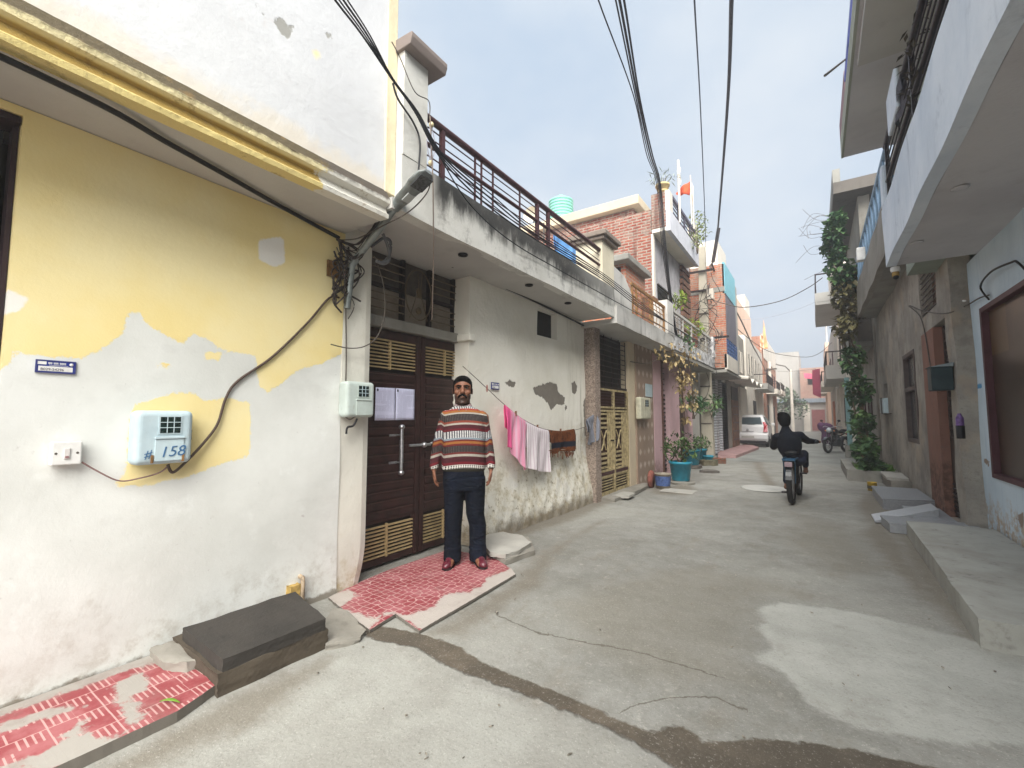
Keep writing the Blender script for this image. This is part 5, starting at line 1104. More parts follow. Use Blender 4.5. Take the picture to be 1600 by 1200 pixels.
cable('lower cross-lane cable meeting the right houses', [PD(1110, 470, 15), PD(1150, 512, 18), PD(1188, 542, 24), PD(1215, 553, 27), PD(1258, 558, 27), PD(1280, 552, 27), PD(1300, 535, 27)], .016, m_gcable, 'cross-lane cables')
cable('faint farthest wire across the lane end', [PD(1215, 580, 40), PD(1240, 580, 40), PD(1275, 576, 40)], .016, m_gcable, 'cross-lane cables')
cable('wire drooping from the gate house balcony to its tile wall', [PX(1037, 548, -2.65), PX(1028, 560, -2.75), PX(1010, 568, -2.9), PX(985, 565, -3.05)], .009, m_gcable)
cable('dark cable arching over the brown window of the pale blue house', [PX(1545, 468, 1.6), PX(1532, 448, 1.58), PX(1548, 425, 1.57), PX(1580, 410, 1.57), PX(1590, 410, 1.57), PX(1610, 430, 1.58)], .010)
cable('dark cable from the pale blue house to the cement wall', [PX(1545, 461, 1.6), PX(1530, 466, 1.59), PX(1505, 480, 1.56), PX(1475, 490, 1.4), PX(1440, 485, 1.42), PX(1420, 478, 1.44), PX(1440, 500, 1.43), PX(1455, 580, 1.40), PX(1458, 600, 1.38)], .008, m_gcable)
cable('wire loop dropping from the balcony to the niche meter box', [PX(1361, 560, 1.4), PX(1366, 580, 1.42), PX(1360, 605, 1.42), PX(1364, 625, 1.42), PX(1378, 645, 1.42), PX(1392, 646, 1.40)], .014, m_gcable)
# security camera under the balcony
a = Vector(PX(1399, 424, .88)); cc = thing('security_camera', 'cream dome security camera under the white balcony corner', 'camera', tuple(a))
MB().lathe(a, [(0, .05), (.045, .05), (.05, .02), (.042, -.01)], 16).build('base', m_white, cc); MB().lathe(a, [(.035, -.01), (.036, -.05), (.03, -.07), (0, -.075)], 16).build('barrel', simple('ochre_plastic', C(160, 130, 70), .5), cc); MB().ell(a+Vector((0, -.01, -.075)), .03, .03, .03).build('lens', m_black, cc)
a = Vector(PX(1597, 58, 1.35)); put(MB().obox(a, (1, 0, 0), (0, 1, .3), (0, -.3, 1), .03, .10, .035).build('spot_lamp', m_white, None, .01), 'white spot lamp fixed under the white balcony, at the frame edge', 'lamp')
a = Vector(PX(1345, 398, 1.0)); put(MB().box(a.x-.08, a.x+.08, a.y-.1, a.y+.1, a.z-.15, a.z+.15).build('junction_box', m_white, None, .02), 'white junction box beside the creeper', 'junction box')
# ================================================================ laundry
LX = -3.12
cl = cable('clothes line strung from the door post along the cream wall', [PX(723, 572, -3.2), PX(745, 592, -3.14), PX(760, 606, LX), PX(788, 632, LX), PX(822, 658, LX), PX(858, 672, LX), PX(898, 672, LX), PX(930, 660, -3.2)], .004, simple('line_brown', C(84, 66, 58), .7))
for u, v, lb in ((806, 646, 'peg over the pink towel'), (840, 667, 'peg over the white towel'), (876, 673, 'peg over the brown rug')):
    c = Vector(PX(u, v, LX+.012)); put(MB().box(c.x-.012, c.x+.012, c.y-.006, c.y+.006, c.z-.035, c.z+.03).build('clothes_peg', m_wood), 'small wooden clothes '+lb, 'peg')
put(MB().ell(PX(761, 607, LX), .012, .012, .045).build('clothes_peg', simple('peg', C(170, 120, 110), .6)), 'pale clothes peg hanging on the line near the door', 'peg')
def cloth(name, label, cat, outline_top, drop, m, nx=26, nz=22, x=LX, wave=.02, freq=3., skew=0., group=None, seed=0, slant=None):
    """cloth folded over the line: front panel, fold and shorter back panel, one sheet"""
    rnd = random.Random(seed); P = [Vector(p) for p in outline_top]; L0 = [0]
    for a, b in zip(P, P[1:]): L0.append(L0[-1]+(b-a).length)
    def at(f):
        d = f*L0[-1]
        for i in range(len(P)-1):
            if d <= L0[i+1]+1e-9: return P[i].lerp(P[i+1], (d-L0[i])/max(L0[i+1]-L0[i], 1e-9))
        return P[-1]
    vs = []; rows = list(np.linspace(-.55, 0, 9))[:-1]+list(np.linspace(0, 1, nz)); ph = rnd.uniform(0, 6)
    for g in rows:
        for i in range(nx+1):
            f = i/nx; p = at(f).copy(); dl = drop(f) if callable(drop) else drop; gg = abs(g)
            amp = wave*min(1, gg*3)*(.3+gg); off = amp*math.sin(f*freq*6.283+ph)+amp*.5*math.sin(f*freq*14+gg*3)
            side = .012 if g > 0 else (-.014 if g < 0 else 0)
            p.x += side*min(1, gg*12)+off*(1 if g >= 0 else .6); p.z -= dl*gg+(0 if g else -.004); p.y += skew*gg*(1-2*f)+(slant*gg if slant else 0)
            vs.append(p)
    n = nx+1; o = MB().add(vs, [(r*n+i, r*n+i+1, (r+1)*n+i+1, (r+1)*n+i) for r in range(len(rows)-1) for i in range(nx)], True).build(name, m, raw=True)
    q = o.modifiers.new('s', 'SOLIDIFY'); q.thickness = .004; q = o.modifiers.new('ss', 'SUBSURF'); q.levels = 1; q.render_levels = 1
    return put(o, label, cat, group)
def towel_mat(name, c1, c2, freq, hot=None):
    t = T(name); s = t.sep(t.pos()); w1 = t.math('SINE', t.math('MULTIPLY', s[1], freq)); col = t.mix(t.step(w1, .1, .9), c1, c2)
    col = t.mix(t.math('MULTIPLY', t.step(t.noise(6, 4, .6), .4, .7), .25), col, c2)
    if hot: col = t.mix(t.step(s[1], hot+.03, hot-.03), col, C(232, 96, 148))
    return t.done(col, .95, 0, t.bump(t.noise(160, 3, .6), .3, .003), .05)
y1 = PX(797, 650, LX)[1]
cloth('towel', 'pink striped towel on the clothes line', 'towel', [PX(788, 631, LX), PX(806, 646, LX), PX(823, 658, LX)], lambda f: .52+.10*f-.05*math.sin(f*6), towel_mat('pink_towel', C(226, 150, 176), C(216, 172, 190), 90, y1), wave=.03, freq=1.6, seed=1)
cloth('towel', 'white striped towel hanging longest on the clothes line', 'towel', [PX(822, 658, LX+.02), PX(840, 667, LX+.02), PX(857, 672, LX+.02)], lambda f: .60-.02*f, towel_mat('white_towel', C(222, 214, 216), C(200, 182, 190), 120), wave=.022, freq=1.2, seed=2)
t = T('rug'); s = t.sep(t.pos()); n = t.noise(26, 5, .7); col = t.ramp(n, [(.3, C(40, 34, 38)), (.45, C(96, 56, 36)), (.58, C(124, 72, 40)), (.7, C(60, 50, 44))])
bd = t.step(t.math('ABSOLUTE', t.math('SUBTRACT', s[2], 1.02)), .05, .03); col = t.mix(bd, col, C(34, 38, 50)); col = t.mix(t.step(t.math('ABSOLUTE', t.math('SUBTRACT', s[1], 6.45)), .12, .02), col, t.mix(t.noise(30, 3, .7), C(170, 66, 40), C(54, 60, 66)))
m_rug = t.done(col, 1., 0, t.bump(t.noise(70, 4, .7), 1., .02), .05)
rug = cloth('rug', 'brown and rust patterned rug drying at the end of the clothes line', 'rug', [PX(857, 672, LX+.01), PX(878, 673.5, LX+.01), PX(897, 670, LX+.01)], lambda f: .30+.03*math.sin(f*9), m_rug, wave=.02, freq=1.0, seed=3)
fr = MB(); rnd = random.Random(5)
for k in range(40):
    p = Vector(PX(858+38*rnd.random(), 706, LX+.03)); p.z += rnd.uniform(-.01, .03); fr.tube([p, p+Vector((rnd.uniform(-.01, .02), rnd.uniform(-.03, .03), -rnd.uniform(.03, .10)))], .005, 5)
fr.tube([PX(u, 704, LX+.03) for u in (857, 868, 878, 888, 898)], .012, 6); fr.build('fringe', m_rug, rug)
cloth('rag', 'limp grey rag hung on the wall beside the pebble pillar', 'rag', [PX(916, 655, -3.12), PX(926, 648, -3.1), PX(932, 646, -3.08)], lambda f: .38+.1*math.sin(f*3), simple('grey_cloth', C(124, 126, 136), .95, 0, .12, 12), x=-3.1, wave=.05, freq=1.0, seed=8)
cloth('cloth', 'blue cloth draped behind the terrace railing', 'cloth', [(-4.2, 7.7, 5.12), (-4.2, 8.8, 5.14)], .62, simple('sky_blue_cloth', C(96, 150, 206), .9, 0, .15, 3), wave=.05, freq=1.4, seed=9)
tl = thing('clothes_line', 'terrace clothes line on two thin posts that carries the blue cloth', 'line', (-4.2, 8.2, 3.16))
MB().tube([(-4.2, 7.3, 5.125), (-4.2, 8.95, 5.142)], .006, 6).build('line', m_lilac, tl)
for y in (7.3, 8.95): MB().tube([(-4.2, y, 3.16), (-4.2, y, 5.16)], .018, 8).build('post', m_gcable, tl)
# rug and panel on the right balcony rail
t_ = [(.83, 5.55, 4.79), (.83, 6.15, 4.79)]; cloth('mat', 'charcoal mat hung over the white balcony railing', 'mat', t_, .34, simple('charcoal_mat', C(84, 82, 88), 1., 0, .2, 40), wave=.02, freq=1, seed=4)
bx = box('board', m_fas, None, .80, .84, 5.75, 6.35, 4.55, 4.98, .02); put(bx, 'white board standing behind the charcoal mat on the balcony rail', 'board')
vp = MB(); rnd = random.Random(12)
for k in range(60): vp.leaf((.83+rnd.uniform(-.05, .04), 5.0+rnd.gauss(0, .18), 4.2+rnd.random()*.6), (rnd.uniform(-1, 1), rnd.uniform(-1, 1), rnd.uniform(-1, .5)), (0, 0, 1), .09, .03)
put(vp.build('dry_plant', simple('dry_leaves', C(74, 66, 52), .9, 0, .4, 30)), 'dried plant tied to the white balcony railing', 'plant')
# ================================================================ poles, plants, tubs, flags
m_pole = plaster('pole_concrete', C(176, 168, 152), C(116, 106, 92), .4, .4, 2)
up = thing('utility_pole', 'tall tapered concrete utility pole in front of the brick houses', 'utility pole', (P1.x, P1.y, 0))
mb = MB(); vs = []
for z, a in ((0, .15), (7.1, .085)): vs += [(P1.x+sx*a*1.25, P1.y+sy*a, z) for sx, sy in ((-1, -1), (1, -1), (1, 1), (-1, 1))]
mb.add(vs, [(0, 1, 5, 4), (1, 2, 6, 5), (2, 3, 7, 6), (3, 0, 4, 7), (4, 5, 6, 7)]).build('shaft', m_pole, up, .02)
q = MB()
for z, a, b in ((5.55, -.5, .3), (6.2, -.45, .35), (3.95, -.15, .75)): q.box(P1.x+a, P1.x+b, P1.y-.18, P1.y-.13, z, z+.06)
q.build('cross_arm', m_iron, up); q = MB()
for z, a in ((5.6, -.4), (5.6, .2), (6.25, -.38), (6.25, .28), (4.0, .55)): q.lathe((P1.x+a, P1.y-.155, z), [(0, .16), (.03, .15), (.045, .10), (.03, .06), (.045, .03), (.03, 0)], 10)
q.build('insulator', simple('glazed_insulator', C(112, 92, 84), .3), up); q = MB()
for z in (1.2, 2.4, 3.3, 4.8): q.box(P1.x-.17+.006*z, P1.x+.17-.006*z, P1.y-.155+.005*z, P1.y+.15, z, z+.04)
q.build('band', m_gcable, up); box('fuse_box', simple('porcelain_box', C(200, 190, 176), .5), up, P1.x+.14, P1.x+.34, P1.y-.2, P1.y-.02, 5.25, 5.6, .02)
tgl = MB(); rnd = random.Random(21)
for k in range(14):
    z = rnd.uniform(3, 6.5); tgl.tube(spl([P1+Vector((rnd.uniform(-.2, .3), -.2, z-7.03)) for _ in (0,)]+[P1+Vector((rnd.uniform(-.3, .6), -.25-rnd.random()*.3, z-7.03-rnd.uniform(.2, .6)*j)) for j in (1, 2, 3)], 6), .009, 5)
put(tgl.build('cable_tangle', m_cable), 'dark wires looping around the tall concrete pole', 'cables')
b = PD(1203, 600, 33); up2 = thing('utility_pole', 'second, farther utility pole in front of the white and peach house', 'utility pole', (b[0], b[1], 0))
MB().tube([(b[0], b[1], 0), (b[0], b[1], 5.5)], [.17, .12], 10).build('shaft', m_far1, up2); box('cross_arm', m_gcable, up2, b[0]-.5, b[0]+.5, b[1]-.2, b[1]-.12, 4.9, 5.0)
b = PD(1236, 600, 43); up3 = thing('utility_pole', 'thin distant utility pole at the lane end by the tree', 'utility pole', (b[0], b[1], 0))
MB().tube([(b[0], b[1], 0), (b[0], b[1], 6.0)], [.15, .1], 8).build('shaft', m_far1, up3); MB().tube([(b[0], b[1], 5.8), (b[0]-.4, b[1]-.4, 6.3), (b[0]-1.2, b[1]-1, 6.5)], .05, 6).obox((b[0]-1.4, b[1]-1.1, 6.5), (1, .8, 0), (-.8, 1, 0), (0, 0, 1), .35, .12, .05).build('lamp_arm', m_gcable, up3)
def foliage_mat(name, c1, c2, c3, sc=6):
    t = T(name); n = t.noise(sc, 3, .6); n2 = t.noise(sc*7, 2, .5); f = t.math('MULTIPLY_ADD', n2, .4, t.math('MULTIPLY', n, .6)); col = t.ramp(f, [(.35, c1), (.5, c2), (.64, c3)])
    return t.done(col, .55, 0, None, .3, Subsurface_Weight=0.0)
m_leaf = foliage_mat('green_leaves', C(40, 58, 34), C(66, 92, 48), C(108, 132, 70)); m_leaf2 = foliage_mat('creeper_leaves', C(36, 60, 42), C(62, 94, 54), C(104, 130, 76), 3); m_yel = foliage_mat('yellow_leaves', C(116, 96, 62), C(156, 134, 92), C(188, 170, 126), 5); m_far = foliage_mat('far_leaves', C(60, 80, 60), C(84, 106, 78), C(110, 130, 96), 1)
m_stem = simple('stem', C(96, 80, 60), .8)
def leaves(n, fn, l, wd, seed=0, down=0.):
    rnd = random.Random(seed); mb = MB()
    for k in range(n):
        p = fn(rnd); s_ = rnd.uniform(.6, 1.25); mb.leaf(p, (rnd.uniform(-1, 1), rnd.uniform(-1, 1), rnd.uniform(-1, 1)-down), (rnd.uniform(-.4, .4), rnd.uniform(-.4, .4), 1), l*s_, wd*s_)
    return mb
def blob(c, r, sq=(1, 1, 1)):
    c = Vector(c)
    def f(rnd):
        while True:
            d = Vector((rnd.uniform(-1, 1), rnd.uniform(-1, 1), rnd.uniform(-1, 1)))
            if .15 < d.length < 1: break
        d = d.normalized()*(d.length**.5); return c+Vector((d.x*r*sq[0], d.y*r*sq[1], d.z*r*sq[2]))
    return f
def multi(fs): return lambda rnd: rnd.choice(fs)(rnd)
m_tub = simple('turquoise_plastic', C(40, 136, 160), .4, 0, .12, 8, .4); m_soil = simple('soil', C(74, 62, 50), .95, 0, .3, 20)
def tub(label, p, r, h, m=m_tub, group='blue plant tubs'):
    t_ = thing('plant_tub', label, 'plant tub', tuple(p), 0, group); p = Vector(p)
    MB().lathe(p, [(0, 0), (r*.72, 0), (r*.76, .01), (r*.95, h-.05), (r*.97, h-.05), (r*1.02, h-.045), (r*1.03, h), (r*.98, h+.004), (r*.95, h-.01), (r*.92, h-.06)], 28).build('tub', m, t_)
    MB().lathe(p, [(0, h-.05), (r*.93, h-.06)], 20).build('soil', m_soil, t_); return t_
def plant(label, base, blobs, n, l, wd, m, stems=5, seed=0, cat='plant', group=None, down=0):
    r = thing('plant', label, cat, tuple(base), 0, group); rnd = random.Random(seed); base = Vector(base); sm = MB()
    for k in range(stems):
        c = blobs[k % len(blobs)]; e = Vector(c[0])+Vector((rnd.uniform(-1, 1), rnd.uniform(-1, 1), rnd.uniform(-.3, .8)))*c[1]*.6; sm.tube(spl([base+Vector((rnd.uniform(-.03, .03), rnd.uniform(-.03, .03), -.02)), base.lerp(e, .5)+Vector((rnd.uniform(-.05, .05), 0, .03)), e], 5), [.012-.0008*i for i in range(11)], 6)
    sm.build('stem', m_stem, r); leaves(n, multi([blob(*c) for c in blobs]), l, wd, seed, down).build('leaves', m, r); return r
def rub(label, p, r, h, seed, m=None, cat='brick'):
    pts = [(p[0]+r*math.cos(a)*(1+.15*math.sin(a*3+seed)), p[1]+r*math.sin(a)) for a in np.linspace(0, 2*math.pi, 8)[:-1]]
    return put(rough_block('stone', pts, p[2] if len(p) > 2 else 0, (p[2] if len(p) > 2 else 0)+h, m or m_cem, None, .02, 3, seed), label, cat)
p1 = PZ(1064, 756); p1[2] = 0
rub('flat stone under the nearest blue plant tub', p1, .30, .06, 3, None, 'stone'); tub('nearest and largest turquoise plant tub, standing on a flat stone', (p1[0], p1[1], .075), .235, .40)
plant('bushy broad-leaved plant in the nearest turquoise tub', (p1[0], p1[1], .42), [((p1[0]-.08, p1[1], .85), .28), ((p1[0]+.12, p1[1], .72), .2), ((p1[0]-.2, p1[1]+.1, .70), .2)], 240, .15, .055, m_leaf, 7, 4)
p2 = PZ(1081, 731); p2[2] = 0
rub('mossy block under the middle blue plant tub', p2, .3, .08, 5, m_dkc, 'stone'); tub('middle turquoise plant tub behind the nearest one', (p2[0], p2[1], .09), .24, .42); plant('sparse green plant in the middle turquoise tub', (p2[0], p2[1], .48), [((p2[0]-.05, p2[1], .72), .24), ((p2[0]+.2, p2[1], .68), .15)], 130, .14, .05, m_leaf, 5, 8)
p3 = PZ(1094, 726); tub('rear turquoise plant tub beside the concrete pole', (p3[0], p3[1], .02), .2, .46); plant('small leafy plant in the rear turquoise tub', (p3[0], p3[1], .45), [((p3[0]+.1, p3[1], .62), .2)], 80, .14, .05, m_leaf, 4, 9)
p4 = PZ(1107, 727); rub('mossy broken stones at the pole foot', p4, .28, .16, 6, foliage_mat('moss', C(70, 72, 52), C(104, 98, 78), C(120, 112, 92)), 'stones'); tub('small low turquoise bowl on mossy stones', (p4[0], p4[1], .17), .15, .12)
p5 = PZ(1108, 738); rub('dark broken paving lump on the lane near the tubs', p5, .22, .05, 8, m_dkc, 'stone')
p6 = PZ(1122, 724); rub('stack of broken bricks beside the pole', p6, .2, .16, 9, m_brick3, 'bricks')
p7 = PZ(1036, 763); bk = thing('bucket', 'old paint bucket with a blue and white wrap beside the turquoise tub', 'bucket', (p7[0], p7[1], 0))
MB().lathe(Vector((p7[0], p7[1], 0)), [(0, 0), (.13, 0), (.155, .28), (.165, .285), (.165, .30), (.15, .295), (.13, .05)], 22).build('body', simple('dirty_bucket', C(150, 140, 126), .6, 0, .25, 12), bk); MB().lathe(Vector((p7[0], p7[1], 0)), [(.139, .06), (.157, .25)], 22).build('label_wrap', simple('blue_wrap', C(78, 100, 150), .6, 0, .3, 20), bk)
p8 = PZ(1018, 762); dk = MB().lathe((p8[0], p8[1], .17), [(0, -.03), (.17, -.03), (.17, .03), (0, .03)], 20, 'x').torus((p8[0], p8[1], .17), .15, .03, 'x', 22, 8); put(dk.build('clay_lid', simple('clay_red', C(140, 84, 72), .8, 0, .2, 14)), 'round clay-red lid leaning by the tile wall', 'lid')
b = MB(); pz = PZ(1060, 768); b.box(pz[0]-.3, pz[0]+.3, pz[1]-.22, pz[1]+.22, .004, .016); put(b.build('drain_cover', m_slab, None, .003), 'square pale drain cover on the damp patch near the tubs', 'drain cover')
pm_ = PZ(1195, 764); mh = MB().lathe(Vector((pm_[0], pm_[1], .003)), [(.42, 0), (.42, .018), (.36, .022), (0, .03)], 36); put(mh.build('manhole_cover', plaster('manhole', C(186, 184, 178), C(120, 114, 104), .4, 0, 3)), 'round pale concrete manhole cover left of the cyclist', 'manhole cover')
pr_ = [tuple(PZ(u, v)[:2]) for u, v in ((1122, 716), (1150, 716), (1186, 702), (1150, 690), (1126, 694))]
put(rough_block('ramp', pr_, 0, .10, simple('pink_cement', C(176, 140, 138), .8, 0, .12, 3), None, .01, 4, 3), 'pinkish cement ramp before the white shutters', 'ramp')
# creeping yellow plant on the balcony and hanging pots
hp = thing('plant', 'dry yellow vine spilling from the grey balcony', 'plant', tuple(PX(1060, 560, -2.5)))
fs = [blob(PX(u, v, -2.5), r_) for u, v, r_ in ((1038, 548, .22), (1052, 552, .25), (1066, 560, .28), (1078, 556, .26), (1060, 575, .25), (1068, 590, .2), (1066, 612, .16), (1068, 635, .12), (1078, 590, .16), (1083, 612, .12), (1084, 632, .1), (1072, 655, .09), (1062, 600, .16))]
leaves(430, multi(fs), .11, .055, 3, .8).build('leaves', m_yel, hp); sm = MB()
for pts in ([(1050, 550), (1062, 580), (1066, 615), (1071, 660)], [(1075, 555), (1080, 590), (1084, 640)], [(1040, 548), (1058, 552), (1085, 562)]): sm.tube(spl([PX(u, v, -2.5) for u, v in pts]), .012, 6)
sm.build('stem', m_stem, hp)
for (u, v, lb, sd) in ((1083, 633, 'dark green leafy plant hanging left of the concrete pole', 2), (1112, 634, 'green leafy plant tied right of the concrete pole', 3)):
    c = PX(u, v, -2.75); plant(lb, (c[0], c[1], c[2]-.35), [(c, .34, (1, 1, .7)), ((c[0], c[1]+.3, c[2]+.1), .25)], 150, .2, .08, m_leaf2, 4, sd)
c = PX(1062, 512, -2.75); plant('bright green plant in the grey balcony railing', (c[0], c[1], 3.2), [(PX(1085, 512, -2.72), .36, (.7, 1.4, .6)), (PX(1062, 470, -2.9), .2)], 260, .14, .06, foliage_mat('lime', C(84, 104, 40), C(128, 150, 50), C(160, 176, 70)), 4, 5)
c = PX(1068, 540, -2.7); plant('dark shrub growing behind the grey balcony bars', (c[0], c[1], 3.0), [(c, .35, (.6, 1.6, .8))], 160, .13, .06, m_leaf2, 4, 6)
c = PX(1090, 362, -2.7); plant('trailing plant at the far end of the top balcony', (c[0], c[1], 6.3), [(PX(1090, 345, -2.7), .3), (PX(1092, 362, -2.65), .28), (PX(1086, 372, -2.65), .25)], 240, .12, .05, foliage_mat('pale_green', C(96, 110, 62), C(140, 150, 92), C(176, 180, 126)), 4, 7)
pt = PX(1041, 272, -2.95); pt[1] = BY+.1; tp_ = thing('flower_pot', 'cream flower pot on the corner of the brick house roof', 'flower pot', (-2.95, BY+.12, 6.98)); MB().lathe((-2.95, BY+.12, 6.985), [(0, 0), (.11, 0), (.16, .2), (.175, .2), (.175, .25), (.15, .25), (.13, .06)], 18).build('pot', simple('cream_pot', C(206, 182, 130), .6), tp_)
plant('spiky grey-green plant in the cream roof pot', (-2.95, BY+.12, 7.2), [((-2.95, BY+.12, 7.4), .22, (1.4, 1, .7))], 70, .2, .025, foliage_mat('grey_green', C(110, 120, 110), C(140, 150, 136), C(170, 176, 160)), 4, 3)
tk = thing('water_tank', 'pale green ribbed water tank on the brick house roof', 'water tank', (-6.6, 12.6, 7.4)); pr2 = [(0, 1.22), (.06, 1.22), (.08, 1.16), (.2, 1.12), (.36, 1.02)]
for k in range(9): z = 1.0-k*.1; pr2 += [(.40, z), (.40, z-.05), (.38, z-.06), (.38, z-.09)]
pr2 += [(.39, 0), (0, 0)]; MB().lathe((-6.6, 12.6, 7.43), pr2, 28).build('tank', simple('pale_green_tank', C(128, 190, 176), .5, 0, .06, 4), tk)
tb = thing('dish', 'small cream satellite dish beside the green water tank', 'dish', (-7.2, 12.2, 7.43)); MB().lathe((-7.25, 11.9, 7.85), [(0, 0), (.12, -.02), (.2, -.07), (.26, -.14)], 20, 'y').build('dish', m_cream, tb); MB().tube([(-7.25, 11.98, 7.43), (-7.25, 11.95, 7.85)], .02, 6).build('mast', m_gcable, tb)
def flag(label, base, h, pts, m, r=.015):
    f_ = thing('flag', label, 'flag', tuple(base)); base = Vector(base); MB().tube([base, base+Vector((0, 0, h))], r, 6).build('pole', m_far1, f_)
    n = 10; vs = []; 
    for i in range(n+1):
        for j in range(5):
            a = Vector(pts[0]).lerp(Vector(pts[1]), i/n); b_ = Vector(pts[2]).lerp(Vector(pts[3]), i/n); p = a.lerp(b_, j/4); p.y += .05*math.sin(i*.9+j*.4); vs.append(p)
    o = MB().add(vs, [(i*5+j, i*5+j+1, (i+1)*5+j+1, (i+1)*5+j) for i in range(n) for j in range(4)], True).build('cloth', m, f_); q = o.modifiers.new('s', 'SOLIDIFY'); q.thickness = .006; return f_
m_or = simple('orange_cloth', C(226, 92, 56), .9, 0, .2, 6); m_saf = simple('saffron_cloth', C(240, 170, 120), .9, 0, .1, 3)
fy = BY+1.2
flag('triangular orange flag on the brick house top balcony', (PY(1080, 318, fy)[0], fy, 6.5), 1.35, [PY(1080, 280, fy), PY(1056, 301, fy), PY(1077, 304, fy), PY(1057, 305, fy)], m_or)
flag('wrapped pale cloth pole standing left of the orange flag', (PY(1061, 300, fy-.3)[0], fy-.3, 6.5), 1.7, [PY(1058, 252, fy-.3), PY(1059, 288, fy-.3), PY(1063, 262, fy-.3), PY(1064, 290, fy-.3)], m_far1, .03)
flag('pale pink pennant hanging right of the orange flag', (PY(1083, 320, fy+.3)[0], fy+.3, 6.5), 1.2, [PY(1081, 285, fy+.3), PY(1083, 320, fy+.3), PY(1079, 300, fy+.3), PY(1079, 318, fy+.3)], simple('pale_pink', C(222, 196, 184), .9), .02)
for u, v0, v1, lb in ((1193, 500, 545, 'tall faded saffron pennant on the far white house roof'), (1189, 520, 545, 'small saffron flag beside the tall pennant on the far roof')):
    b = PY(u, v1+6, 34.5); flag(lb, (b[0], 34.5, 6), b[2]-6+1.2, [PY(u, v0, 34.5), PY(u-2, v1, 34.5), PY(u+2, v0+12, 34.5), PY(u+7, v1, 34.5)], m_saf, .03)
bn = [PY(u, v, 36) for u, v in ((1269, 578), (1281, 576), (1283, 622), (1270, 616))]; o = MB().prism(bn, (0, .05, 0)).build('banner', simple('maroon_banner', C(150, 60, 84), .8, 0, .1, 2)); put(o, 'maroon banner hung across from the right houses near the lane end', 'banner')
bn = [PY(u, v, 52.5) for u, v in ((1256, 583), (1269, 584), (1269, 592), (1257, 591))]; put(MB().prism(bn, (0, .08, 0)).build('cloth', simple('hot_pink_cloth', C(240, 110, 140), .9)), 'bright pink cloth hung on the terrace of the lane end house', 'cloth')
# creeper on the right and its planter
X_ = MB(); cr = thing('creeper', 'dense green creeper climbing from the planter up the dark weathered house', 'creeper', tuple(PZ(1350, 728)))
path = [((1362, 728), 12.9, .25), ((1352, 700), 13.6, .32), ((1345, 660), 14.2, .34), ((1340, 610), 14.6, .40), ((1332, 560), 14.9, .38), ((1322, 510), 15.0, .36), ((1322, 460), 15.0, .42), ((1310, 420), 14.8, .40), ((1301, 390), 14.6, .34), ((1302, 362), 14.4, .30), ((1308, 342), 14.3, .22), ((1325, 440), 15.0, .42), ((1335, 480), 15.0, .35)]
pp = [Vector(PY(u, v, y)) for (u, v), y, r_ in path]
fs = [blob(p, r_*.85, (.85, .9, 1.2)) for p, (q, y, r_) in zip(pp, path)]
low = [f for f, (q, y, r_) in zip(fs, path) if 430 < q[1] < 560]; rest = [f for f, (q, y, r_) in zip(fs, path) if not 450 < q[1] < 560]
leaves(2000, multi(rest), .17, .13, 31, .5).build('leaves', m_leaf2, cr); leaves(900, multi(low), .17, .12, 32, .5).build('dry_leaves', foliage_mat('olive_leaves', C(66, 62, 40), C(104, 98, 62), C(140, 128, 84), 4), cr)
sm = MB(); 
for k in range(4): sm.tube(spl([p+Vector((.1*math.sin(k*2+i), .12, 0)) for i, p in enumerate(pp[:11])]), .025, 6)
rnd = random.Random(2)
for k in range(12):
    p = pp[rnd.choice((7, 8, 9, 10))]; sm.tube(spl([p, p+Vector((-.35-rnd.random()*.2, rnd.uniform(-.2, .2), rnd.uniform(-.1, .35))), p+Vector((-.5-rnd.random()*.35, rnd.uniform(-.3, .3), rnd.uniform(-.3, .45)))], 5), .004, 5)
sm.build('stem', m_stem, cr)
pl_ = thing('planter', 'low cement planter bed with grass at the creeper foot', 'planter', tuple(PZ(1350, 745)))
A_ = [tuple(PZ(u, v)[:2]) for u, v in ((1326, 751), (1386, 751))]; y0 = A_[0][1]; xa, xb = A_[0][0], 1.42
rough_block('near_wall', [(xa, y0), (xb, y0), (xb, y0+.16), (xa, y0+.16)], 0, .24, m_conc, pl_, .012, 4, 3); rough_block('side_wall', [(xa-.02, y0+.165), (xa+.16, y0+.165), (xa+.16, y0+3.2), (xa-.02, y0+3.2)], 0, .24, m_conc, pl_, .012, 4, 4); box('soil', m_soil, pl_, xa+.16, xb, y0+.17, y0+3.2, 0, .15)
leaves(500, lambda rnd: (rnd.uniform(xa+.2, xb), y0+.2+rnd.random()*1.5, .15+rnd.random()*.08), .12, .03, 6, -1.2).build('grass', foliage_mat('grass', C(60, 90, 40), C(92, 126, 56), C(120, 150, 76)), pl_)
b = MB(); q0 = PZ(1322, 715); rough_block('low_wall', [(q0[0], q0[1]), (1.4, q0[1]), (1.4, q0[1]+.3), (q0[0], q0[1]+.3)], 0, .42, m_conc, None, .01, 4, 6)
put(bpy.data.objects['low_wall'], 'low grey cement wall behind the planter', 'wall')
sb = thing('stone_block', 'rough cement block with a tilted flat stone at the cement wall foot', 'stone', tuple(PZ(1400, 768))); y0 = PZ(1400, 768)[1]
rough_block('block', [(1.14, y0), (1.44, y0), (1.44, y0+1.4), (1.14, y0+1.4)], 0, .2, m_cem, sb, .02, 4, 5); rough_block('flat_stone', [(1.10, y0+.1), (1.42, y0+.05), (1.44, y0+1.2), (1.1, y0+1.3)], .205, .25, m_slab, sb, .01, 3, 7)
a = PZ(1365, 769); tn = thing('tin', 'open yellow paint tin on the granite block edge', 'tin', (a[0], a[1], 0)); h_ = .16
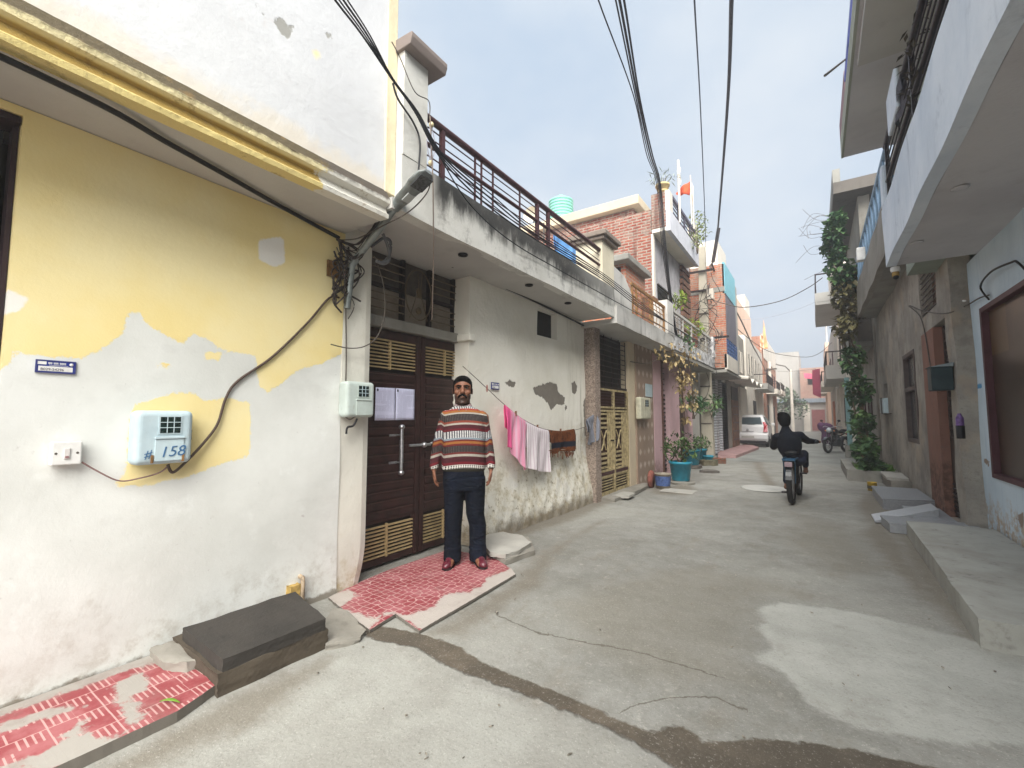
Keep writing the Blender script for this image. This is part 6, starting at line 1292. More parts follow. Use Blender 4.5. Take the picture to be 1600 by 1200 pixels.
MB().lathe((a[0], a[1]+.2, .0), [(0, 0), (.075, 0), (.075, h_), (.08, h_+.005), (.07, h_), (.07, .05)], 18).build('can', simple('yellow_tin', C(206, 170, 50), .5, .1, .2, 20), tn); MB().lathe((a[0], a[1]+.2, .0), [(.0765, .04), (.0765, .10)], 18).build('label_wrap', simple('dark_wrap', C(90, 84, 70), .6), tn)
a = PX(1500, 662, 1.28); bt = MB().lathe(a, [(0, -.10), (.03, -.10), (.034, -.03), (.034, .06), (.02, .09), (.015, .11), (0, .11)], 14); o = bt.build('bottle', simple('violet_bottle', C(120, 90, 150), .3, 0, .3, 30)); put(o, 'violet bottle in a black holder hung by the iron door', 'bottle'); MB().lathe(a, [(.036, -.16), (.037, -.02), (.034, -.02)], 14).build('holder', m_black, o)
put(MB().tube([PX(1505, 470, 1.44), PX(1508, 470, 1.40)], .01, 6).build('hook', m_white), 'small white hook on the cement wall corner', 'hook')
# leaves lying about
for (u, v, z, an, lb) in ((265, 1098, .058, .5, 'fresh green leaf lying on the red tile strip'), (266, 1030, .07, 1.3, 'fresh green leaf propped against the white wall foot')):
    p = Vector(PZ(u, v, z)); o = MB()
    n = 8; vs = []
    for i in range(n+1):
        f = i/n; ww = .008*math.sin(math.pi*f)**.8+.0006
        d = Vector((math.cos(an), math.sin(an), 0)); s_ = Vector((-d.y, d.x, 0)); c = p+d*(f-.5)*.105+Vector((0, 0, .012*math.sin(f*3))); 
        vs += [c-s_*ww+Vector((0, 0, .003)), c, c+s_*ww+Vector((0, 0, .004))]
    o.add(vs, [(i*3+j, i*3+j+1, (i+1)*3+j+1, (i+1)*3+j) for i in range(n) for j in (0, 1)], True); o = o.build('leaf', simple('fresh_leaf', C(110, 150, 50), .5, 0, .15, 30)); q = o.modifiers.new('s', 'SOLIDIFY'); q.thickness = .0015; put(o, lb, 'leaf')
rnd = random.Random(44); lit = MB()
for k in range(130):
    x, y = rnd.uniform(-2.4, 1.2), 1.4+rnd.random()**1.6*9; s_ = rnd.uniform(.003, .008); lit.obox((x, y, .010), (rnd.uniform(-1, 1), rnd.uniform(-1, 1), 0), (rnd.uniform(-1, 1), 1, 0), (0, 0, 1), s_, s_*rnd.uniform(.4, 1), .003)
put(lit.build('grit', simple('grit', C(150, 142, 130), .9, 0, .5, 50)), 'scattered chips and grit on the concrete lane', 'grit', None, 'stuff')
tc_ = [PD(1228, 640, 44), PD(1245, 640, 47)]
tr = thing('tree', 'hazy green tree at the left of the lane end', 'tree', (tc_[0][0], tc_[0][1], 0)); c = Vector(tc_[0])
MB().tube([(c.x, c.y, 0), (c.x+.1, c.y, 1.4), (c.x, c.y, 2.6)], [.16, .12, .08], 8).build('trunk', m_stem, tr); leaves(900, multi([blob((c.x-.4, c.y, 2.6), 1.3), blob((c.x+.9, c.y+.4, 2.3), 1.0), blob((c.x-.9, c.y, 1.7), 1.0), blob((c.x+.2, c.y, 3.4), .8)]), .34, .2, 9).build('crown', m_far, tr)
tr = thing('tree', 'hazy round shrub before the grey house at the lane end', 'tree', (tc_[1][0]+.6, tc_[1][1], 0)); c = Vector(tc_[1])+Vector((.8, 0, 0))
MB().tube([(c.x, c.y, 0), (c.x, c.y, 1.6)], [.12, .08], 8).build('trunk', m_stem, tr); leaves(600, multi([blob((c.x, c.y, 2.4), 1.0), blob((c.x-.9, c.y+.4, 1.2), .9), blob((c.x+.6, c.y, 3.2), .7)]), .32, .2, 10).build('crown', m_far, tr)
# ================================================================ parked car
m_cw = simple('white_car_paint', C(222, 220, 220), .3, 0, .03, 3, .5); m_cg = simple('tinted_glass', C(70, 84, 90), .12, 0, .1, 3, .6); m_red = simple('red_lens', C(170, 34, 48), .25, 0, .15, 20, .5)
cb = PZ(1177, 700); car = thing('car', 'white hatchback parked by the left wall, seen from behind', 'car', (cb[0]-.28, 24.3, 0), R(1)); car.scale = (1.04, 1.04, 1.04)
prof = [(-.02, .26, .80), (-.06, .40, .82), (-.05, .60, .83), (.0, .66, .83), (.03, .92, .82), (.06, 1.0, .80), (.30, 1.40, .62), (.46, 1.465, .58), (.9, 1.49, .58), (1.8, 1.47, .58), (2.1, 1.40, .60), (2.72, .98, .76), (2.9, .95, .80), (3.5, .82, .80), (3.66, .62, .76), (3.68, .30, .74)]
mb = MB(); n = len(prof); vs = [(-w_, y, z) for y, z, w_ in prof]+[(w_, y, z) for y, z, w_ in prof]
vs2 = [(sx*.83, y, z) for sx in (-1, 1) for y, z in ((.1, .24), (.1, .95), (2.75, .95), (3.5, .24))]
mb.add(vs, [(i, i+1, n+i+1, n+i) for i in range(n-1)]+[(n-1, 0, n, 2*n-1), list(range(n))[::-1], list(range(n, 2*n))])
o = mb.build('body', m_cw, car, .03, False); bd = o
mb = MB().prism([(-.60, .088, 1.02), (.60, .088, 1.02), (.52, .272, 1.36), (-.52, .272, 1.36)], (0, -.012, .006)); mb.build('rear_window', m_cg, car, 0, False)
for sx in (-1, 1):
    MB().prism([(sx*.80, -.015, .69), (sx*.62, -.02, .69), (sx*.66, .02, .95), (sx*.60, .14, 1.16), (sx*.70, .17, 1.16), (sx*.80, .08, .98)], (0, -.03, 0)).build('tail_light', m_red, car, .008, False)
    MB().prism([(sx*.80, .35, 1.02), (sx*.81, 2.55, 1.0), (sx*.63, 2.0, 1.38), (sx*.63, .5, 1.38)], (sx*.012, 0, .004)).build('side_window', m_cg, car, 0, False)
    for y in (.55, 3.05):
        wq = MB().torus((sx*.74, y, .28), .21, .08, 'x', 24, 8, 1.1).build('wheel', m_rubber, car, 0, False); MB().lathe((sx*.76, y, .28), [(0, .03*sx), (.12, .03*sx), (.16, .05*sx), (.16, -.05*sx)], 16, 'x').build('rim', m_steel, wq, 0, False)
    MB().box(sx*.84, sx*.98, 2.35, 2.42, .95, 1.08).build('mirror', m_cw, car, .02, False)
MB().box(-.80, .80, -.10, .05, .36, .60).build('bumper', m_cw, car, .04, False)
MB().box(-.26, .26, -.116, -.101, .42, .51).build('number_plate', simple('plate_grey', C(190, 188, 180), .5, 0, .3, 60), car, 0, False)
q = MB().box(-.72, .72, -.04, .3, .17, .30).box(-.78, .78, .02, .4, .2, .25); q.build('underbody', m_black, car, 0, False)
MB().lathe((0, -.045, .80), [(0, -.02), (.05, -.02), (.05, .03)], 14, 'y').build('badge', m_steel, car, 0, False); box('handle_strip', m_steel, car, -.25, .25, -.02, .02, .70, .73, 0, False); box('wiper', m_black, car, -.02, .3, .06, .085, 1.03, 1.05, 0, False)
# ================================================================ motorcycle
m_bk = simple('gloss_black', C(26, 26, 30), .25, .1, .1, 10, .5)
mp_ = PZ(1294, 708); mc = thing('motorcycle', 'black motorcycle parked beside the right wall before the planter', 'motorcycle', (mp_[0], mp_[1], 0), R(152))
# local: +y forward, front wheel at origin
for y in (0, -1.28):
    wq = MB().torus((0, y, .31), .255, .055, 'x', 26, 8).build('wheel', m_rubber, mc, 0, False); q = MB().torus((0, y, .31), .20, .014, 'x', 24, 6)
    for k in range(6): a = k*math.pi/3; q.tube([(0, y, .31), (0, y+.2*math.cos(a), .31+.2*math.sin(a))], .012, 6)
    q.lathe((0, y, .31), [(0, -.06), (.05, -.06), (.05, .06), (0, .06)], 12, 'x').build('rim', m_steel, wq, 0, False)
q = MB()
for sx in (-.09, .09): q.tube([(sx, 0, .31), (sx, -.16, .70), (sx, -.26, .95)], .025, 8)
q.build('fork', m_bk, mc, 0, False)
q = MB(); nn = 9
vs = [(sx, .33*math.cos(a), .31+.33*math.sin(a)) for a in np.linspace(.7, 2.7, nn) for sx in (-.07, .07)]; q.add(vs, [(2*i, 2*i+1, 2*i+3, 2*i+2) for i in range(nn-1)])
o = q.build('mudguard', m_bk, mc, 0, False); s_ = o.modifiers.new('s', 'SOLIDIFY'); s_.thickness = .012; q = MB()
vs = [(sx, -1.28+.34*math.cos(a), .31+.34*math.sin(a)) for a in np.linspace(.5, 2.9, nn) for sx in (-.08, .08)]; q.add(vs, [(2*i, 2*i+1, 2*i+3, 2*i+2) for i in range(nn-1)]); o = q.build('mudguard', m_bk, mc, 0, False); s_ = o.modifiers.new('s', 'SOLIDIFY'); s_.thickness = .012
q = MB(); q.ell((0, -.48, .84), .15, .26, .13); q.build('fuel_tank', m_bk, mc, 0, False); q = MB().ell((0, -.92, .82), .13, .34, .07).ell((0, -1.22, .88), .11, .2, .06); q.build('seat', m_black, mc, 0, False)
q = MB().box(-.15, .15, -.74, -.42, .26, .56).box(-.12, .12, -.7, -.48, .56, .7); q.build('engine', simple('engine_grey', C(80, 80, 82), .4, .6, .3, 20), mc, .03, False)
q = MB().tube([(0, -.26, .92), (0, -.5, .72), (0, -1.0, .68), (0, -1.3, .76)], .03, 8).tube([(0, -.26, .92), (0, -.42, .45), (0, -.8, .25), (0, -1.28, .31)], .03, 8); q.build('frame', m_bk, mc, 0, False)
q = MB().tube(spl([(-.36, -.42, 1.02), (-.2, -.28, 1.06), (0, -.24, 1.0), (.2, -.28, 1.06), (.36, -.42, 1.02)]), .016, 8); hb = q.build('handlebar', m_steel, mc, 0, False)
for sx in (-1, 1): MB().tube([(sx*.2, -.28, 1.06), (sx*.30, -.26, 1.24)], .008, 6).ell((sx*.32, -.26, 1.28), .06, .02, .045).build('mirror', m_black, hb, 0, False)
MB().ell((0, -.14, .9), .1, .09, .1).build('headlight', simple('headlamp', C(190, 196, 200), .15, 0, .1, 10, .6), mc, 0, False)
MB().tube([(.12, -.5, .32), (.16, -.8, .26), (.16, -1.45, .40)], [.025, .035, .05], 10).build('exhaust', m_steel, mc, 0, False)
for sx in (-1, 1): MB().ell((sx*.16, -1.42, .72), .03, .04, .025).ell((sx*.16, -.2, .88), .03, .03, .025).build('indicator', simple('amber', C(200, 110, 50), .3), mc, 0, False)
MB().ell((0, -1.5, .74), .08, .03, .05).build('tail_light', m_red, mc, 0, False)
c = Vector(PD(1290, 668, 20.6)); pb = MB().ell(c, .32, .26, .22).ell(c+Vector((.2, .1, -.1)), .2, .2, .16).ell(c+Vector((-.15, 0, .1)), .18, .2, .14).cap(c+Vector((0, 0, -.1)), c+Vector((0, .1, -.62)), .16, .2)
put(remeshed('cloth_bundle', pb, simple('purple_cloth', C(92, 56, 92), .9, 0, .2, 8), None, .04, 6, True), 'dark purple cloth bundle just behind the black motorcycle', 'bundle')
# ================================================================ bicycle
bp0, bp1 = PZ(1238, 787), PZ(1249, 773); dvec = Vector(bp1-bp0); hd = math.atan2(-dvec.x, dvec.y)
bc = thing('bicycle', 'black bicycle with blue rear carrier ridden away along the lane', 'bicycle', (bp0[0], bp0[1], 0), hd)
WR = .335; WB = 1.06
for y in (0, WB):
    wq = MB().torus((0, y, WR), WR-.033, .033, 'x', 40, 10, 1.25).build('wheel', m_rubber, bc, 0, False); q = MB().torus((0, y, WR), WR-.07, .012, 'x', 36, 6, 1.5)
    for k in range(18): a = k*2*math.pi/18; q.tube([(.03*(-1)**k, y, WR), (0, y+(WR-.07)*math.cos(a), WR+(WR-.07)*math.sin(a))], .0025, 4)
    q.lathe((0, y, WR), [(0, -.04), (.025, -.04), (.025, .04), (0, .04)], 10, 'x').build('rim', m_steel, wq, 0, False)
q = MB()
for sx in (-.055, .055): q.tube([(sx, 0, WR), (sx*.5, .40, .30)], .011, 8).tube([(sx, 0, WR), (sx*.4, .32, .74)], .010, 8).tube([(sx, WB, WR), (sx*.9, WB-.06, .72), (sx*.3, WB-.10, .78)], .013, 8)
q.tube([(0, .42, .29), (0, .30, .80)], .017, 8).tube([(0, .42, .29), (0, WB-.12, .78)], .02, 8).tube([(0, .32, .72), (0, WB-.13, .86)], .018, 8).tube([(0, WB-.10, .74), (0, WB-.16, .98)], .02, 8)
q.build('frame', m_bk, bc, 0, False)
q = MB().tube(spl([(-.32, WB-.34, 1.0), (-.28, WB-.18, 1.03), (-.1, WB-.12, 1.02), (.1, WB-.12, 1.02), (.28, WB-.18, 1.03), (.32, WB-.34, 1.0)]), .012, 8); hb = q.build('handlebar', m_steel, bc, 0, False)
for sx in (-1, 1): MB().tube([(sx*.312, WB-.30, 1.008), (sx*.33, WB-.42, .99)], .018, 8).build('grip', m_black, hb, 0, False)
MB().ell((0, .28, .82), .085, .14, .04).ell((0, .22, .82), .11, .08, .045).build('saddle', m_black, bc, 0, False)
q = MB().box(-.09, .09, -.24, .24, .715, .73).box(-.095, -.08, -.25, .24, .73, .75).box(.08, .095, -.25, .24, .73, .75)
for sx in (-.085, .085): q.tube([(sx, -.2, .72), (sx*.7, 0, WR)], .008, 6)
q.build('carrier', simple('carrier_blue', C(44, 84, 112), .4, .1), bc, .003, False)
nn = 12; q = MB(); vs = [(sx, (WR+.025)*math.cos(a), WR+(WR+.025)*math.sin(a)) for a in np.linspace(.9, 2.9, nn) for sx in (-.042, .042)]; q.add(vs, [(2*i, 2*i+1, 2*i+3, 2*i+2) for i in range(nn-1)]); o = q.build('mudguard', m_bk, bc, 0, False); s_ = o.modifiers.new('s', 'SOLIDIFY'); s_.thickness = .006
MB().box(-.055, .055, -.285, -.262, .62, .70).build('reflector', simple('dull_reflector', C(150, 130, 136), .3, 0, .2, 60), bc, .008, False)
q = MB().lathe((.05, .41, .29), [(0, -.01), (.09, -.01), (.09, .01), (0, .01)], 20, 'x').tube([(.07, .41, .29), (.09, .44, .46)], .012, 6).tube([(-.07, .41, .29), (-.09, .38, .13)], .012, 6).box(.09, .19, .39, .49, .455, .475).box(-.19, -.09, .33, .43, .115, .135); q.build('crank_pedals', m_iron, bc, 0, False)
# ================================================================ people
def loft(rings, n=28, e=2.4):
    vs = []
    for cx, cy, cz, rx, ry in rings:
        for k in range(n):
            a = 2*math.pi*k/n; c_, s_ = math.cos(a), math.sin(a); vs.append((cx+rx*math.copysign(abs(c_)**(2/e), c_), cy+ry*math.copysign(abs(s_)**(2/e), s_), cz))
    m = len(rings); return vs, [(i*n+k, i*n+(k+1) % n, (i+1)*n+(k+1) % n, (i+1)*n+k) for i in range(m-1) for k in range(n)]+[list(range(n))[::-1], list(range((m-1)*n, m*n))]
t = T('brown_skin'); o = t.obj(); s = t.sep(o)
col = t.mix(t.noise(12, 4, .6, o), C(112, 72, 54), C(134, 90, 68))
bz = t.math('ADD', s[2], t.math('MULTIPLY', t.math('ABSOLUTE', t.math('ADD', s[0], .032)), -.35)); bm_ = t.math('MULTIPLY', t.step(bz, 1.606, 1.575), t.step(s[2], 1.49, 1.52)); ft = t.step(s[1], .02, -.02)
col = t.mix(t.math('MULTIPLY', t.math('MULTIPLY', bm_, .82), t.math('MAXIMUM', ft, .5)), col, C(36, 28, 26))
sb_ = t.math('MULTIPLY', t.math('MULTIPLY', t.step(t.math('ABSOLUTE', t.math('ADD', s[0], .032)), .074, .084), t.step(s[2], 1.56, 1.60)), t.step(s[1], -.055, -.03)); ear_ = t.step(t.math('ABSOLUTE', t.math('ADD', s[0], .032)), .100, .096)
col = t.mix(t.math('MULTIPLY', t.math('MULTIPLY', sb_, ear_), .75), col, C(34, 27, 25))
m_skin = t.done(col, .5, 0, t.bump(t.noise(90, 3, .6, o), .1, .002), .35)
m_hair = simple('black_hair', C(11, 10, 10), .8, 0, .3, 90, .12, .8, True)
m_skin2 = simple('brown_skin_plain', C(120, 78, 58), .55, 0, .12, 10, .3, .05, True)
def hand(mb, w_, sx, s=1.):
    """relaxed hanging hand: palm, four unequal curled fingers, thumb; w_ = wrist, sx = side (thumb towards -y)"""
    w_ = Vector(w_); V = lambda x, y, z: w_+Vector((x*sx, y, z))*s
    mb.cap(w_+Vector((0, 0, .05)), V(0, 0, -.01), .027*s, .024*s)
    for y in (-.026, -.009, .008, .024): mb.cap(V(.0, y*.7, -.025), V(-.004, y, -.082), .0155*s, .0125*s)
    for y, l in ((-.031, .066), (-.0105, .076), (.0105, .070), (.031, .056)):
        a = V(-.004, y, -.085); b = V(-.010, y*1.05, -.085-l*.5); c = V(-.026, y*1.0, -.085-l*.86); d = V(-.042, y*.97, -.085-l*1.02)
        mb.cap(a, b, .0092*s, .0086*s, 10); mb.cap(b, c, .0086*s, .0080*s, 10); mb.cap(c, d, .0080*s, .0068*s, 10)
    a = V(0, -.026, -.03); b = V(-.012, -.052, -.062); c = V(-.022, -.058, -.098); mb.cap(a, b, .014*s, .0105*s, 10); mb.cap(b, c, .0105*s, .0085*s, 10)
# ---------------- the man in the patterned sweater
man_loc = (-2.847, 3.396, .022); man = thing('person', 'man in striped patterned sweater, dark jeans and maroon shoes before the brown door', 'person', man_loc, R(39.7))
HX = -.032
b = MB()
b.ell((HX, .012, 1.700), .083, .101, .112, 24, 16).ell((HX, -.016, 1.618), .074, .080, .084, 20, 12).ell((HX, -.064, 1.553), .036, .030, .026).ell((HX, -.03, 1.578), .066, .058, .046)
b.cap((HX, -.088, 1.705), (HX, -.116, 1.660), .011, .019).ell((HX-.014, -.101, 1.653), .010, .012, .009).ell((HX+.014, -.101, 1.653), .010, .012, .009)
for sx in (-1, 1):
    b.cap((HX+sx*.012, -.090, 1.716), (HX+sx*.050, -.076, 1.714), .010, .010).ell((HX+sx*.046, -.070, 1.655), .026, .022, .024).ell((HX+sx*.083, .012, 1.672), .010, .022, .034).ell((HX+sx*.084, .012, 1.652), .008, .014, .016)
b.ell((HX, -.094, 1.612), .026, .012, .0075).ell((HX, -.092, 1.600), .022, .012, .0085)
b.cap((HX, .02, 1.62), (HX, .018, 1.44), .066, .074).cap((-.15, .01, 1.39), (.14, .01, 1.39), .055, .055).cap((-.05, .01, 1.34), (-.05, .01, .95), .09, .09).cap((.05, .01, 1.34), (.05, .01, .95), .09, .09)
for sx, sh, el, wr in ((-1, (-.20, 0, 1.40), (-.260, .015, 1.15), (-.298, -.02, .905)), (1, (.185, 0, 1.40), (.214, .015, 1.15), (.249, -.02, .905))):
    b.cap(sh, el, .042, .042).cap(el, wr, .042, .028); hand(b, wr, sx, 1.02)
    fx = -.105 if sx < 0 else .112; b.cap((sx*.09, 0, .92), (fx, 0, .47), .085, .058).cap((fx, 0, .47), (fx, .02, .09), .055, .04).cap((fx, .02, .06), (fx+sx*.03, -.14, .035), .034, .026)
remeshed('body', b, m_skin, man, .0042, 3)
t = T('patterned_knit'); o_ = t.obj(); s = t.sep(o_)
zc = lambda c: 1.42+(652-(580+.275*c))*.00629
wave_z = t.math('ADD', s[2], t.math('MULTIPLY', t.math('MULTIPLY', s[0], s[0]), .55))   # stripes droop over the shoulders
zr = t.math('DIVIDE', t.math('SUBTRACT', t.math('SUBTRACT', wave_z, t.math('MULTIPLY', t.step(t.math('ABSOLUTE', s[0]), .20, .24), .03)), .85), .75)
K = lambda c: (zc(c)-.85)/.75
OL, MR, RD, WH, DG, ORG, PT = C(50, 50, 42), C(74, 36, 42), C(104, 42, 40), C(164, 157, 146), C(44, 40, 41), C(152, 98, 54), C(255, 0, 255)
bands = [(580, OL), (551, C(40, 36, 36)), (531, C(112, 34, 44)), (516, MR), (487, WH), (473, RD), (464, DG), (428, RD), (418, ORG), (405, RD), (396, C(128, 138, 146)), (384, C(60, 58, 66)), (346, C(100, 32, 42)), (334, MR), (315, WH), (305, C(132, 66, 52)), (292, DG), (255, WH), (246, ORG), (235, C(150, 66, 56)), (225, C(60, 58, 60))]
st_ = [(0., OL)]+[(max(.001, K(c)), col_) for c, col_ in bands]
base = t.ramp(zr, st_, 'CONSTANT')
ang = t.math('ADD', t.math('MULTIPLY', s[0], 1.), t.math('MULTIPLY', s[1], .35)); fr_ = t.math('FRACT', t.math('MULTIPLY', ang, 46.))
def band(c0, c1): return t.math('MULTIPLY', t.math('GREATER_THAN', zr, K(c0)), t.math('LESS_THAN', zr, K(c1)))
zig = t.math('GREATER_THAN', fr_, .42)
tooth_h = t.math('FRACT', t.math('MULTIPLY', zr, 38.)); tri = t.math('GREATER_THAN', t.math('SUBTRACT', 1., t.math('ABSOLUTE', t.math('MULTIPLY_ADD', fr_, 2., -1.))), t.math('MULTIPLY', tooth_h, .75))
pm = t.math('MULTIPLY', t.math('ADD', band(384, 346), band(225, 150)), t.math('MULTIPLY', zig, t.math('GREATER_THAN', t.math('FRACT', t.math('MULTIPLY', zr, 55.)), .16)))
col = t.mix(pm, base, C(206, 206, 204)); col = t.mix(t.math('MULTIPLY', band(551, 531), tri), col, C(226, 222, 214))
dots = t.math('MULTIPLY', t.math('GREATER_THAN', t.math('FRACT', t.math('MULTIPLY', ang, 70.)), .62), t.math('GREATER_THAN', t.math('FRACT', t.math('MULTIPLY', zr, 62.)), .5))
col = t.mix(t.math('MULTIPLY', t.math('MULTIPLY', t.math('ADD', band(464, 428), band(292, 255)), dots), .55), col, C(130, 122, 118))
col = t.mix(t.math('MULTIPLY', t.noise(60, 3, .6, o_), .25), col, C(50, 44, 44))
spk = t.math('MULTIPLY', t.math('GREATER_THAN', t.math('FRACT', t.math('MULTIPLY', ang, 92.)), .6), t.math('GREATER_THAN', t.math('FRACT', t.math('MULTIPLY', s[2], 92.)), .5)); col = t.mix(t.math('MULTIPLY', spk, .4), col, C(70, 52, 48))
kn = t.math('ADD', t.math('SINE', t.math('MULTIPLY', s[2], 900.)), t.math('SINE', t.math('MULTIPLY', ang, 900.)))
fold = t.noise(7, 4, .55, t.map(o_, (1, 1, 2.2)))
m_knit = t.done(col, .95, 0, t.bump(t.math('ADD', t.math('MULTIPLY', kn, .02), t.math('MULTIPLY', fold, 1.2)), .5, .02), .05)
b = MB(); cx = -.014
b.add(*loft([(cx, 0, .880, .200, .120), (cx, 0, .895, .209, .128), (cx, -.004, .935, .214, .134), (cx, -.008, 1.02, .212, .140), (cx, -.008, 1.15, .207, .138), (cx, -.004, 1.28, .206, .130), (cx, .0, 1.37, .205, .116), (cx, .004, 1.43, .186, .100), (cx-.002, .008, 1.472, .146, .088), (cx-.010, .01, 1.498, .104, .078), (cx-.014, .012, 1.510, .086, .072)]), False)
for sh, el, wr in (((-.182, .005, 1.398), (-.262, .02, 1.15), (-.300, -.018, .935)), ((.152, .005, 1.392), (.214, .02, 1.15), (.250, -.018, .935))):
    b.cap(sh, Vector(sh).lerp(Vector(el), .5), .072, .063).cap(Vector(sh).lerp(Vector(el), .5), el, .063, .056).cap(el, Vector(el).lerp(Vector(wr), .75), .056, .050).cap(Vector(el).lerp(Vector(wr), .75), wr, .050, .043)
    b.tube([Vector(wr)+Vector((0, 0, .03)), Vector(wr)+Vector((0, 0, -.030))], .042, 16)
remeshed('sweater', b, m_knit, man, .007, 5)
t = T('dark_denim'); o_ = t.obj(); s = t.sep(o_); col = t.mix(t.step(t.noise(6, 4, .6, t.map(o_, (1, 1, .4))), .35, .7), C(6, 9, 16), C(13, 18, 30)); seam = t.step(t.math('ABSOLUTE', t.math('ADD', t.math('ABSOLUTE', s[0]), -.206)), .006, .003)
fold = t.noise(5.5, 3, .5, t.map(o_, (1, 1, 2.6), (0, .5, 0)), 1.2); col = t.mix(t.math('MULTIPLY', t.noise(140, 2, .5, o_), .12), col, C(60, 72, 92)); m_jean = t.done(col, .9, 0, t.bump(t.math('ADD', fold, t.math('MULTIPLY', t.noise(200, 2, .5, o_), .05)), .9, .035), .1)
b = MB(); b.add(*loft([(cx, 0, .70, .195, .125), (cx, 0, .80, .203, .128), (cx, 0, .93, .195, .118)]), False)
for sx, h_, f_ in ((-1, -.108, -.118), (1, .098, .128)):
    b.add(*loft([(f_, .012, .028, .082, .098), (f_, .014, .06, .084, .100), (f_*.97, .02, .20, .080, .090), (f_*.96, .008, .36, .083, .090), (h_*1.0, -.004, .47, .088, .095), (h_, -.002, .58, .093, .103), (h_*.98, 0, .70, .100, .116), (h_*.95, 0, .82, .105, .122)], 26, 2.2), False)
    for z, dz, ry in ((.10, .015, .100), (.15, -.01, .096)): b.torus((f_*.97, .004, z), .080, .008, 'z', 22, 8, .9)
remeshed('jeans', b, m_jean, man, .008, 5)
m_shoe = simple('maroon_leather', C(92, 34, 46), .3, 0, .12, 14, .5, .1, True); m_sole = simple('dark_sole', C(40, 26, 28), .7)
for sx, fx in ((-1, -.120), (1, .135)):
    an = R(-14 if sx < 0 else 12); Rm = Matrix.Translation((fx, .02, 0)) @ Matrix.Rotation(an, 4, 'Z')
    def tr_(mb_): mb_.v = [tuple(Rm @ Vector(p)) for p in mb_.v]; return mb_
    q = MB().ell((0, .06, .045), .040, .06, .05).cap((0, .03, .045), (0, -.09, .040), .042, .046).ell((0, -.14, .036), .050, .075, .036).ell((0, -.06, .060), .040, .06, .036).ell((sx*.006, -.185, .030), .036, .035, .026)
    sh = remeshed('shoe', tr_(q), m_shoe, man, .006, 4); q = MB().add(*[[(x*.051*(1 if y > -.02 else .9+.1), y, z) for z in (0, .014) for x, y in ((-.75, .125), (.75, .125), (.85, .02), (1.0, -.12), (.75, -.205), (0, -.228), (-.75, -.205), (-1.0, -.12), (-.85, .02))], [list(range(9))[::-1], list(range(9, 18))]+[(i, (i+1) % 9, 9+(i+1) % 9, 9+i) for i in range(9)]]); tr_(q).build('sole', m_sole, sh, .003, False)
b = MB().ell((HX, .022, 1.738), .0865, .098, .090, 24, 14).ell((HX, .045, 1.69), .084, .080, .085, 20, 12).ell((HX, -.02, 1.786), .066, .062, .030).cap((HX-.040, -.058, 1.784), (HX+.043, -.058, 1.786), .014, .014)
for sx in (-1, 1): b.cap((HX+sx*.077, -.020, 1.73), (HX+sx*.081, -.014, 1.665), .010, .006)
remeshed('hair', b, m_hair, man, .006, 3)
b = MB()
for sx in (-1, 1): b.cap((HX+sx*.003, -.108, 1.631), (HX+sx*.026, -.098, 1.622), .0105, .0095).cap((HX+sx*.026, -.100, 1.622), (HX+sx*.038, -.084, 1.600), .0090, .005)
b.build('moustache', m_hair, man, 0, False)
b = MB()
for sx in (-1, 1): b.cap((HX+sx*.013, -.102, 1.716), (HX+sx*.036, -.097, 1.721), .0062, .0068).cap((HX+sx*.036, -.097, 1.721), (HX+sx*.060, -.080, 1.714), .0068, .004)
b.build('eyebrows', m_hair, man, 0, False)
for sx in (-1, 1):
    e_ = MB().ell((HX+sx*.034, -.0845, 1.697), .0135, .010, .0055).build('eye', simple('eye_white', C(120, 108, 100), .3), man, 0, False); MB().ell((HX+sx*.034, -.0925, 1.697), .0068, .004, .0056).build('iris', m_hair, e_, 0, False)
    MB().cap((HX+sx*.019, -.092, 1.7035), (HX+sx*.049, -.0855, 1.7025), .0036, .0036).build('eyelid', m_hair, e_, 0, False)
def face_fit(o):
    for v in o.data.vertices:
        k = min(1, max(0, (v.co.z-1.51)/.05))
        if k > 0 and abs(v.co.x-HX) < .14: v.co.x = HX+(v.co.x-HX)*(1+.10*k); v.co.z -= .016*k
    for ch in o.children: face_fit(ch)
for o in man.children:
    if o.name.split('.')[0] in ('body', 'hair', 'moustache', 'eyebrows', 'eye'): face_fit(o)
t = T('checked_collar'); o_ = t.obj(); q_ = t.n('ShaderNodeTexChecker'); t.set(q_.inputs['Vector'], o_); q_.inputs['Scale'].default_value = 120; q_.inputs['Color1'].default_value = C(90, 60, 66); q_.inputs['Color2'].default_value = C(150, 134, 132); m_col = t.done(q_.outputs[0], .9)
q = MB(); n_ = 26; vs = []
for i in range(n_+1):
    a = -math.pi/2+.30+(2*math.pi-.60)*i/n_; fz = .012*math.cos(a+math.pi/2); 
    for r_, z in ((.070, 1.532), (.076, 1.536), (.102, 1.490)): vs.append((HX+.004+r_*math.cos(a), .012+r_*1.0*math.sin(a), z-.030*max(0, math.cos(a+math.pi/2))**2))
q.add(vs, [(i*3+j, i*3+j+1, (i+1)*3+j+1, (i+1)*3+j) for i in range(n_) for j in (0, 1)], True); o = q.build('collar', m_col, man, 0, False); s_ = o.modifiers.new('s', 'SOLIDIFY'); s_.thickness = .005
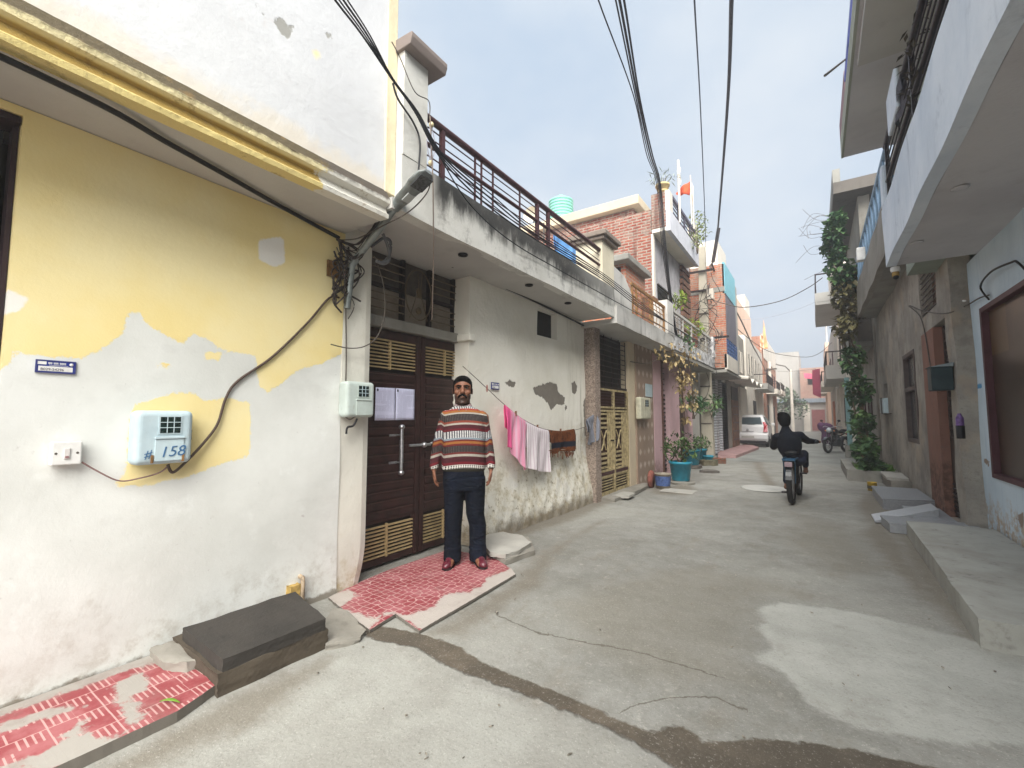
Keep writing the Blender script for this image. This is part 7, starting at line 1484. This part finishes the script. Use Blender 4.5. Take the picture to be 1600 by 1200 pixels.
# ---------------- the cyclist
k_ = .0111; hx = float(PY(1241, 700, 9.15)[0]); boy = thing('person', 'boy in black jacket and dark trousers riding the bicycle away', 'person', (hx, 9.15, 0), 0)
def B(u, v, y): k2 = k_*(1+y*.106); return Vector(((u-1241)*k2, y, CH+(652-v)*k2))
hdp = B(1229, 656, .05); nk = B(1231, 674, .03); hip = B(1241, 716, -.02); lsh, rsh = B(1219, 684, .05), B(1249, 681, .05); gl_ = Vector((-.30, .58, 1.0)); grp = B(1271, 689, .46)
lel, rel = B(1213, 698, .18), B(1258, 688, .28); lkn, rkn = B(1230, 728, .36), B(1252, 708, .36); lft, rft = B(1228, 757, .12), B(1254, 731, .14)
b = MB().ell(hdp, .085, .10, .115).cap(hdp+Vector((0, .02, -.06)), nk, .045, .048).cap(nk+Vector((0,0,-.06)), hip, .08, .10).cap(lsh, lel, .045, .04).cap(lel, gl_, .04, .028).cap(rsh, rel, .045, .04).cap(rel, grp, .038, .026)
for g in (gl_, grp):
    b.ell(g+Vector((0, .01, 0)), .04, .042, .026)
    for j in range(4): b.cap(g+Vector((-.028+.019*j, .035, .01)), g+Vector((-.028+.019*j, .052, -.025)), .008, .007)
for s0, kn_, ft_ in ((-1, lkn, lft), (1, rkn, rft)): b.cap(hip+Vector((s0*.08, 0, 0)), kn_, .075, .055).cap(kn_, ft_, .05, .035).cap(ft_, ft_+Vector((0, .14, -.02)), .035, .028)
for sx in (-1, 1): b.ell(hdp+Vector((sx*.086, .01, -.02)), .012, .02, .03)
b.ell(hdp+Vector((0, .09, -.02)), .02, .03, .03)
remeshed('body', b, m_skin2, boy, .009, 3)
m_jk = simple('black_jacket', C(18, 21, 30), .85, 0, .25, 8, .15, .3, True)
b = MB().cap(nk+Vector((-.005, .01, .05)), nk+Vector((0, 0, -.05)), .068, .10).cap(nk+Vector((0, 0, -.03)), hip+Vector((-.01, 0, .02)), .10, .14).cap(lsh, rsh, .085, .085).cap(lsh, lel, .075, .066).cap(lel, gl_.lerp(lel, .12), .064, .045).cap(rsh, rel, .075, .06).cap(rel, grp.lerp(rel, .14), .058, .04).ell(B(1235, 695, -.04), .19, .15, .24).cap(nk+Vector((0, 0, .015)), nk, .065, .075).ell(hip+Vector((-.02, 0, .05)), .17, .14, .10)
remeshed('jacket', b, m_jk, boy, .014, 5)
b = MB().ell(hip+Vector((0, 0, -.02)), .165, .15, .11)
for s0, kn_, ft_ in ((-1, lkn, lft), (1, rkn, rft)): b.cap(hip+Vector((s0*.085, 0, -.01)), kn_, .095, .075).cap(kn_, ft_+Vector((0, 0, .07)), .072, .052)
remeshed('trousers', b, simple('dark_trousers', C(28, 34, 50), .9, 0, .2, 8, .1, .3, True), boy, .014, 4)
remeshed('hair', MB().ell(hdp+Vector((0, -.012, .02)), .106, .112, .112).ell(hdp+Vector((.01, -.025, -.045)), .090, .088, .085).ell(hdp+Vector((-.02, 0, .09)), .085, .085, .05), m_hair, boy, .012, 3)
for ft_ in (lft, rft): MB().cap(ft_+Vector((0, -.05, -.03)), ft_+Vector((0, .15, -.035)), .040, .036).build('sandal', simple('tan_sandal', C(104, 72, 54), .7), boy, 0, False)
# ================================================================ haze
hz = MB().box(-430, 430, -430, 630, -1.2, 12.5).build('haze', bpy.data.materials.new('haze_air')); put(hz, kind='stuff'); hm_ = hz.active_material; hm_.use_nodes = True; nt = hm_.node_tree; nt.nodes.clear()
om = nt.nodes.new('ShaderNodeOutputMaterial'); pv = nt.nodes.new('ShaderNodeVolumePrincipled'); pv.inputs['Color'].default_value = (.93, .95, 1, 1); pv.inputs['Density'].default_value = .0065; pv.inputs['Anisotropy'].default_value = .65
nt.links.new(pv.outputs[0], om.inputs['Volume'])
